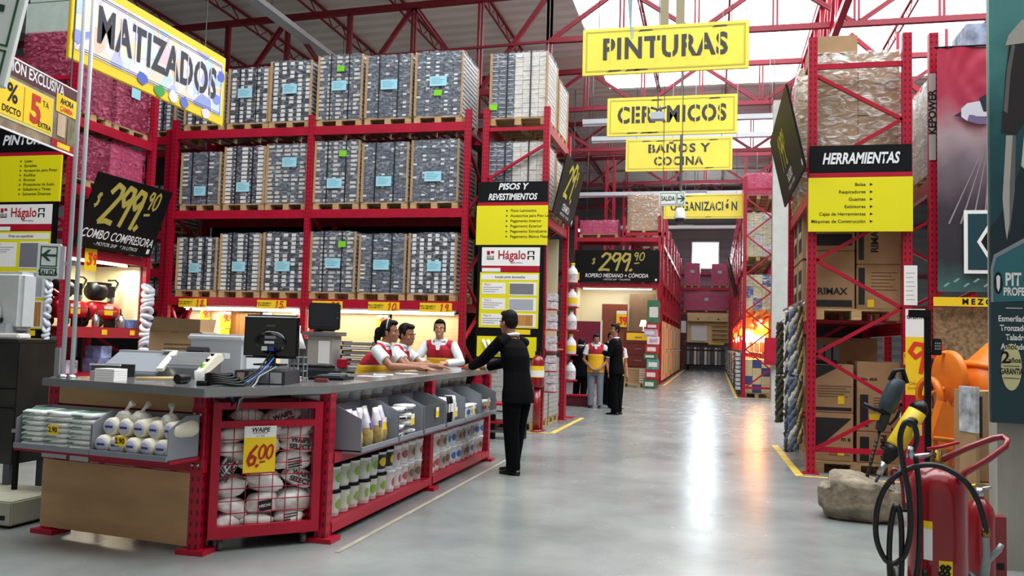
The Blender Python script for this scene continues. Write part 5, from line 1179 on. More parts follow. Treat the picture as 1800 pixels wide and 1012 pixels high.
# two layers of tubs on the bottom shelf
KI = [[0, 0, 0, 0, 0, 1, 1, 2, 2, 4, 2], [2, 2, 4, 3, 3, 4, 4, 3, 4, 3, 3]]
KL = [[0, 0, 0, 0, 0, 0, 2, 2, 2, 4, 4], [2, 2, 4, 4, 3, 3, 4, 4, 3, 4, 4]]
for bay in range(2):
    for row in range(2):
        for k in range(11):
            kd = (KL if row == 0 else KI)[bay][k]; cn = ['green-labelled', 'black-labelled', 'red-printed', 'blue-printed', 'beige-labelled'][kd]
            tub('%s tub, %s layer of the bottom shelf, %s along in the %s bay' % (cn, ('lower', 'upper')[row], ORD[k], ('near', 'far')[bay]), (-2.715+RND.uniform(-.01, .01), (5.72 if bay == 0 else 7.88)+.1+.178*k, .12+row*.19), kd, 1, 'tubs on the bottom shelf')

# ---- mesh trolley with bags of rag at the counter corner
trolley = thing('mesh_trolley', 'red mesh trolley full of white rag bags under the counter corner', 'trolley', CO, CA)
W_ = .73; DP = .42
for x in (.0, W_-.055):
    for y in (.0, DP-.05): MB().box(x, x+.055, y, y+.05, .085, .965).build('frame_post', RED, trolley)
for z0, z1 in ((.085, .16), (.8, .845), (.92, .965)): MB().box(.055, W_-.055, 0, .05, z0, z1).build('frame_bar', RED, trolley); 
for z0, z1 in ((.085, .16), (.92, .965)):
    MB().box(.055, W_-.055, DP-.05, DP, z0, z1).build('frame_bar', RED, trolley)
    for x in (0, W_-.055): MB().box(x, x+.055, .05, DP-.05, z0, z1).build('frame_bar', RED, trolley)
MB().box(.02, W_-.02, .02, DP-.02, .1, .112).build('floor_plate', MBLK, trolley)
MB().box(.02, W_-.02, DP-.03, DP-.022, .112, .96).build('back_plate', MBLK, trolley)
wm = MB()
for i in range(1, 7): wm.cyl((.055+(W_-.11)*i/7, .025, .16), (.055+(W_-.11)*i/7, .025, .8), .0035, 5)
for i in range(1, 8): wm.cyl((.055, .022, .16+.64*i/8), (W_-.055, .022, .16+.64*i/8), .0035, 5)
wm.build('wire_mesh', RED, trolley)
wm = MB()
for i in range(1, 14): wm.cyl((.055+(W_-.11)*i/14, .03, .845), (.055+(W_-.11)*i/14, .03, .92), .002, 4)
for x in (.02, W_-.02):
    for i in range(1, 9): wm.cyl((x, .05, .1+.1*i), (x, DP-.05, .1+.1*i), .0035, 5)
    for i in range(1, 5): wm.cyl((x, .05+.075*i, .1), (x, .05+.075*i, .95), .0035, 5)
wm.build('wire_mesh', RED, trolley)
for x in (.09, W_-.09):
    for y in (.06, DP-.06):
        c_ = MB(); c_.lathe([(.012, -.014), (.036, -.014), (.038, 0), (.036, .014), (.012, .014)], (x, y, .039), 14, 'X'); c_.build('caster_wheel', mat('grey_rubber', '#5d5a5c', .6), trolley); MB().box(x-.02, x+.02, y-.02, y+.02, .07, .09).build('caster_fork', RED, trolley)
RAG = mat('white_rag_bag', '#ebe7e2', .35, var=.1, scale=6, bump=1.0, bscale=11)
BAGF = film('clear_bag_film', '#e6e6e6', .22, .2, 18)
def rag(k, s, y, z, sx, sy, sz, ang, printed=0, words=''):
    r = random.Random(k+100); M = Matrix.Translation(CO) @ Matrix.Rotation(CA, 4, 'Z') @ Matrix.Translation((s, y, z))
    t = thing('rag_bag', words, 'bag', M.to_translation(), CA, 'white rag bags in the trolley'); t.rotation_euler = (r.uniform(-.15, .15), ang*1.6+r.uniform(-.25, .25), CA)
    b = MB(); rows = []; n, m = 18, 10; ph = [r.uniform(0, 6.3) for _ in range(6)]
    for i in range(m+1):
        th = PI*min(max(i/m, .04), .96); ring = []
        for j in range(n):
            a = 2*PI*j/n; q = 1+.12*math.sin(2*a+ph[0]+3*th)+.09*math.sin(3*a+ph[1])+.05*math.sin(4*th+ph[2]+a)+.025*math.sin(7*a+ph[3]+5*th)
            e = .75; c_, s_ = math.cos(a), math.sin(a)
            ring.append((-sx*math.copysign(abs(math.cos(th))**.8, math.cos(th))*q, sy*math.sin(th)*math.copysign(abs(c_)**e, c_)*q, sz*math.sin(th)**.8*math.copysign(abs(s_)**e, s_)*q))
        rows.append(ring)
    b.grid(rows, True, True, True); b.build('bag', RAG, t)
    if printed:
        w_ = MB()
        if printed == 1:
            for q in range(4): w_.box(-.05, .045, -sy-.005, -sy-.002, -.03+q*.018, -.022+q*.018)
            w_.build('print', SCR, t)
        elif printed == 2: w_.box(-.045, .04, -sy*1.02-.004, -sy*1.02-.001, -.035, .035); w_.build('black_patch', SCR, t); text('print', 'HECHO', .025, WHT, t, (0, -sy*1.02-.006, 0), bold=.03)
        else: text('print', 'WAIPE\nSELECT', .045, SCR, t, (0, -sy-.006, 0), bold=.05)
RB = [(.13, .13, .17, .1, .09, .06, 0, 0), (.33, .13, .165, .11, .09, .055, .1, 0), (.55, .13, .17, .1, .09, .055, -.1, 1), (.16, .13, .27, .11, .09, .065, .3, 0), (.37, .12, .29, .1, .085, .07, -.2, 2), (.57, .13, .29, .13, .1, .08, 0, 0), (.15, .13, .4, .11, .09, .065, -.25, 0), (.38, .13, .43, .12, .09, .075, .15, 0), (.6, .13, .44, .1, .09, .06, .1, 3), (.12, .13, .52, .09, .09, .055, -.6, 3), (.32, .13, .56, .11, .09, .06, .05, 0), (.56, .13, .56, .12, .09, .065, 0, 1), (.15, .13, .64, .11, .09, .06, .1, 0), (.37, .13, .68, .1, .09, .06, 0, 0), (.59, .13, .67, .11, .09, .06, .2, 3), (.15, .13, .755, .12, .09, .05, 0, 0), (.38, .13, .78, .11, .09, .045, 0, 0), (.58, .13, .755, .12, .09, .045, .05, 0), (.25, .15, .865, .1, .09, .05, .1, 0), (.47, .15, .86, .13, .09, .055, -.1, 3)]
for k, a in enumerate(RB):
    rowz = 'lowest' if a[2] < .2 else 'second' if a[2] < .35 else 'third' if a[2] < .48 else 'fourth' if a[2] < .6 else 'fifth' if a[2] < .7 else 'sixth' if a[2] < .8 else 'topmost'
    cz = 'left' if a[0] < .3 else ('middle' if a[0] < .45 else 'right')
    rag(k, *a[:6], a[6], a[7], 'white rag bag%s in the trolley, %s layer, %s' % ((' with black print', ' with black patch', ' with bold black words')[a[7]-1] if a[7] else '', rowz, cz))
t = thing('price_card', 'large price card reading 6.00 in red on yellow, on the mesh trolley', 'price card', CO+CDV*.305+Vector((CDV.y, -CDV.x, 0))*.012+Vector((0, 0, .655)), CA)
MB().box(-.105, .105, -.004, 0, -.15, .08).build('card', YEL2, t); MB().box(-.105, .105, -.005, 0, .08, .155).build('heading_strip', PAP, t); MB().box(-.11, .11, -.003, .002, -.158, -.15).build('red_edge', RED, t)
text('heading', 'WAIPE', .04, INK, t, (0, -.006, .13), bold=.03, shear=.2); text('small_print', 'INDUSTRIAL\nx 1 KG', .018, INK, t, (0, -.006, .1))
brush('price', [('6', 0, 0, 1), ('.', .55, -.08, 1), ('0', .72, .32, .72), ('0', 1.2, .32, .72), ('-', .85, .08, .6)], mat('dark_red_brush', '#b3200c', .6), t, (-.085, -.0065, -.1), (1, 0, 0), (0, 0, 1), .125, .15, (0, -1, 0), kx=.82)

# ---- poles, exit sign, bracket on the counter
for k, (s, lb) in enumerate(((.1, 'left of the two slim white poles rising from the counter'), (.185, 'right of the two slim white poles rising from the counter'))):
    v = FO+FD*s; t = thing('white_pole', lb, 'pole', (v.x, v.y, ZT)); MB().cyl((0, 0, 0), (0, 0, 3.4), .015, 12).build('tube', mat('white_grey_pole', '#c3c6cc', .3), t); MB().lathe([(.035, 0), (.035, .012), (.018, .03)], n=14).build('base', CHR, t)
v = FO+FD*.005
t = exit_sign('white SALIDA exit sign with left arrow beside the slim counter poles', (v.x-.075, v.y-.01, 1.77), .15, .25, .5, horiz=False, arrow=-1); MB().box(.07, .2, -.005, .005, .1, .13).build('bracket', CHR, t)
MB().box(.074, .1, -.02, .02, 0, .235).build('side_panel', mat('exit_side', '#aeb4b8', .5), t)
t = thing('aluminium_bracket', 'short flat grey upright at the left end of the counter', 'bracket', (FO.x+.02, FO.y+.02, ZT), FA); MB().box(-.02, .025, -.006, .006, 0, .21).build('upright', GRY, t); MB().box(-.02, .1, -.03, .03, 0, .006).build('foot', GRY, t)
t = exit_sign('large tilted SALIDA exit sign close by at the top left corner', (-2.86, 2.68, 2.38), .3, .46, .45, horiz=False, arrow=-1); t.rotation_euler = (0, .16, .45)
hang(t, [(-.1, 0, .52), (.1, 0, .52)], 8.6)

# ---- things on the counter
def on(name, label, cat, x, y, rz=0, z=ZT): return thing(name, label, cat, (x, y, z), rz)
t = on('card_box', 'open dark grey box by the slim poles on the counter', 'box', -4.27, 5.42, .1)
for a in ((-.11, .11, -.1, -.092), (-.11, .11, .092, .1)): MB().box(*a, 0, .095).build('side', DGRY, t)
for a in ((-.11, -.102, -.09, .09), (.102, .11, -.09, .09)): MB().box(*a, 0, .095).build('side', MBLK, t)
MB().box(-.11, .11, -.1, .1, 0, .004).build('bottom', DGRY, t); MB().box(-.12, .12, -.11, -.1, .09, .1).build('white_rim', WHT, t)
t = on('paper_block', 'white block of paper slips in front of the dark box on the counter', 'paper block', -4.06, 5.13, -.1)
for q in range(5): MB().box(-.085+.003*(q % 2), .085, -.06, .06, q*.016, q*.016+.0145).build('pad', PAP, t)
MB().box(-.13, -.09, -.055, .05, 0, .06).build('pink_pad', mat('dull_pink_paper', '#b7a5a3', .7), t)
t = on('desktop_plotter', 'wide grey machine with a sloping lid behind the mallet on the counter', 'machine', -4.2, 5.76, -.05)
b = MB(); b.prism([(-.1, 0), (.17, 0), (.17, .17), (.12, .175), (-.1, .035)], -.42, .12, M=Matrix(((0, 0, 1, 0), (1, 0, 0, 0), (0, 1, 0, 0), (0, 0, 0, 1)))); bevel(b.build('body', mat('plotter_grey', '#8f939a', .4), t), .008)
MB().box(-.42, .55, .13, .2, .15, .19).build('rear_bar', mat('plotter_pale', '#bfc2c4', .45), t)
b = MB(); b.prism([(-.1, 0), (.17, 0), (.17, .15), (.05, .165), (-.07, .1)], .12, .5, M=Matrix(((0, 0, 1, 0), (1, 0, 0, 0), (0, 1, 0, 0), (0, 0, 0, 1)))); bevel(b.build('roller_side', CHR, t), .01)
for q in range(6): MB().bar((.13, -.095+.03*q, .085+.014*q), (.49, -.095+.03*q, .085+.014*q), .012).build('slat', mat('slat_grey', '#a7abb0', .3), t)
CRM = mat('cream_plastic', '#dcd7c2', .45)
b = MB(); b.bar((.1, .13, .185), (.2, -.16, .06), .05, .025); b.build('cream_arm', CRM, t); b = MB(); b.prism([(-.15, 0), (.12, .14), (.1, .19), (.02, .185), (-.17, .05)], .5, .56, M=Matrix(((0, 0, 1, 0), (1, 0, 0, 0), (0, 1, 0, 0), (0, 0, 0, 1)))); cp = bevel(b.build('control_panel', CRM, t), .008)
for q in range(3): MB().box(.52, .54, -.12+.06*q, -.09+.06*q, .09+.036*q, .115+.036*q).build('button', [GRNS, BLK, BLK][q], cp)
MB().box(.0, .1, .1, .16, .19, .2).build('cloth', PAP, t)
t = on('rubber_mallet', 'black rubber mallet with wooden handle lying on the counter front', 'mallet', -3.58, 5.06, -.08, ZT+.034); MB().cyl((-.22, -.02, -.012), (.11, .02, .0), .013, 10).build('handle', PALEW, t); MB().lathe([(.028, -.055), (.034, -.045), (.034, .045), (.028, .055)], (.12, .02, 0), 18, 'Y').build('head', BLK, t); MB().lathe([(.012, -.03), (.016, -.01), (.016, .02)], (.085, .017, 0), 10, 'X').build('collar', mat('brown_collar', '#5a2f26', .6), t)
t = on('plastic_cup', 'clear plastic cup beside the mallet head on the counter', 'cup', -3.36, 5.12); MB().lathe([(.03, 0), (.04, .09), (.042, .09)], n=16, cap=False).build('cup', mat('clear_cup', '#dfe3e6', .1, alpha=.35), t); MB().lathe([(.0301, .001), (.032, .02), (.001, .02)], n=16).build('bottom', mat('clear_cup2', '#c8ccd0', .2, alpha=.6), t)
t = on('tape_roll', 'small black roll by the clear cup on the counter', 'tape', -3.25, 4.98); MB().lathe([(.02, 0), (.035, 0), (.035, .03), (.02, .03)], n=18).build('roll', MBLK, t)
t = on('office_printer', 'large white and grey machine on the counter behind the monitor', 'machine', -3.97, 6.3, -.25, 1.05)
PRW = mat('printer_white', '#d7dade', .35)
bevel(MB().box(-.2, .42, -.14, .2, 0, .33).build('body', PRW, t), .03, 3); bevel(MB().box(-.21, .05, -.16, -.135, 0, .25).build('grey_front', mat('slate_plastic', '#5c6068', .5), t), .01); bevel(MB().box(-.21, .43, -.16, .21, .3, .36).build('lid', PRW, t), .02, 3); MB().box(-.18, .0, -.165, -.155, .18, .22).build('slot', BLK, t)
t = thing('machine_table', 'grey table behind the counter carrying the white machine', 'table', (-3.8, 6.55, 0)); bevel(MB().box(-.55, .55, -.35, .35, 1.0, 1.048).build('tabletop', GRY, t), .005)
for x in (-.5, .5):
    for y in (-.3, .3): MB().box(x-.02, x+.02, y-.02, y+.02, 0, 1.0).build('leg', DGRY, t)
t = on('flat_monitor', 'black flat monitor seen from behind on the counter corner', 'monitor', -3.08, 5.55, .12, ZT+.03)
bevel(MB().box(-.205, .205, -.02, .015, .145, .455).build('housing', mat('gloss_black_plastic', '#08080a', .12, coat=.5), t), .018, 3)
b = MB(); b.ell((0, -.02, .26), (.12, .035, .085), 20, 10); b.build('bulge', MATS['gloss_black_plastic'], t)
MB().box(-.035, .035, -.028, -.02, .37, .385).build('maker_label', DGRY, t); MB().box(-.03, .04, -.058, -.054, .25, .268).build('port_label', PAP, t); MB().box(-.03, .05, -.056, -.05, .285, .305).build('port_panel', GRY, t); MB().box(.0, .04, -.056, -.05, .2, .23).build('blue_plug', mat('blue_plug', '#2a4aa0', .4), t); MB().box(-.05, -.01, -.056, -.05, .2, .23).build('white_plug', PAP, t)
MB().box(-.03, .03, -.01, .02, .1, .2).build('neck', BLK, t); bevel(MB().box(-.1, .1, -.08, .08, .095, .107).build('stand_base', BLK, t), .004)
t = on('desktop_computer', 'dark desktop computer lying flat under the black monitor', 'computer', -3.07, 5.42, .2); 
bevel(MB().box(-.16, .19, -.1, .28, 0, .094).build('case', mat('charcoal_case', '#2b2a2d', .5), t), .004); MB().box(-.06, .08, -.104, -.1, .01, .085).build('power_supply', CHR, t)
b = MB(); b.lathe([(.004, 0), (.03, 0)], (0, -.107, .046), 16, 'Y'); 
for q in range(6): b.bar((.03*math.cos(q*PI/3), -.106, .046+.03*math.sin(q*PI/3)), (0, -.106, .046), .004)
b.build('fan_grille', GRY, t); MB().box(.09, .17, -.104, -.1, .01, .085).build('port_plate', CHR, t); MB().box(-.14, -.09, -.104, -.1, .02, .08).build('beige_port', mat('beige_port', '#a28b80', .5), t)
b = MB(); r = random.Random(4)
t = thing('cable_bundle', 'tangle of black cables spilling over the counter edge under the monitor', 'cables', (-3.03, 5.12, ZT))
for q in range(6):
    x = .02*q-.04; MB().tube([(x*.6, .38, .22-.02*q), (x, .27, .11), (x+.02*math.sin(q), .12, .06), (x+.01, -.03+.012*q, .018), (x+.02, -.13-.01*q, -.03-.01*q), (x-.02*(q % 2), -.14, -.08-.015*q), (x+.03, -.13, -.04)], .006, 6).build('cable', [BLK, BLK, mat('blue_cable', '#3a6fc0', .5), BLK, BLK, GRY][q], t)
t = thing('cable_pile', 'heap of black leads on the counter left of the computer', 'cables', (-3.12, 5.05, ZT))
for q in range(5): MB().tube([(.14*math.cos(a)*(1-.1*q)-.02*q, .07*math.sin(a)+.01*q, .014+.014*q+.006*math.sin(3*a)) for a in [2*PI*i/18 for i in range(18)]], .011, 6, closed=True).build('lead', BLK, t)
t = on('card_reader', 'dark flat tray of tiles on the long side of the counter', 'tray', -2.98, 6.35, .15); MB().box(-.14, .14, -.16, .16, 0, .02).build('tray', MBLK, t); MB().box(-.1, .1, -.1, .1, .02, .034).build('tile', DGRY, t); MB().box(-.05, .12, .05, .14, .034, .044).build('tile', GRY, t)
t = on('red_sample', 'small dark red sample on the counter right of the computer', 'sample', -2.86, 5.92, .3); bevel(MB().box(-.05, .05, -.04, .04, 0, .025).build('block', mat('brick_red', '#7a2a2c', .5), t), .005)
for k, (x, y, w_, lb) in enumerate(((-2.95, 7.1, .2, 'nearest'), (-3.0, 7.5, .18, 'middle'), (-2.92, 7.9, .16, 'farthest'))):
    t = on('loose_sheet', 'loose printed sheet on the long side of the counter, %s of three' % lb, 'sheet', x, y, .4*k); MB().box(-w_/2, w_/2, -.1, .1, 0, .003).build('sheet', PAP, t); MB().box(-w_/2+.02, w_/2-.03, -.06, .07, .003, .0036).build('print', MATS['grey_print'], t)
t = on('steel_rod', 'thin upright rod on a white base at the counter behind the computer', 'stand', -3.2, 6.2); MB().cyl((0, 0, 0), (0, 0, .42), .006, 8).build('rod', CHR, t); MB().lathe([(.03, 0), (.03, .02)], n=12).build('base', WHT, t); MB().lathe([(.055, .24), (.012, .36)], n=16).build('white_cone', PAP, t)
t = on('small_rack', 'little grey wire rack of slips right of the computer', 'rack', -2.98, 5.78, .2); 
for q in range(4): MB().box(-.05, .05, -.05, .05, .03+.05*q, .036+.05*q).build('tray', GRY, t)
for x, y in ((-.05, -.05), (.05, -.05), (.05, .05), (-.05, .05)): MB().box(x-.004, x+.004, y-.004, y+.004, 0, .2).build('leg', GRY, t)

# ---- back counter behind the staff
t = thing('staff_counter', 'grey back counter behind the staff carrying the old screen and trays', 'counter', (-5.1, 9.35, 0)); bevel(MB().box(-1.65, 1.35, -.32, .32, 1.02, 1.06).build('worktop', GRY, t), .006); MB().box(-1.63, 1.33, -.3, .3, .05, 1.02).build('body', DGRY, t); MB().box(-1.38, 1.33, -.26, .26, 0, .05).build('plinth', MBLK, t)
for k, x in enumerate((1.0, 1.2)): MB().box(x-.03, x+.03, -.306, -.3, .98, 1.04).build('yellow_tag', YEL2, t)
BZ = 1.062
t = thing('crt_monitor', 'old black tube monitor turned sideways on a steel stand behind the counter', 'monitor', (-4.42, 9.2, 1.47), .35)
bevel(MB().box(-.19, .17, -.12, .0, .02, .33).build('bezel', mat('black_crt_case', '#131418', .4), t), .015); b = MB(); b.prism([(-.18, 0), (.16, 0), (.1, .26), (-.1, .26)], .05, .31); bevel(b.build('tube_housing', MATS['black_crt_case'], t), .02); MB().box(-.15, .11, -.124, -.118, .06, .29).build('screen', mat('dark_glass', '#16191f', .08), t)
for q in range(2): MB().lathe([(.008, 0), (.008, .006)], (.145, -.12, .22-.06*q), 10, 'Y').build('knob', PAP, t)
MB().lathe([(.1, 0), (.12, .02)], (0, 0, 0), 16).build('foot', BLK, t)
t = thing('steel_stand', 'steel pedestal cabinet under the old tube monitor', 'stand', (-4.42, 9.2, BZ)); bevel(MB().box(-.22, .2, -.15, .15, .36, .404).build('top_plate', CHR, t), .004); MB().box(-.16, .15, -.12, .12, 0, .36).build('box', mat('beige_grey_steel', '#a59f97', .45), t); MB().box(-.02, .12, -.125, -.12, .04, .3).build('notice', PAP, t)
for k, (x, c_) in enumerate(((-4.86, PAP), (-4.75, DGRY))):
    t = thing('box_file', ('white' if k == 0 else 'dark grey')+' box file standing left of the steel pedestal', 'box file', (x, 9.2, BZ)); MB().box(-.05, .05, -.13, .13, 0, .32).build('file', c_, t); MB().box(-.03, .03, -.133, -.13, .2, .28).build('label', PAP, t)
for k in range(6):
    t = thing('paper_tray', 'paper tray in the stack right of the old monitor, %s from the bottom' % ORD[k], 'tray', (-3.98+.015*(k % 2), 9.22, BZ+k*.052)); MB().box(-.19, .19, -.14, .14, 0, .006).build('tray', DGRY if k < 4 else MBLK, t); MB().box(-.17, .17, -.13, .12, .007, .035).build('papers', PAP if k % 2 == 0 else GRY, t); MB().box(-.19, -.184, -.14, .14, .006, .045).build('side', DGRY, t); MB().box(.184, .19, -.14, .14, .006, .045).build('side', DGRY, t)
t = thing('keyboard', 'black keyboard on the back counter before the steel pedestal', 'keyboard', (-4.35, 9.1-.01, BZ+.0), .1); 
t.location = (-4.42, 8.97+.14, BZ) if False else (-4.6, 9.0+.1, BZ); bpy.data.objects.remove(t)
t = thing('keyboard_tray', 'dark keyboard tray hooked before the steel pedestal', 'keyboard', (-4.42, 8.95, 1.06)); MB().box(-.24, .22, -.12, .08, 0, .02).build('tray', MBLK, t); MB().box(-.22, .2, -.1, .05, .02, .035).build('keys', DGRY, t)
t = thing('red_stapler', 'red plastic block on the back counter by the paper trays', 'block', (-4.1, 9.0, BZ+.0)); bevel(MB().box(-.06, .06, -.03, .03, 0, .1).build('block', RED, t), .01)
t = thing('open_carton', 'large opened brown carton on the back counter left of the white machine', 'carton', (-6.38, 9.3, BZ), .25)
bevel(MB().box(-.3, .3, -.25, .25, 0, .36).build('box', CRD, t), .005)
for P in (((-.3, -.25, .36), (.3, -.25, .36), (.34, -.36, .5), (-.2, -.38, .53)), ((.3, -.25, .36), (.3, .25, .36), (.5, .25, .3), (.5, -.25, .28)), ((-.3, .25, .36), (.3, .25, .36), (.3, .34, .52), (-.3, .34, .52))):
    b = MB(); b.face(P); b.face([(p[0], p[1]+.004, p[2]+.004) for p in P]); b.build('flap', CRD, t)
b = MB(); 
for q in range(3): b.box(-.12, .2-.05*q, -.253, -.251, .2-.05*q, .215-.05*q)
b.build('print', MATS['faded_print'], t); MB().box(-.04, .04, -.253, .25, .34, .362).build('tape', mat('brown_tape', '#8f6c44', .35), t)
t = thing('crumpled_paper', 'crumpled brown paper spilling right of the opened carton', 'paper', (-5.75, 9.25, BZ)); b = MB(); r = random.Random(3); b.ell((0, 0, .14), (.16, .14, .14), 14, 9); b.v = [(x+r.uniform(-.03, .03), y+r.uniform(-.03, .03), max(0, z+r.uniform(-.03, .03))) for x, y, z in b.v]; b.build('paper', mat('crumpled_tan', '#b08f6d', .8, var=.2), t)
# ---- steel cabinet and pale machine at the left edge
STC = mat('dark_worn_steel', '#4a4843', .35, .85, .3, 2.5)
t = thing('steel_cabinet', 'dark worn stainless cabinet at the left edge beyond the counter', 'cabinet', (-5.75, 5.85, 0)); bevel(MB().box(-.55, .43, -.2, .2, .35, 1.3).build('body', STC, t), .006); MB().box(-.55, .43, -.21, .21, 1.3, 1.325).build('top', STC, t)
for z in (.93, .78): MB().box(-.55, .435, -.204, -.2, z, z+.012).build('seam', MBLK, t)
for x in (-.5, .38):
    for y in (-.17, .17): MB().box(x-.03, x+.03, y-.03, y+.03, 0, .35).build('leg', DGRY, t)
for k in range(4):
    o = bevel(MB().box(-.1, .1, -.07, .07, 0, .045).build('label_tub', [PAP, YEL2, PAP, PAP][k], loc=(-6.12+.225*k, 5.73, 1.326)), .012); tag(o, 'shallow %s tub on the steel cabinet top, %s from the left' % ('yellow' if k == 1 else 'white', ORD[k]), 'tub')
t = thing('pale_machine', 'tall pale machine with a dark keypad on the steel cabinet at the left edge', 'machine', (-5.9, 5.95, 1.326)); 
bevel(MB().box(-.4, .36, -.08, .1, .07, .55).build('housing', mat('pale_machine', '#c5c9c8', .4, var=.06), t), .03, 3); MB().box(-.4, .3, -.15, .1, .04, .12).build('base', mat('pale_machine_base', '#8f9294', .45), t)
for x in (-.35, .28): MB().cyl((x, 0, 0), (x, 0, .05), .03, 10).build('foot', BLK, t)
b = MB(); b.tube([(-.3, -.1, .15), (0, -.12, .17), (.2, -.09, .15)], .02, 8); b.build('lever', BLK, t); b = MB(); b.ell((0, -.1, .2), (.2, .02, .16), 20, 10); b.build('round_window', mat('dull_window', '#a3a8a8', .2), t)
t = thing('floor_unit', 'small beige vented unit on the floor at the left edge', 'machine', (-5.0, 5.42, 0)); bevel(MB().box(-.5, .2, -.3, .3, .02, .19).build('case', mat('dirty_beige_case', '#a9a892', .55, var=.1), t), .01)
for q in range(9): MB().box(-.4+.05*q, -.38+.05*q, -.304, -.3, .09, .15).build('vent', mat('vent_dark', '#6d6c5e', .6), t)
MB().box(.08, .15, -.305, -.3, .06, .09).build('lever', BLK, t)
for x in (-.45, .15): MB().box(x-.02, x+.02, -.28, .28, 0, .02).build('foot', BLK, t)
o = MB().box(-5.2, -4.68, 5.5, 5.95, .62, .645).build('steel_shelf', CHR); tag(o, 'pale steel shelf edge in the dark gap left of the counter', 'shelf'); 
t = thing('shelf_rack', 'black rack legs in the dark gap left of the counter', 'rack', (-4.92, 5.72, 0))
for x in (-.24, .2):
    for y in (-.2, .2): MB().box(x-.015, x+.015, y-.015, y+.015, 0, .62).build('leg', MBLK, t)

t = thing('promo_banner', 'photo banner reading EXCLUSIVA with a yellow 5 per cent box behind the slim poles', 'banner', (-4.62, 5.32, 2.69), 1.77)
MB().box(-1.7, 0, 0, .02, 0, .48).build('board', mat('brown_photo_print', '#8a7560', .45, var=.7, scale=5), t); MB().box(-1.7, 0, -.002, 0, .365, .48).build('header_band', mat('dark_maroon_print', '#4d1527', .45), t)
MB().box(-1.7, 0, -.004, .0, .475, .485).build('white_edge', PAP, t); MB().box(-1.7, 0, -.004, .0, -.005, .008).build('white_edge', PAP, t)
text('heading', 'PROMOCIÓN EXCLUSIVA', .105, PAP, t, (-.2, -.004, .425), align='RIGHT', bold=.02, sx=.8)
MB().box(-1.0, -.32, -.004, -.002, .07, .34).build('yellow_box', mat('pale_yellow_edge', '#d9cf7a', .5), t); MB().box(-.97, -.34, -.006, -.004, .09, .325).build('yellow_box', YEL2, t); MB().box(-.665, -.66, -.0065, -.006, .09, .325).build('rule', INK, t)
text('lettering', '%', .17, INK, t, (-.79, -.008, .24), bold=.02); text('lettering', 'DSCTO', .06, INK, t, (-.79, -.008, .13), bold=.02)
text('lettering', '5', .26, mat('print_red5', '#c22a12', .5), t, (-.53, -.008, .2), bold=.04); text('lettering', 'TA', .06, INK, t, (-.42, -.008, .27)); text('lettering', 'EXTRA', .05, INK, t, (-.42, -.008, .12), bold=.02)
MB().box(-.29, -.03, -.004, -.002, .27, .4).build('yellow_label', YEL2, t); text('lettering', 'AHORA', .06, INK, t, (-.16, -.006, .355), bold=.02, shear=.2, sx=.8); text('lettering', 'CAMBIA', .055, ORG, t, (-.16, -.006, .3), bold=.02, sx=.8)
MB().box(-.26, -.16, -.004, -.002, .1, .26).build('pale_patch', mat('pale_skin_print', '#c9ad92', .5), t); MB().box(-.13, -.04, -.004, -.002, .06, .25).build('photo_patch', mat('olive_print', '#6e6a4e', .5, var=.5, scale=14), t); MB().box(-.32, 0, -.003, -.001, .008, .07).build('red_corner', RED, t); MB().box(-.25, -.09, -.005, -.003, .018, .055).build('yellow_label', YEL2, t)
hang(t, [(-1.4, .01, .48), (-.1, .01, .48)], 8.2)
# ------------------------------------------------------------------ right foreground
CONC = mat('rough_grey_concrete', '#9b988d', .85, 0, .18, 3, bump=.4, bscale=18, stretch=(1, 1, .3))
struct(MB().box(1.85, 2.65, 6.36, 6.54, 0, 11.4).build('column_21', CONC))
def teal():
    m = bpy.data.materials.new('teal_banner_print'); m.use_nodes = True; nt = m.node_tree; p = nt.nodes['Principled BSDF']; p.inputs['Roughness'].default_value = .4
    tc = nt.nodes.new('ShaderNodeTexCoord'); sx = nt.nodes.new('ShaderNodeSeparateXYZ'); nt.links.new(tc.outputs['Object'], sx.inputs[0])
    n = nt.nodes.new('ShaderNodeTexNoise'); n.inputs['Scale'].default_value = 2.5; nt.links.new(tc.outputs['Object'], n.inputs['Vector'])
    a = nt.nodes.new('ShaderNodeMath'); a.operation = 'MULTIPLY_ADD'; a.inputs[1].default_value = .25; nt.links.new(sx.outputs[2], a.inputs[0])
    b_ = nt.nodes.new('ShaderNodeMath'); b_.operation = 'MULTIPLY_ADD'; b_.inputs[1].default_value = .3; nt.links.new(n.outputs['Fac'], b_.inputs[0]); b_.inputs[2].default_value = -.15; nt.links.new(b_.outputs[0], a.inputs[2])
    r = nt.nodes.new('ShaderNodeValToRGB')
    for i, (pos, c_) in enumerate(((0, '#12323a'), (.32, '#123840'), (.5, '#1b5358'), (.62, '#4f8f8c'), (.8, '#5f9a98'), (.92, '#8fa58a'), (1, '#a7b3a8'))):
        e = r.color_ramp.elements[i] if i < 2 else r.color_ramp.elements.new(pos); e.position = pos; e.color = (*rgb(c_), 1)
    nt.links.new(a.outputs[0], r.inputs[0]); nt.links.new(r.outputs[0], p.inputs['Base Color']); return m
t = thing('tool_banner', 'tall teal tool banner wrapped on the concrete pillar at the right edge', 'banner', (1.8, 6.3, .97)); BY = -.0015
MB().box(0, .85, 0, .045, 0, 3.7).build('board', teal(), t)
def poly(name, m, pts, dy=0, par=None):
    b = MB(); b.face([(x, BY-dy, z) for x, z in pts]); return b.build(name, m, par or t)
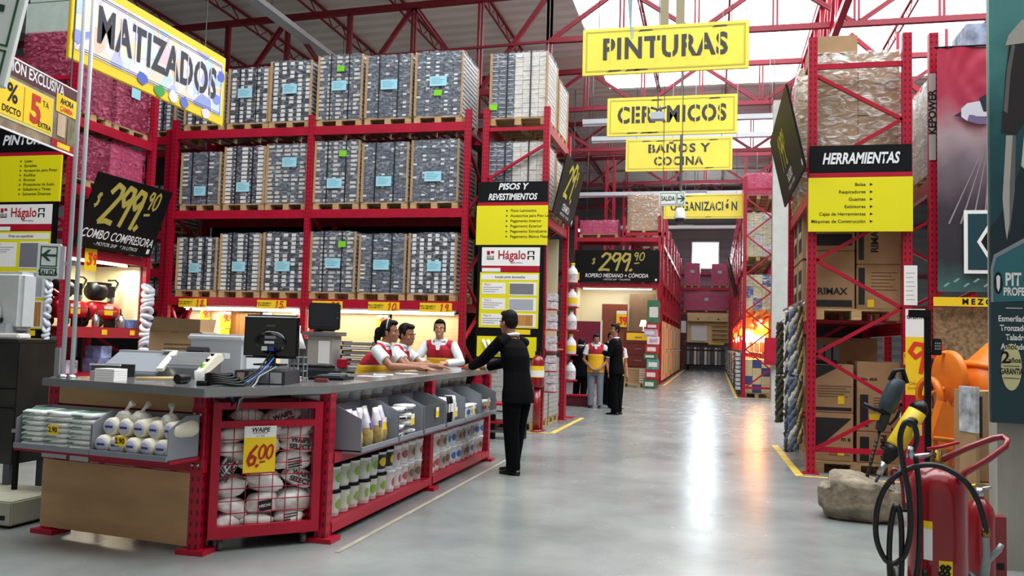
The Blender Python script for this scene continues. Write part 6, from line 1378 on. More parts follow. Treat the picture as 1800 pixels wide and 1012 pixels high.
# printed picture: pneumatic tool with a pointed bit
poly('print_shadow', mat('banner_dark_teal', '#10282e', .4), [(0, 0), (.6, 0), (.6, 2.4), (.33, 2.15), (.2, 1.75), (.1, 1.45), (0, 1.3)], 0)
poly('print_sleeve', mat('banner_dark_tool', '#2b2728', .35), [(.07, 1.95), (.1, 2.35), (.13, 2.62), (.16, 2.66), (.3, 2.66), (.28, 2.35), (.24, 2.05), (.16, 1.93)], .0006)
poly('print_collar', mat('banner_pale_metal', '#b6b2a8', .3), [(.1, 2.55), (.12, 2.62), (.2, 2.72), (.3, 2.75), (.34, 2.95), (.36, 3.2), (.42, 3.2), (.4, 2.8), (.36, 2.6), (.3, 2.57)], .0009)
poly('print_sleeve_edge', mat('banner_grey_metal', '#6d6a66', .3), [(.085, 2.1), (.11, 2.4), (.14, 2.55), (.16, 2.55), (.13, 2.35), (.11, 2.08)], .0012)
poly('print_bit', MATS['banner_pale_metal'], [(.075, 1.5), (.1, 1.93), (.155, 1.93), (.14, 1.6), (.12, 1.35), (.1, 1.22), (.09, 1.3)], .0012)
poly('print_bit_edge', MATS['banner_grey_metal'], [(.12, 1.6), (.14, 1.93), (.16, 1.93), (.15, 1.55), (.115, 1.25)], .0015)
poly('print_handle', mat('banner_silver', '#cfcdc6', .3), [(.19, 1.72), (.22, 2.05), (.3, 2.45), (.36, 2.6), (.4, 2.58), (.33, 2.35), (.26, 2.0), (.225, 1.68)], .0015)
poly('print_tag', YEL2, [(.12, 3.5), (.2, 3.62), (.34, 3.6), (.34, 3.4), (.18, 3.36)], .0015)
poly('panel_border', GRY, [(.0, 1.03), (.02, 1.12), (.25, 1.26), (.6, 1.44), (.6, .2), (.0, .2)], .001)
poly('print_panel', mat('banner_panel_teal', '#2c6a70', .4), [(.015, 1.02), (.035, 1.1), (.26, 1.235), (.6, 1.41), (.6, .82), (.015, .8)], .0018)
poly('print_panel', mat('banner_panel_dark', '#16343c', .4), [(.0, 0), (.6, 0), (.6, .83), (.0, .8)], .0018)
b = MB(); b.face([(.045+.026*math.cos(a), BY-.003, .93+.075*math.sin(a)) for a in [2*PI*q/16 for q in range(16)]]); b.build('emblem', BLK, t); poly('emblem_mark', PAP, [(.035, .9), (.045, .87), (.055, .9), (.057, .97), (.045, .985), (.033, .97)], .0035)
text('logo_text', 'PIT', .12, PAP, t, (.135, BY-.003, .95), bold=.03, sx=.6); text('logo_text', 'BULL', .12, mat('logo_red', '#a5202c', .5), t, (.275, BY-.003, .96), bold=.03, sx=.6)
text('logo_text', 'PROFESIONAL', .075, PAP, t, (.075, BY-.003, .87), align='LEFT', bold=.03, sx=.6)
for q, s in enumerate(('Esmeriladores', 'Tronzadoras', 'Taladros', 'Amoladores')): text('list_text', s, .055, PAP, t, (.16, BY-.003, .69-.062*q), bold=.02, sx=.75)
MB().box(.09, .19, BY-.003, BY-.002, .76, .764).build('rule', PAP, t)
b = MB(); b.face([(.12+.062*math.cos(a), BY-.003, .37+.155*math.sin(a)) for a in [2*PI*q/28 for q in range(28)]]); b.build('seal', mat('seal_cream', '#cfc892', .5), t)
text('seal_text', '2', .11, INK, t, (.085, BY-.0045, .43), bold=.02); text('seal_text', 'años', .05, INK, t, (.14, BY-.0045, .415), bold=.02, sx=.8); text('seal_text', 'GARANTIA', .055, INK, t, (.12, BY-.0045, .34), bold=.03, sx=.5)
MB().box(.07, .17, BY-.0045, BY-.0035, .375, .379).build('rule', INK, t); MB().box(.07, .17, BY-.0045, BY-.0035, .295, .299).build('rule', INK, t)

# red tool banner in front of the right rack
def redban():
    m = bpy.data.materials.new('red_to_grey_banner_print'); m.use_nodes = True; nt = m.node_tree; p = nt.nodes['Principled BSDF']; p.inputs['Roughness'].default_value = .42
    tc = nt.nodes.new('ShaderNodeTexCoord'); sx = nt.nodes.new('ShaderNodeSeparateXYZ'); nt.links.new(tc.outputs['Object'], sx.inputs[0])
    n = nt.nodes.new('ShaderNodeTexNoise'); n.inputs['Scale'].default_value = 3; nt.links.new(tc.outputs['Object'], n.inputs['Vector'])
    ad = nt.nodes.new('ShaderNodeMath'); ad.operation = 'MULTIPLY_ADD'; ad.inputs[1].default_value = .5; nt.links.new(n.outputs['Fac'], ad.inputs[0]); nt.links.new(sx.outputs[2], ad.inputs[2])
    mr = nt.nodes.new('ShaderNodeMapRange'); mr.inputs[1].default_value = .2; mr.inputs[2].default_value = 3.0; nt.links.new(ad.outputs[0], mr.inputs[0])
    r = nt.nodes.new('ShaderNodeValToRGB')
    for i, (pos, c_) in enumerate(((0, '#3f6a66'), (.15, '#2c2a30'), (.35, '#3a2f38'), (.52, '#6f6067'), (.64, '#a08a8e'), (.78, '#a52a45'), (1, '#b02340'))):
        e = r.color_ramp.elements[i] if i < 2 else r.color_ramp.elements.new(pos); e.position = pos; e.color = (*rgb(c_), 1)
    nt.links.new(mr.outputs[0], r.inputs[0]); nt.links.new(r.outputs[0], p.inputs['Base Color']); return m
t = thing('fabric_banner', 'red and grey folded fabric banner with a drill picture beside the pillar', 'banner', (2.4, 10.27, 2.1)); BY = -.03
b = MB(); rows = []
for i in range(29):
    f = i/28; z = 2.75*f; row = []
    for j in range(33):
        x = .98*j/32; ang = math.atan2(2.8-z, x+.02); d_ = .022*math.sin(ang*22)*min(1, .3+x*1.2)*(.4+.6*f); row.append((x+.02*(1-f)*0, d_, z))
    rows.append(row)
b.grid(rows, False); b.build('cloth', redban(), t)
MB().cyl((-.04, 0, 2.76), (1.05, 0, 2.76), .012, 8).build('top_rod', BLK, t)
# printed drill chuck with rays and logo panel, stitched on the cloth
chk = MB(); 
for i, (pts, m_) in enumerate((([(.16, 1.96), (.22, 1.995), (.26, 2.03), (.26, 1.93), (.22, 1.95)], mat('print_black', '#20202a', .4)), ([(.24, 2.04), (.3, 2.1), (.42, 2.12), (.5, 2.1), (.5, 1.86), (.42, 1.86), (.3, 1.9), (.24, 1.95)], mat('print_silver', '#c9c6cf', .3)), ([(.3, 1.9), (.42, 1.86), (.5, 1.86), (.5, 1.94), (.32, 1.97)], mat('print_violet', '#6e5f82', .35)), ([(.42, 2.15), (.5, 2.2), (.95, 2.2), (.95, 1.78), (.55, 1.8), (.48, 1.95)], MATS['print_black']), ([(.38, 2.0), (.9, 1.98), (.9, 1.92), (.38, 1.95)], MATS['print_silver']))):
    poly('drill_print', m_, pts, .0008*i)
for k in range(7):
    a = -2.6+.12*k; c0, s0 = math.cos(a), math.sin(a); poly('ray_print', mat('print_grey_ray', '#8f858b', .5), [(.6+.5*-c0*-.2, 1.72), (.1+.12*k, .75), (.12+.12*k, .75)], 0)
MB().box(.26, .98, BY-.004, BY-.001, .2, .9).build('logo_border', PAP, t); MB().box(.3, .98, BY-.006, BY-.004, .24, .86).build('logo_panel', mat('logo_teal', '#173a44', .4), t)
b = MB(); b.face([(.6+.21*math.cos(a), BY-.008, .55+.21*math.sin(a)) for a in [PI*q/3 for q in range(6)]]); b.build('logo_hexagon', PAP, t); b = MB(); b.face([(.6+.17*math.cos(a), BY-.009, .55+.17*math.sin(a)) for a in [PI*q/3 for q in range(6)]]); b.build('logo_hexagon', BLK, t); poly('logo_mark', PAP, [(.5, .5), (.55, .42), (.6, .5), (.62, .66), (.56, .7), (.5, .64)], .008)
for k in range(9):
    x = .05+.1*k; poly('tread_print', mat('print_tread', '#7fa09a', .3), [(x, .06+.05*(k % 2)), (x+.05, .1+.05*(k % 2)), (x+.07, .09+.05*(k % 2)), (x+.02, .05+.05*(k % 2))], .0)
t = thing('vertical_strip', 'narrow vertical sign strip with black letters left of the red banner', 'sign', (2.38, 10.39, 3.6)); MB().box(-.035, .035, 0, .008, 0, 1.0).build('strip', mat('grey_strip', '#9b9792', .5), t); text('lettering', 'KEPOWER', .11, INK, t, (0, -.003, .55), rot=(PI/2, -PI/2, 0), bold=.03)
t = thing('yellow_sign_strip', 'yellow strip lettered MEZCLADORAS under the red banner', 'sign', (2.36, 10.28, 1.94)); MB().box(0, 1.1, 0, .01, 0, .1).build('strip', YEL2, t); text('lettering', 'M E Z C L A D O R A S', .085, INK, t, (.29, -.002, .05), align='LEFT', bold=.04)
OSB = mat('osb_chipboard', '#8a6f4f', .8, 0, .5, 26, bump=.3, bscale=40)
o = MB().box(2.38, 3.42, 10.36, 10.39, .12, 1.93).build('chipboard_panel', OSB); tag(o, 'mottled chipboard panel behind the orange mixers', 'panel')
# orange concrete mixers
OR = mat('orange_enamel', '#e0761a', .4, var=.06)
def mixer(label, loc, rz, s=1):
    t = thing('concrete_mixer', label, 'concrete mixer', loc, rz); M = Matrix.Translation((0, 0, .95*s)) @ Matrix.Rotation(.45, 4, 'Y')
    b = MB(); b.lathe([(.04, -.32*s), (.2*s, -.31*s), (.3*s, -.2*s), (.31*s, .0), (.2*s, .25*s), (.17*s, .3*s), (.165*s, .3*s)], n=28, M=M, cap=False); b.build('drum', OR, t)
    b = MB(); b.lathe([(.315*s, -.03), (.33*s, -.03), (.33*s, .03), (.315*s, .03)], n=28, M=M); b.build('gear_ring', OR, t)
    b = MB(); b.tube([(-.1, -.38*s, 0), (0, -.38*s, .9*s), (.0, -.34*s, .95*s)], .025, 8); b.tube([(.25, -.3*s, .0), (.05, -.36*s, .8*s)], .022, 8); b.tube([(-.1, .38*s, 0), (0, .38*s, .95*s)], .025, 8); b.tube([(-.1, -.38*s, .25), (-.1, .38*s, .25)], .02, 8); b.build('frame', OR, t)
    b = MB(); b.lathe([(.22*s, -.015), (.24*s, -.015), (.24*s, .015), (.22*s, .015)], (0, -.46*s, .9*s), 24, 'Y'); 
    for q in range(3): b.bar((-.23*s*math.cos(q*PI/3), -.46*s, .9*s-.23*s*math.sin(q*PI/3)), (.23*s*math.cos(q*PI/3), -.46*s, .9*s+.23*s*math.sin(q*PI/3)), .018)
    b.cyl((0, -.5*s, .9*s), (0, -.35*s, .9*s), .02); b.build('hand_wheel', OR, t)
    for y in (-.34*s, .34*s): b = MB(); b.lathe([(.03, -.03), (.11, -.03), (.12, 0), (.11, .03), (.03, .03)], (-.1, y, .12), 18, 'Y'); b.build('wheel', BLK, t)
    MB().box(-.3, -.05, -.14, .14, .3, .6).build('motor_box', OR, t); return t
mixer('orange concrete mixer behind the brown box by the pillar', (2.74, 9.3, 0), .5, 1.22)
t = thing('concrete_mixer', 'orange mixer seen on its wheel discs beside the black stand', 'concrete mixer', (2.14, 9.15, 0))
M1 = Matrix.Translation((.1, 0, 1.2)) @ Matrix.Rotation(.38, 4, 'Z'); b = MB(); b.lathe([(.05, -.04), (.22, -.04), (.25, -.02), (.25, .02), (.22, .04), (.05, .04)], n=30, axis='X', M=M1); b.build('gear_disc', OR, t)
M2 = Matrix.Translation((-.08, 0, 1.0)) @ Matrix.Rotation(.38, 4, 'Z'); b = MB(); b.lathe([(.15, -.025), (.19, -.025), (.19, .025), (.15, .025), (.15, -.025)], n=28, axis='X', M=M2, cap=False); b.build('hand_wheel', OR, t)
b = MB(); b.cyl((-.12, -.03, 1.0), (.42, .1, 1.22), .022); b.cyl((-.0, 0, 1.42), (.1, 0, 1.42), .018); b.tube([(.1, 0, 0), (.1, 0, 1.2)], .03, 8); b.tube([(-.08, 0, 0), (-.08, 0, 1.0)], .025, 8); b.tube([(-.25, -.2, .02), (.3, -.2, .02)], .025, 8); b.tube([(.1, 0, .3), (.1, -.22, .02)], .022, 8); b.build('frame', OR, t)
MB().cyl((-.08, -.02, 1.42), (-.0, 0, 1.42), .022, 10).build('black_grip', BLK, t); MB().box(.0, .22, -.12, .12, .5, .82).build('motor_box', OR, t)
t = thing('orange_hopper', 'orange angled hopper low down between the stand and the brown box', 'hopper', (2.12, 8.75, .62)); b = MB(); b.prism([(-.16, 0), (.12, -.04), (.16, .22), (-.06, .36)], -.12, .12, M=Matrix(((1, 0, 0, 0), (0, 0, 1, 0), (0, 1, 0, 0), (0, 0, 0, 1)))); bevel(b.build('hopper', OR, t), .01)
b = MB(); b.tube([(-.15, -.14, .02), (.2, -.14, .0), (.24, -.14, .12)], .018, 8); b.build('rail', OR, t); MB().box(-.14, -.1, -.1, .1, -.62, 0).build('leg', OR, t); MB().box(.08, .12, -.1, .1, -.62, -.03).build('leg', OR, t)
carton('brown carton with black and white printed side against the pillar', (2.14, 7.78, .4), (.28, .36, .72), .12, prints=(('bar', -.16, -.06, .35, .68),)); 
carton('plain low brown carton under the printed one by the pillar', (2.06, 7.72, 0), (.5, .5, .395), .05)
t = thing('hammer_drill_box', 'small white and black printed box face leaning on the carton by the pillar', 'box', (1.97, 7.5, .8), .35); MB().box(-.005, .03, -.1, .1, 0, .36).build('box', mat('white_black_print', '#b9bcc0', .5, var=.6, scale=9), t); MB().box(-.0, .028, -.1, .1, -.4, 0).build('prop', CRD, t)
# stand with keypad, price poster
t = thing('display_stand', 'slim black display stand with a keypad before the brown-box rack', 'stand', (1.9, 8.5, 0)); MB().box(-.025, .025, -.025, .025, 0, 1.81).build('post', MBLK, t); MB().box(-.16, .02, -.03, .02, 1.74, 1.81).build('top_arm', MBLK, t); MB().box(-.25, .2, -.2, .2, 0, .02).build('base', MBLK, t)
k_ = bevel(MB().box(.03, .11, -.05, -.01, 1.4, 1.55).build('keypad', BLK, t), .008); b = MB()
for i in range(3):
    for j in range(3): b.box(.05+.018*i, .062+.018*i, -.054, -.05, 1.45+.025*j, 1.465+.025*j)
b.build('keys', GRY, k_)
t = thing('price_poster', 'tall yellow price poster hanging at the right side of the brown-box rack', 'poster', (2.165, 10.24, .95), -.15); MB().box(-.1, .1, 0, .005, 0, .64).build('yellow_sheet', YEL2, t); MB().box(-.1, .1, 0, .005, .64, .95).build('white_heading', PAP, t); text('heading', 'OFERTA', .06, INK, t, (0, -.003, .86), bold=.03, sx=.8)
brush('price', [('9', 0, 0, 1), ('9', .5, .05, 1)], ORG, t, (-.085, -.003, .25), (1, 0, 0), (0, 0, 1), .33, .14, (0, -1, 0), sl=.05); text('small_print', 'Oferta\nlimitada', .05, mat('print_red', '#b5402a', .6), t, (0, -.003, .1)); MB().box(-.1, .1, .0, .01, -.95, 0).build('post', RED, t); 
t = thing('notice_sheet', 'white printed notice above the tall yellow price poster', 'notice', (2.15, 10.395, 1.95)); MB().box(-.07, .07, 0, .004, 0, .45).build('sheet', PAP, t)
for q in range(7): MB().box(-.05, .045-.01*(q % 3), -.001, 0, .06+.05*q, .066+.05*q).build('print', MATS['grey_print'], t)
t = thing('price_tag', 'tiny yellow tag on the right upright of the brown-box rack', 'price tag', (2.1, 10.37, 1.35)); MB().box(-.03, .03, 0, .004, -.07, .07).build('card', YEL2, t); MB().box(-.02, .02, -.001, 0, .01, .05).build('print', ORG, t)

# rope hanks on the aisle side of the rack
def rope(label, x, y, z0, z1, m, r_=.05, k=0, bars=3, strands=4):
    t = thing('rope_hank', label, 'rope', (x, y, z0)); H = z1-z0; rr = random.Random(k)
    for s in range(strands):
        b = MB(); pts = []; n = int(H/.022)
        for i in range(n+1):
            z = H*i/n; a = 2*PI*(s/strands)+z*14; q = r_*.62+rr.uniform(-.006, .006); pts.append((q*math.cos(a), q*math.sin(a)*.9, z))
        b.tube(pts, [r_*.52*(1+.18*math.sin(i*2.1+s)) for i in range(n+1)], 7); b.build('strand', m[s % len(m)], t)
    MB().cyl((0, 0, H), (.06, 0, H+.06), .008, 6).build('hook', CHR, t); return t
RB1 = mat('blue_grey_rope', '#5f6b7d', .85, var=.5, scale=60, bump=.8, bscale=60); RB2 = mat('white_rope', '#c8c4be', .85, var=.2, scale=60, bump=.8, bscale=60); RB3 = mat('yellow_flecked_rope', '#ad9450', .85, var=.5, scale=50, bump=.8, bscale=60); RB4 = mat('camouflage_rope', '#5a5a3c', .9, var=.6, scale=30, bump=1, bscale=40); RB5 = mat('dark_rope', '#3c3a36', .9, var=.4, scale=60, bump=.8, bscale=60)
rope('yellow-flecked rope hank nearest the rack upright on the right of the aisle', 1.0, 10.75, .3, 1.93, [RB3, RB5], .032, 1)
rope('blue and white rope hank, upper one hanging on the brown-box rack', .95, 11.05, 1.1, 1.93, [RB1, RB2], .06, 2); rope('blue and white rope hank, lower one hanging on the brown-box rack', .95, 11.0, .2, 1.07, [RB1, RB2, RB1], .06, 3)
rope('pale rope hank behind the blue and white ones', .93, 11.45, .75, 1.9, [RB2, RB5], .05, 4); rope('dark grey rope hank low behind the blue and white ones', .94, 11.5, .12, .72, [RB5, RB1], .055, 5)
rope('camouflage garland at the far corner of the brown-box rack, upper', .93, 13.05, 1.05, 1.8, [RB4, RB5], .05, 6); rope('camouflage garland at the far corner of the brown-box rack, lower', .93, 13.05, .36, 1.02, [RB4, RB5], .055, 7)
for z, lb in ((1.97, 'upper'), (1.05, 'lower')):
    t = thing('hanging_rail', '%s rail the rope hanks hang from' % lb, 'rail', (.99, 11.9, z)); MB().box(-.012, .012, -1.35, 1.3, 0, .025).build('bar', CHR, t)
carton('small beige carton on the rack behind the ropes', (1.25, 11.9, .6), (.3, .5, .35), PI/2); o = MB().box(1.0, 1.35, 11.2, 12.9, .57, .595).build('low_deck', RED); tag(o, 'narrow red shelf behind the rope hanks', 'shelf')

# rock with the two breaker tools
b = MB(); rr = random.Random(12)
t = thing('boulder', 'pale grey boulder on the floor with two breaker tools standing in it', 'boulder', (1.21, 7.85, 0), -.1)
me = bpy.data.meshes.new('rock'); bmm = bmesh.new(); bmesh.ops.create_icosphere(bmm, subdivisions=5, radius=1)
from mathutils import noise
for v in bmm.verts:
    c_ = v.co.copy(); e = .6
    x = math.copysign(abs(c_.x)**e, c_.x); y = math.copysign(abs(c_.y)**e, c_.y); z = math.copysign(abs(c_.z)**e, c_.z)
    q = 1+.1*noise.noise(c_*1.6+Vector((3, 1, 2)))+.05*noise.noise(c_*5)+.02*noise.noise(c_*14)
    zz = z*.21*q; top = .2-.13*max(0, (x+.15))*.9+(-.12 if x < -.72 else 0)
    zz = min(zz, top*(1+.1*noise.noise(c_*4)))
    v.co = (x*.315*q, y*.25*q, max(zz, -.19)+.19)
bmm.to_mesh(me); bmm.free()
for p in me.polygons: p.use_smooth = True
ROCK = mat('speckled_stone', '#857a68', .95, 0, .55, 6, bump=1, bscale=16); me.materials.append(ROCK)
o = bpy.data.objects.new('stone', me); COL.objects.link(o); o.parent = t
def along(b, p, q, prof, n=16):
    p, q = Vector(p), Vector(q); d = (q-p); L = d.length; R = d.to_track_quat('Z', 'Y').to_matrix().to_4x4(); return b.lathe([(r_, z*L) for r_, z in prof], n=n, M=Matrix.Translation(p) @ R)
DG = mat('blue_grey_tool_body', '#2c3a42', .45)
t = thing('demolition_hammer', 'dark blue-grey demolition hammer standing chisel-down in the boulder', 'demolition hammer', (0, 0, 0))
A, B_, C_, D_ = (1.545, 7.9, 1.2), (1.43, 7.9, .9), (1.385, 7.9, .74), (1.275, 7.9, .3)
b = MB(); along(b, B_, A, [(.045, 0), (.07, .06), (.078, .3), (.075, .7), (.06, .95), (.03, 1.0)]); b.build('motor_housing', DG, t)
b = MB(); along(b, C_, B_, [(.03, 0), (.04, .1), (.05, .6), (.05, 1)]); b.build('tool_holder', mat('dark_tool_nose', '#1d2529', .5), t)
b = MB(); along(b, D_, C_, [(.004, 0), (.016, .08), (.016, .3), (.013, .32), (.013, 1)], 8); 
b.build('chisel', mat('dark_chisel', '#3b342c', .4, .6), t)
b = MB(); 
for q in range(9): z = .15+.08*q; P = Vector(D_).lerp(Vector(C_), z); b.ell(P, (.018, .018, .012), 8, 6)
b.build('chisel_twist', MATS['dark_chisel'], t)
b = MB(); b.tube([(1.47, 7.9, 1.18), (1.5, 7.86, 1.26), (1.56, 7.86, 1.27), (1.6, 7.9, 1.16)], .022, 8); b.build('rear_handle', BLK, t)
b = MB(); b.tube([(1.24, 7.82, .97), (1.33, 7.84, .93), (1.45, 7.86, .89)], [.02, .018, .014], 8); b.build('side_handle', BLK, t); b = MB(); b.tube([(1.43, 7.9, .82), (1.47, 7.9, .8), (1.52, 7.9, .86), (1.56, 7.9, .95)], .012, 6); b.build('trigger_guard', BLK, t)
MB().cbox((1.34, 7.86, .86), (.09, .004, .05), .2).build('yellow_tag', YEL2, t)
MB().cyl((1.49, 7.9, .77), (1.5, 7.9, .7), .014, 8).build('key', BLK, t)
YT = mat('tool_yellow', '#d9b81c', .45)
t = thing('breaker_hammer', 'yellow breaker hammer leaning with its point in the boulder', 'breaker hammer', (0, 0, 0))
A, B_, C_, D_ = (1.66, 7.78, .93), (1.48, 7.75, .63), (1.4, 7.73, .5), (1.325, 7.72, .33)
b = MB(); along(b, B_, A, [(.07, 0), (.078, .05), (.08, .6), (.075, 1.0)]); b.build('motor_housing', YT, t)
b = MB(); along(b, C_, B_, [(.035, 0), (.05, .3), (.065, .7), (.068, 1.0)]); b.build('nose', BLK, t)
b = MB(); along(b, (1.35, 7.725, .39), C_, [(.024, 0), (.028, .5), (.03, 1)]); b.build('collar', CHR, t); b = MB(); along(b, D_, (1.35, 7.725, .39), [(.012, 0), (.016, 1)], 8); b.build('point', DGRY, t)
b = MB(); along(b, A, (1.71, 7.79, 1.01), [(.075, 0), (.07, .5), (.03, 1)]); b.build('rear_cap', BLK, t); b = MB(); b.ell((1.6, 7.7, .84), (.05, .03, .045), 14, 8); b.build('switch_boss', BLK, t)
MB().cbox((1.64, 7.69, .78), (.075, .004, .09), .2).build('yellow_tag', mat('pale_yellow_tag', '#e6d25a', .6), t)

# ---- wheeled extinguisher close to the camera
ER = mat('extinguisher_red', '#860f1a', .28, coat=.4)
t = thing('wheeled_extinguisher', 'large red wheeled fire extinguisher with black hose at the lower right corner', 'fire extinguisher', (1.175, 5.05, 0))
b = MB(); b.lathe([(.03, .12), (.12, .13), (.145, .17), (.147, .22), (.147, .68), (.138, .74), (.11, .785), (.06, .81), (.03, .82)], n=36); b.build('tank', ER, t)
b = MB(); b.lathe([(.035, .81), (.035, .85), (.022, .86), (.022, .9)], n=14); b.build('neck', mat('brass', '#9a7a3c', .3, 1), t); b = MB(); b.tube([(-.14, -.07, .86), (-.08, -.05, .87), (0, 0, .88)], .014, 8); b.build('valve_pipe', CHR, t); MB().tube([(-.05, .0, .9), (.02, -.02, .92), (.1, -.04, .95)], .009, 6).build('valve_lever', RED, t)
b = MB(); b.tube([(-.03, .02, .8), (.02, .0, .845), (.13, -.05, .92), (.25, -.1, .985), (.29, -.11, .995), (.305, -.13, .98), (.29, -.15, .95), (.2, -.14, .87), (.11, -.11, .8), (.07, -.1, .74)], .017, 10); b.build('push_handle', ER, t)
for x in (-.19, .19): b = MB(); b.lathe([(.03, -.025), (.11, -.025), (.125, -.012), (.125, .012), (.11, .025), (.03, .025)], (x, .08, .125), 22, 'X'); b.build('wheel', BLK, t)
MB().cyl((-.19, .08, .125), (.19, .08, .125), .014, 8).build('axle', CHR, t); MB().box(-.03, .03, -.13, -.08, 0, .16).build('front_foot', ER, t)
HB = mat('black_rubber_hose', '#0b0b0c', .38)
hp = [(1.01, .9), (1.03, .97), (1.01, 1.05), (.97, 1.055), (.945, .97), (.96, .84), (.99, .68), (1.0, .5), (.97, .36), (.9, .32), (.845, .42), (.84, .56), (.87, .68), (.94, .78), (1.05, .835), (1.15, .835), (1.25, .775), (1.31, .68), (1.345, .56), (1.35, .5)]
def sm(P, n=4):
    out = []
    for i in range(len(P)-1):
        p0, p1, p2, p3 = P[max(i-1, 0)], P[i], P[i+1], P[min(i+2, len(P)-1)]
        for k in range(n):
            f = k/n; out.append(tuple(.5*((2*b_)+(-a+c_)*f+(2*a-5*b_+4*c_-d_)*f*f+(-a+3*b_-3*c_+d_)*f**3) for a, b_, c_, d_ in zip(p0, p1, p2, p3)))
    return out+[P[-1]]
yy = lambda i, n: -.2-.03*math.sin(i/n*9)
P = [(x-1.175, yy(i, len(hp)), z) for i, (x, z) in enumerate(hp)]
b = MB(); b.tube(sm(P), .0145, 10); b.build('hose', HB, t)
P = [(x-1.175, -.17, z) for x, z in ((1.03, .88), (1.045, .75), (1.05, .55), (1.04, .3), (1.0, .16), (.93, .14), (.905, .3), (.91, .5), (.935, .62), (.96, .55), (.965, .35), (.96, .14), (.99, .06), (1.06, .1), (1.075, .3))]
b = MB(); b.tube(sm(P), .0145, 10); b.build('hose', HB, t)
P = [(x-1.175, -.14, z) for x, z in ((.93, .72), (.92, .78), (.94, .8), (.97, .74), (.98, .6))]; b = MB(); b.tube(sm(P), .009, 8); b.build('hose_hook', ER, t)
b = MB(); b.cyl((1.0-1.175, -.2, .87), (1.005-1.175, -.2, .93), .02, 10); b.build('hose_fitting', CHR, t)
NZ = mat('grey_nozzle', '#8f9294', .4, .4); b = MB(); b.tube([(.175, -.22, .52), (.175, -.22, .46), (.18, -.22, .4), (.165, -.22, .3)], [.018, .016, .02, .026], 10); b.tube([(.175, -.22, .37), (.23, -.23, .44), (.245, -.23, .47)], [.014, .016, .012], 8); b.build('nozzle', NZ, t); MB().cyl((.175, -.22, .5), (.175, -.22, .54), .02, 10).build('hose_fitting', mat('brass', '#9a7a3c'), t)
b = MB(); 
for (a0, a1, z0, z1, m_, nm) in ((-2.25, -1.95, .34, .5, PAP, 'instruction_label'), (-2.25, -1.95, .5, .54, YEL2, 'instruction_label'), (-1.75, -1.3, .25, .345, YEL2, 'number_label')):
    b = MB(); rows = [[(.1485*math.cos(a0+(a1-a0)*q/6), .1485*math.sin(a0+(a1-a0)*q/6), z) for q in range(7)] for z in (z0, z1)]; b.grid(rows, False); b.build(nm, m_, t)
brush('number_mark', [('8', 0, 0, 1), ('8', .45, 0, 1)], INK, t, (-.033, -.1535, .268), (1, 0, 0), (0, 0, 1), .055, .2, (0, -1, 0))
t = thing('fire_extinguisher', 'smaller red fire extinguisher standing behind the wheeled one by the pillar', 'fire extinguisher', (1.6, 5.85, 0)); b = MB(); b.lathe([(.05, 0), (.085, .01), (.088, .04), (.088, .42), (.075, .48), (.04, .53), (.025, .54)], n=24); b.build('cylinder', ER, t)
b = MB(); b.lathe([(.026, .54), (.03, .57), (.02, .6)], n=12); b.tube([(0, 0, .59), (.06, -.02, .61)], .01, 6); b.build('valve', CHR, t); MB().tube([(-.05, -.02, .57), (-.07, -.03, .61), (-.03, -.03, .62)], .007, 6).build('safety_pin', YEL2, t)
t = thing('red_box', 'small red steel box on the pillar base beside the extinguisher', 'box', (1.73, 5.95, 0)); MB().box(-.035, .035, -.05, .05, 0, .42).build('box', ER, t); MB().box(-.02, .02, -.055, -.05, .1, .14).build('latch', BLK, t)
# red extinguisher by the flooring board, small floor goods
t = thing('fire_extinguisher', 'red fire extinguisher with yellow label hung at the end of the flooring rack', 'fire extinguisher', (-2.72, 13.3, 0)); MB().lathe([(.07, 0), (.09, .0), (.09, .03), (.05, .04)], n=18).build('stand_foot', ER, t); MB().cyl((0, 0, .03), (0, 0, .7), .06, 16).build('stand_post', ER, t); b = MB(); b.lathe([(.05, .7), (.1, .71), (.105, .74), (.105, 1.1), (.08, 1.17), (.03, 1.21)], n=22); b.build('cylinder', ER, t); b = MB(); b.lathe([(.1065, .86), (.1065, 1.04)], n=22, cap=False); b.build('label', YEL2, t); b = MB(); b.lathe([(.107, .87), (.107, .97)], n=22, cap=False); b.build('label_text', PAP, t); MB().box(-.04, .04, -.03, .03, 1.2, 1.27).build('valve', BLK, t)
t = thing('step_stool', 'low red step on the floor by the far group of people', 'step', (-2.95, 19.3, 0)); MB().box(-.3, .3, -.25, .25, .22, .25).build('tread', RED, t); MB().box(-.28, .28, -.22, .22, 0, .22).build('body', mat('dark_red_shade', '#5a1220', .6), t)
t = thing('low_display', 'low black and red display by the flooring rack behind the suited man', 'display', (-2.95, 12.2, 0)); 
for q in range(4): MB().box(-.2, .25, -.2, .2, .1+.13*q, .13+.13*q).build('shelf', [DGRY, RED, GRY, RED][q], t)
MB().box(-.22, -.2, -.2, .2, 0, .55).build('side', MBLK, t); MB().box(.25, .27, -.2, .2, 0, .55).build('side', MBLK, t)
# white twisted garlands at the compressor rack corners
GAR = mat('white_shiny_garland', '#cfd2dc', .35, var=.15, scale=9)
for x, y, z0, z1, lb, rr_ in ((-9.3, 12.55, .75, 2.25, 'right', .075), (-9.64, 10.72, .7, 2.3, 'left', .035)):
    t = thing('tube_garland', 'column of shiny white coiled tubes hanging at the %s of the compressor niche' % lb, 'garland', (x, y, z0)); n = int((z1-z0)/.095)
    for q in range(n): b = MB(); b.tube([((rr_*math.cos(a+q)), rr_*.8*math.sin(a+q), .05+.095*q+(.05 if q % 3 else .02)*math.sin(a)) for a in [2*PI*i/14 for i in range(14)]], .042 if rr_ > .05 else .03, 8, closed=True); b.build('coil', GAR, t)
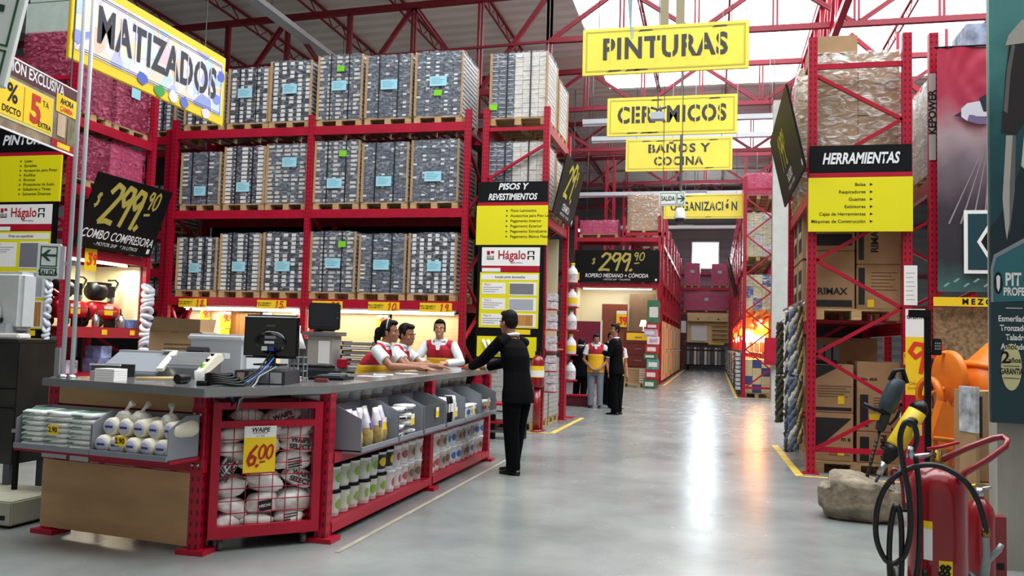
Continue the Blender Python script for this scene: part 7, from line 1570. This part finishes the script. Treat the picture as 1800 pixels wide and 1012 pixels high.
# ------------------------------------------------------------------ people
SKIN = mat('tan_skin', '#9a674b', .55, var=.06, scale=9); SKIN2 = mat('light_tan_skin', '#b37d60', .55, var=.06, scale=9)
HAIRM = mat('black_hair', '#120d0b', .6, spec=.15, bump=.4, bscale=60); SUITM = mat('black_suit_cloth', '#0a0a0d', .85, spec=.08, bump=.35, bscale=9); TROU = mat('dark_trouser_cloth', '#08090b', .9, spec=.08, bump=.3, bscale=7)
SHIRT = mat('white_shirt_cloth', '#dfe4e6', .8, bump=.25, bscale=14); VRED = mat('red_vest_cloth', '#b3132a', .75, bump=.25, bscale=14); VYEL = mat('yellow_vest_cloth', '#efb915', .75, bump=.3, bscale=14); JEAN = mat('pale_denim', '#7f8893', .85, bump=.25, bscale=9); SHOE = mat('black_shoe_leather', '#0c0c0d', .25)
def remesh(b, name, m, parent, vox, smooth=2):
    me = bpy.data.meshes.new('tmp'); me.from_pydata(b.v, [], b.f); o = bpy.data.objects.new('tmp', me); COL.objects.link(o)
    bm_ = bmesh.new(); bm_.from_mesh(me); bmesh.ops.recalc_face_normals(bm_, faces=bm_.faces); bm_.to_mesh(me); bm_.free()
    md = o.modifiers.new('r', 'REMESH'); md.mode = 'VOXEL'; md.voxel_size = vox; md.use_smooth_shade = True
    if smooth: s_ = o.modifiers.new('s', 'SMOOTH'); s_.iterations = smooth; s_.factor = .5
    dg = bpy.context.evaluated_depsgraph_get(); me2 = bpy.data.meshes.new_from_object(o.evaluated_get(dg)); bpy.data.objects.remove(o); bpy.data.meshes.remove(me)
    me2.name = name; me2.materials.clear(); me2.materials.append(m)
    for p in me2.polygons: p.use_smooth = True
    r = bpy.data.objects.new(name, me2); COL.objects.link(r)
    if parent is not None: r.parent = parent
    return r
def rings(b, L, n=20, yaw=0):
    rows = []
    for p, rx, ry in L:
        rows.append([(p[0]+rx*math.cos(a)*math.cos(yaw)-ry*math.sin(a)*math.sin(yaw), p[1]+rx*math.cos(a)*math.sin(yaw)+ry*math.sin(a)*math.cos(yaw), p[2]) for a in [2*PI*k/n for k in range(n)]])
    return b.grid(rows, True, True, True)
def vl(a, c, f): return tuple(Vector(a).lerp(Vector(c), f))
def hand(b, w, d, up, side, s=1.0, curl=.35):
    """w wrist, d pointing direction, up back-of-hand normal, side +1/-1 thumb side"""
    w, d, up = Vector(w), Vector(d).normalized(), Vector(up).normalized(); x = d.cross(up).normalized()*side; up = x.cross(d).normalized()*side if False else up
    b.tube([w-d*.02, w+d*.035*s, w+d*.085*s], [.026*s, .036*s, .034*s], 10)
    b.ell(w+d*.055*s, (.036*s, .036*s, .02*s), 12, 8)
    for i, (off, L) in enumerate(((.028, .068), (.0095, .076), (-.0095, .07), (-.028, .054))):
        k = w+d*.09*s+x*off*s; p1 = k+d*L*.45*s-up*.004; p2 = p1+(d*math.cos(curl)-up*math.sin(curl))*L*.35*s; p3 = p2+(d*math.cos(curl*1.8)-up*math.sin(curl*1.8))*L*.28*s
        b.tube([k-d*.03*s, k, p1, p2, p3], [.0095*s, .0095*s, .009*s, .0082*s, .0068*s], 8)
    k = w+d*.03*s+x*.026*s; b.tube([k, k+(d*.6+x*.8)*.035*s, k+(d*.9+x*.7)*.06*s-up*.005], [.012*s, .0105*s, .008*s], 8)
def person(label, loc, rz, J, top='suit', legs=TROU, skin=SKIN, hair='short', vox=.006, hs=1.0, smile=False):
    t = thing('person', label, 'person', loc, rz, 'people in the store'); pel, che, nec, hd = J['pel'], J['che'], J['nec'], J['head']
    b = MB(); waist = vl(pel, che, .5)
    rings(b, [((pel[0], pel[1], pel[2]-.12), .12, .09), (pel, .15, .105), (waist, .125, .092), (che, .15, .105), (vl(che, nec, .5), .15, .095), (vl(che, nec, .85), .11, .07), (nec, .06, .055)])
    yawh, pit = J.get('yaw', 0), J.get('pit', 0); R = (Matrix.Rotation(yawh, 3, 'Z') @ Matrix.Rotation(pit, 3, 'X')); h = Vector(hd); S = .95*hs
    H = lambda x, y, z: h+R @ Vector((x, y, z))*S
    b.tube([vl(nec, hd, -.2), vl(nec, hd, .35), H(0, .015, -.03)], [.06, .052, .052], 12)
    for c_, r_ in (((0, .012, .035), (.074, .094, .096)), ((0, -.028, -.03), (.06, .07, .08)), ((0, -.055, -.085), (.036, .036, .032)), ((0, -.098, -.025), (.014, .018, .012)), ((0, -.092, -.002), (.009, .014, .028)), ((.03, -.084, .022), (.026, .012, .008)), ((-.03, -.084, .022), (.026, .012, .008)), ((0, -.09, -.058), (.024, .01, .005)), ((0, -.088, -.068), (.02, .01, .006)), ((.078, .01, -.008), (.009, .02, .032)), ((-.078, .01, -.008), (.009, .02, .032)), ((.04, -.062, -.025), (.024, .024, .022)), ((-.04, -.062, -.025), (.024, .024, .022))):
        b.ell(H(*c_), [q*S for q in r_], 14, 10, R)
    for s, sd in (('L', 1), ('R', -1)):
        sh, el, wr, hip, kn, an = (Vector(J[k+s]) for k in ('s', 'e', 'w', 'h', 'k', 'a'))
        b.tube([vl(nec, sh, .35), sh, vl(sh, el, .5), el, vl(el, wr, .35), wr], [.05, .05, .044, .037, .037, .026], 12)
        hand(b, wr, J['d'+s], J.get('u'+s, (0, 0, 1)), J.get('t'+s, -sd), 1.0, J.get('curl', .3))
        b.tube([vl(pel, hip, .6), hip, vl(hip, kn, .5), kn, vl(kn, an, .35), an], [.075, .08, .066, .05, .05, .035], 12)
        td = Vector(J.get('toe'+s, (0, -1, 0))).normalized(); b.tube([an+Vector((0, 0, -.02)), an+td*.05+Vector((0, 0, -.055)), an+td*.1+Vector((0, 0, -.065))], [.024, .02, .014], 10)
    remesh(b, 'body', skin, t, vox)
    # eyes, brows, mouth
    for s in (-1, 1):
        e = MB(); e.ell(H(.029*s, -.09, .003), (.0125*S, .006*S, .007*S), 10, 6, R); eo = e.build('eye', mat('eye_white', '#d9d4cc', .3), t); p = MB(); p.ell(H(.029*s, -.0945, .003), (.0055, .003, .0055), 8, 6, R); p.build('iris', mat('dark_iris', '#1a0f0a', .2), eo)
        e = MB(); e.tube([H(.012*s, -.0985, .024), H(.03*s, -.0965, .031), H(.05*s, -.082, .026)], .0042*S, 6); e.build('eyebrow', HAIRM, t)
    e = MB(); w_ = .026 if smile else .02
    e.tube([H(-w_, -.086 if smile else -.09, -.058 if smile else -.063), H(0, -.099, -.066), H(w_, -.086 if smile else -.09, -.058 if smile else -.063)], .0045*S, 6); e.build('mouth', mat('lip', '#8d4a40', .5), t)
    if smile: e = MB(); e.tube([H(-.017, -.0935, -.0605), H(0, -.1015, -.0655), H(.017, -.0935, -.0605)], .0032*S, 6); e.build('teeth', PAP, t)
    # hair
    b = MB()
    for c_, r_ in (((0, .028, .062), (.081, .094, .085)), ((0, .05, .02), (.08, .07, .09)), ((0, -.035, .105), (.058, .055, .034))): b.ell(H(*c_), [q*S for q in r_], 16, 10, R)
    for s in (-1, 1): b.ell(H(.07*s, .0, .03), (.014*S, .03*S, .045*S), 10, 8, R)
    if hair == 'bun': b.ell(H(0, .13, -.005), (.05*S, .055*S, .065*S), 12, 9, R); b.ell(H(0, .15, -.07), (.04*S, .04*S, .07*S), 12, 9, R); b.ell(H(0, .09, .03), (.05*S, .05*S, .05*S), 10, 8, R)
    remesh(b, 'hair', HAIRM, t, max(vox, .006))
    if hair == 'bun': e = MB(); e.tube([H(.086*math.cos(a), .01+.0, .03+.128*math.sin(a)*1.0) for a in [PI*(.02+.96*q/14) for q in range(15)]], .005, 6); e.build('hair_band', mat('pale_hair_band', '#c9cfd6', .4), t)
    # trousers and shoes
    b = MB(); rings(b, [((pel[0], pel[1], pel[2]-.16), .15, .11), (pel, .178, .128), (vl(pel, che, .3), .165, .12)])
    lk = 1.12 if legs is TROU else 1.0
    for s in 'LR':
        hip, kn, an = (Vector(J[k+s]) for k in ('h', 'k', 'a')); b.tube([vl(pel, hip, .5), hip, vl(hip, kn, .5), kn, vl(kn, an, .5), an+Vector((0, 0, .0)), an+Vector((0, -.005, -.045))], [.09, .102*lk, .09*lk, .076*lk, .072*lk, .068*lk, .068*lk], 14)
    remesh(b, 'trousers', legs, t, max(vox, .008))
    for s in 'LR':
        an = Vector(J['a'+s]); td = Vector(J.get('toe'+s, (0, -1, 0))).normalized(); sx_ = td.cross(Vector((0, 0, 1))); rows = []
        for f, wd, ht in ((-.085, .012, .03), (-.07, .034, .055), (-.02, .04, .06), (.05, .042, .052), (.11, .046, .04), (.165, .036, .03), (.19, .01, .018)):
            c_ = Vector((an.x, an.y, 0))+td*f; rows.append([c_+sx_*wd*math.cos(a)+Vector((0, 0, max(0, ht*.5+ht*.55*math.sin(a)))) for a in [2*PI*k/14 for k in range(14)]])
        q = MB(); q.grid(rows, True, True, True); q.build('shoe', SHOE, t)
    # upper clothes
    def torso(k, z0, hem=None):
        L = []
        if hem: L += [((hem[0], hem[1], hem[2]), .2*k, .15*k), (vl(hem, pel, .6), .195*k, .145*k)]
        L += [(pel, .183*k, .135*k), (waist, .162*k, .122*k), (che, .182*k, .132*k), (vl(che, nec, .5), .178*k, .12*k), (vl(che, nec, .82), .13*k, .088*k), (vl(che, nec, .98), .075, .068)]
        return L
    def sleeves(b, end, k):
        for s in 'LR':
            sh, el, wr = (Vector(J[q+s]) for q in ('s', 'e', 'w'))
            P = [vl(nec, sh, .4), sh, vl(sh, el, .5)]; Rr = [.062*k, .064*k, .06*k]
            if end == 'short': P[-1] = vl(sh, el, .62); Rr[-1] = .066*k
            else: P += [el, vl(el, wr, .5), vl(el, wr, .95)]; Rr += [.056*k, .052*k, .046*k]
            b.tube(P, Rr, 14)
    if top == 'suit':
        b = MB(); rings(b, torso(1.04, 0, (pel[0], pel[1]+.01, pel[2]-.17))); sleeves(b, 'long', 1.08); remesh(b, 'jacket', SUITM, t, max(vox, .008))
        b = MB(); b.tube([Vector(nec)+Vector((.066*math.cos(a), .062*math.sin(a)+.004, .035+.012*math.sin(a))) for a in [2*PI*q/18 for q in range(18)]], .017, 8, closed=True); b.build('shirt_collar', SHIRT, t)
        fr_ = Vector(vl(che, nec, .55)); b = MB(); b.face([fr_+Vector(p) for p in ((-.035, -.128, .09), (.035, -.128, .09), (.0, -.142, -.07))]) ; b.build('shirt_front', SHIRT, t); b = MB(); b.face([fr_+Vector(p) for p in ((-.012, -.133, .08), (.012, -.133, .08), (.014, -.142, -.03), (0, -.146, -.06), (-.014, -.142, -.03))]); b.build('tie', mat('dark_tie', '#2a2f45', .6), t)
        for s in 'LR':
            el, wr = Vector(J['e'+s]), Vector(J['w'+s]); q = MB(); q.tube([vl(el, wr, .93), vl(el, wr, 1.02)], [.035, .034], 12); q.build('shirt_cuff', SHIRT, t)
    else:
        b = MB(); rings(b, torso(.97, 0)); sleeves(b, 'short' if top == 'short' else 'long', 1.0); remesh(b, 'shirt', SHIRT, t, max(vox, .008))
        cut = vl(pel, che, .82)
        b = MB(); rings(b, [(vl(che, nec, -.12), .186, .138), (vl(che, nec, .2), .188, .136), (vl(che, nec, .5), .18, .126), (vl(che, nec, .8), .135, .094)])
        for s in 'LR': sh = Vector(J['s'+s]); b.tube([vl(nec, sh, .45), vl(nec, sh, .88)], [.062, .067], 14)
        remesh(b, 'vest_yoke', VRED, t, max(vox, .008))
        b = MB(); rings(b, [((pel[0], pel[1], pel[2]-.1), .195, .15), (pel, .195, .148), (waist, .178, .14), (vl(pel, che, .9), .19, .143)]); remesh(b, 'vest_lower', VYEL, t, max(vox, .008))
        b = MB(); b.tube([Vector(nec)+Vector((.068*math.cos(a), .062*math.sin(a)+.002, .03+.014*math.sin(a))) for a in [2*PI*q/18 for q in range(18)]], .019, 8, closed=True)
        b.build('shirt_collar', SHIRT, t); fr_ = Vector(vl(che, nec, .55)); b = MB(); b.face([fr_+Vector(p) for p in ((-.045, -.135, .09), (.045, -.135, .09), (.02, -.15, -.02), (-.02, -.15, -.02))]); b.build('shirt_front', SHIRT, t)
    return t
def stand(pel=(0, 0, .93), lean=0, tw=0, st=.1, **k):
    J = dict(pel=pel, che=(pel[0], pel[1]-lean*.5, pel[2]+.33), nec=(pel[0], pel[1]-lean, pel[2]+.52), head=(pel[0], pel[1]-lean-.03, pel[2]+.68))
    for s, q in (('L', 1), ('R', -1)):
        J['h'+s] = (pel[0]+.09*q, pel[1], pel[2]-.06); J['k'+s] = (pel[0]+.1*q, pel[1]*.5-.02, .5); J['a'+s] = (st*q, .02, .09)
        J['s'+s] = (pel[0]+.185*q, pel[1]-lean*.92, pel[2]+.47); J['e'+s] = (.24*q, pel[1]-lean*.6, pel[2]+.18); J['w'+s] = (.22*q, -.1-lean*.5, pel[2]-.06); J['d'+s] = (0, -.3, -1); J['u'+s] = (q, 0, 0)
    J.update(k); return J
person('man in a black suit standing at the counter, one hand resting on its top', (-2.08, 9.05, 0), -PI/2-.45, stand((0, .02, .93), .1, head=(0, -.14, 1.615), yaw=-.12, pit=.05, sL=(.19, -.09, 1.41), eL=(.23, -.3, 1.2), wL=(.14, -.54, 1.125), dL=(-.15, -1, -.12), uL=(0, -.1, 1), tL=1, sR=(-.19, -.07, 1.41), eR=(-.2, -.28, 1.19), wR=(-.13, -.54, 1.115), dR=(.3, -1, -.05), uR=(0, 0, 1), aL=(.09, .06, .09), aR=(-.1, -.1, .09), kL=(.1, .02, .5), kR=(-.1, -.04, .5)), hs=1.07)
person('woman in red and yellow vest with tied dark hair leaning on the counter', (-3.52, 8.28, 0), PI/2, stand((0, .02, .89), .2, che=(0, -.1, 1.16), nec=(0, -.21, 1.33), head=(0, -.265, 1.475), yaw=.0, sR=(-.165, -.19, 1.285), eR=(-.2, -.36, 1.135), wR=(-.03, -.58, 1.125), dR=(.4, -.9, -.1), uR=(0, 0, 1), sL=(.165, -.19, 1.285), eL=(.2, -.36, 1.13), wL=(.08, -.58, 1.12), dL=(.0, -1, -.05), uL=(0, 0, 1)), top='short', hair='bun', skin=SKIN, hs=.97)
person('young man in red and yellow vest beside the woman at the counter', (-3.56, 8.98, 0), PI/2, stand((0, .02, .89), .2, che=(0, -.08, 1.15), nec=(0, -.18, 1.31), head=(0, -.23, 1.45), yaw=-.25, pit=.1, sR=(-.17, -.16, 1.27), eR=(-.21, -.34, 1.13), wR=(-.02, -.58, 1.125), dR=(.35, -.9, -.1), uR=(0, 0, 1), sL=(.17, -.16, 1.27), eL=(.2, -.34, 1.13), wL=(.06, -.56, 1.12), dL=(0, -1, -.05), uL=(0, 0, 1)), top='short', skin=SKIN)
person('smiling man in red and yellow vest facing the camera at the counter end', (-3.49, 10.72, 0), .1, stand((0, .02, .9), .1, che=(0, -.04, 1.2), nec=(0, -.1, 1.38), head=(0, -.14, 1.545), yaw=.15, sL=(.185, -.09, 1.33), eL=(.3, -.16, 1.13), wL=(.14, -.36, 1.11), dL=(-.8, -.6, -.05), uL=(0, 0, 1), sR=(-.185, -.09, 1.33), eR=(-.3, -.16, 1.13), wR=(-.12, -.36, 1.115), dR=(.7, -.7, -.05), uR=(0, 0, 1)), top='long', skin=SKIN2, smile=True)
person('tall man in a dark suit with folded arms in the aisle, looking back', (-1.93, 17.4, 0), -PI/2-.25, stand((0, 0, .98), .03, head=(0, -.05, 1.7), yaw=.9, eL=(.26, -.06, 1.2), wL=(.1, -.24, 1.24), dL=(-1, -.2, .1), uL=(0, -1, 0), eR=(-.26, -.06, 1.2), wR=(-.08, -.24, 1.2), dR=(1, -.2, .1), uR=(0, -1, 0)), vox=.009)
person('staff man in vest and pale jeans standing with clasped hands by the far racks', (-2.55, 18.9, 0), .1, stand((0, 0, .88), .02, head=(0, -.05, 1.5), pit=.12, yaw=.1, sL=(.185, -.02, 1.34), eL=(.27, -.02, 1.06), wL=(.09, -.22, .86), dL=(-1, -.2, -.3), uL=(0, -1, 0), sR=(-.185, -.02, 1.34), eR=(-.27, -.02, 1.06), wR=(-.07, -.22, .85), dR=(1, -.2, -.3), uR=(0, -1, 0)), top='short', legs=JEAN, vox=.009)
person('man in dark suit seen from behind by the white jugs', (-3.05, 19.9, 0), PI-.4, stand((0, 0, .8), .02, head=(0, -.05, 1.4)), vox=.01)
person('dark-haired man in a suit half hidden behind the staff man in jeans', (-2.38, 20.1, 0), .5, stand((0, 0, .9), .02, head=(0, -.05, 1.56)), vox=.01)
person('woman in a vest half hidden behind the tall suited man', (-2.12, 19.0, 0), .6, stand((0, 0, .82), .02, head=(0, -.05, 1.43)), top='short', vox=.01)

# a thing that turned out to be a single piece is that mesh itself
bpy.context.view_layer.update()
for o in [x for x in bpy.data.objects if x.parent is None and x.type == 'EMPTY']:
    if len(o.children) != 1: continue
    c = o.children[0]; mw = c.matrix_world.copy(); nm = o.name
    for k_ in ('label', 'category', 'group', 'kind'):
        if o.get(k_): c[k_] = o[k_]
    c.parent = None; c.matrix_world = mw; bpy.data.objects.remove(o); c.name = nm
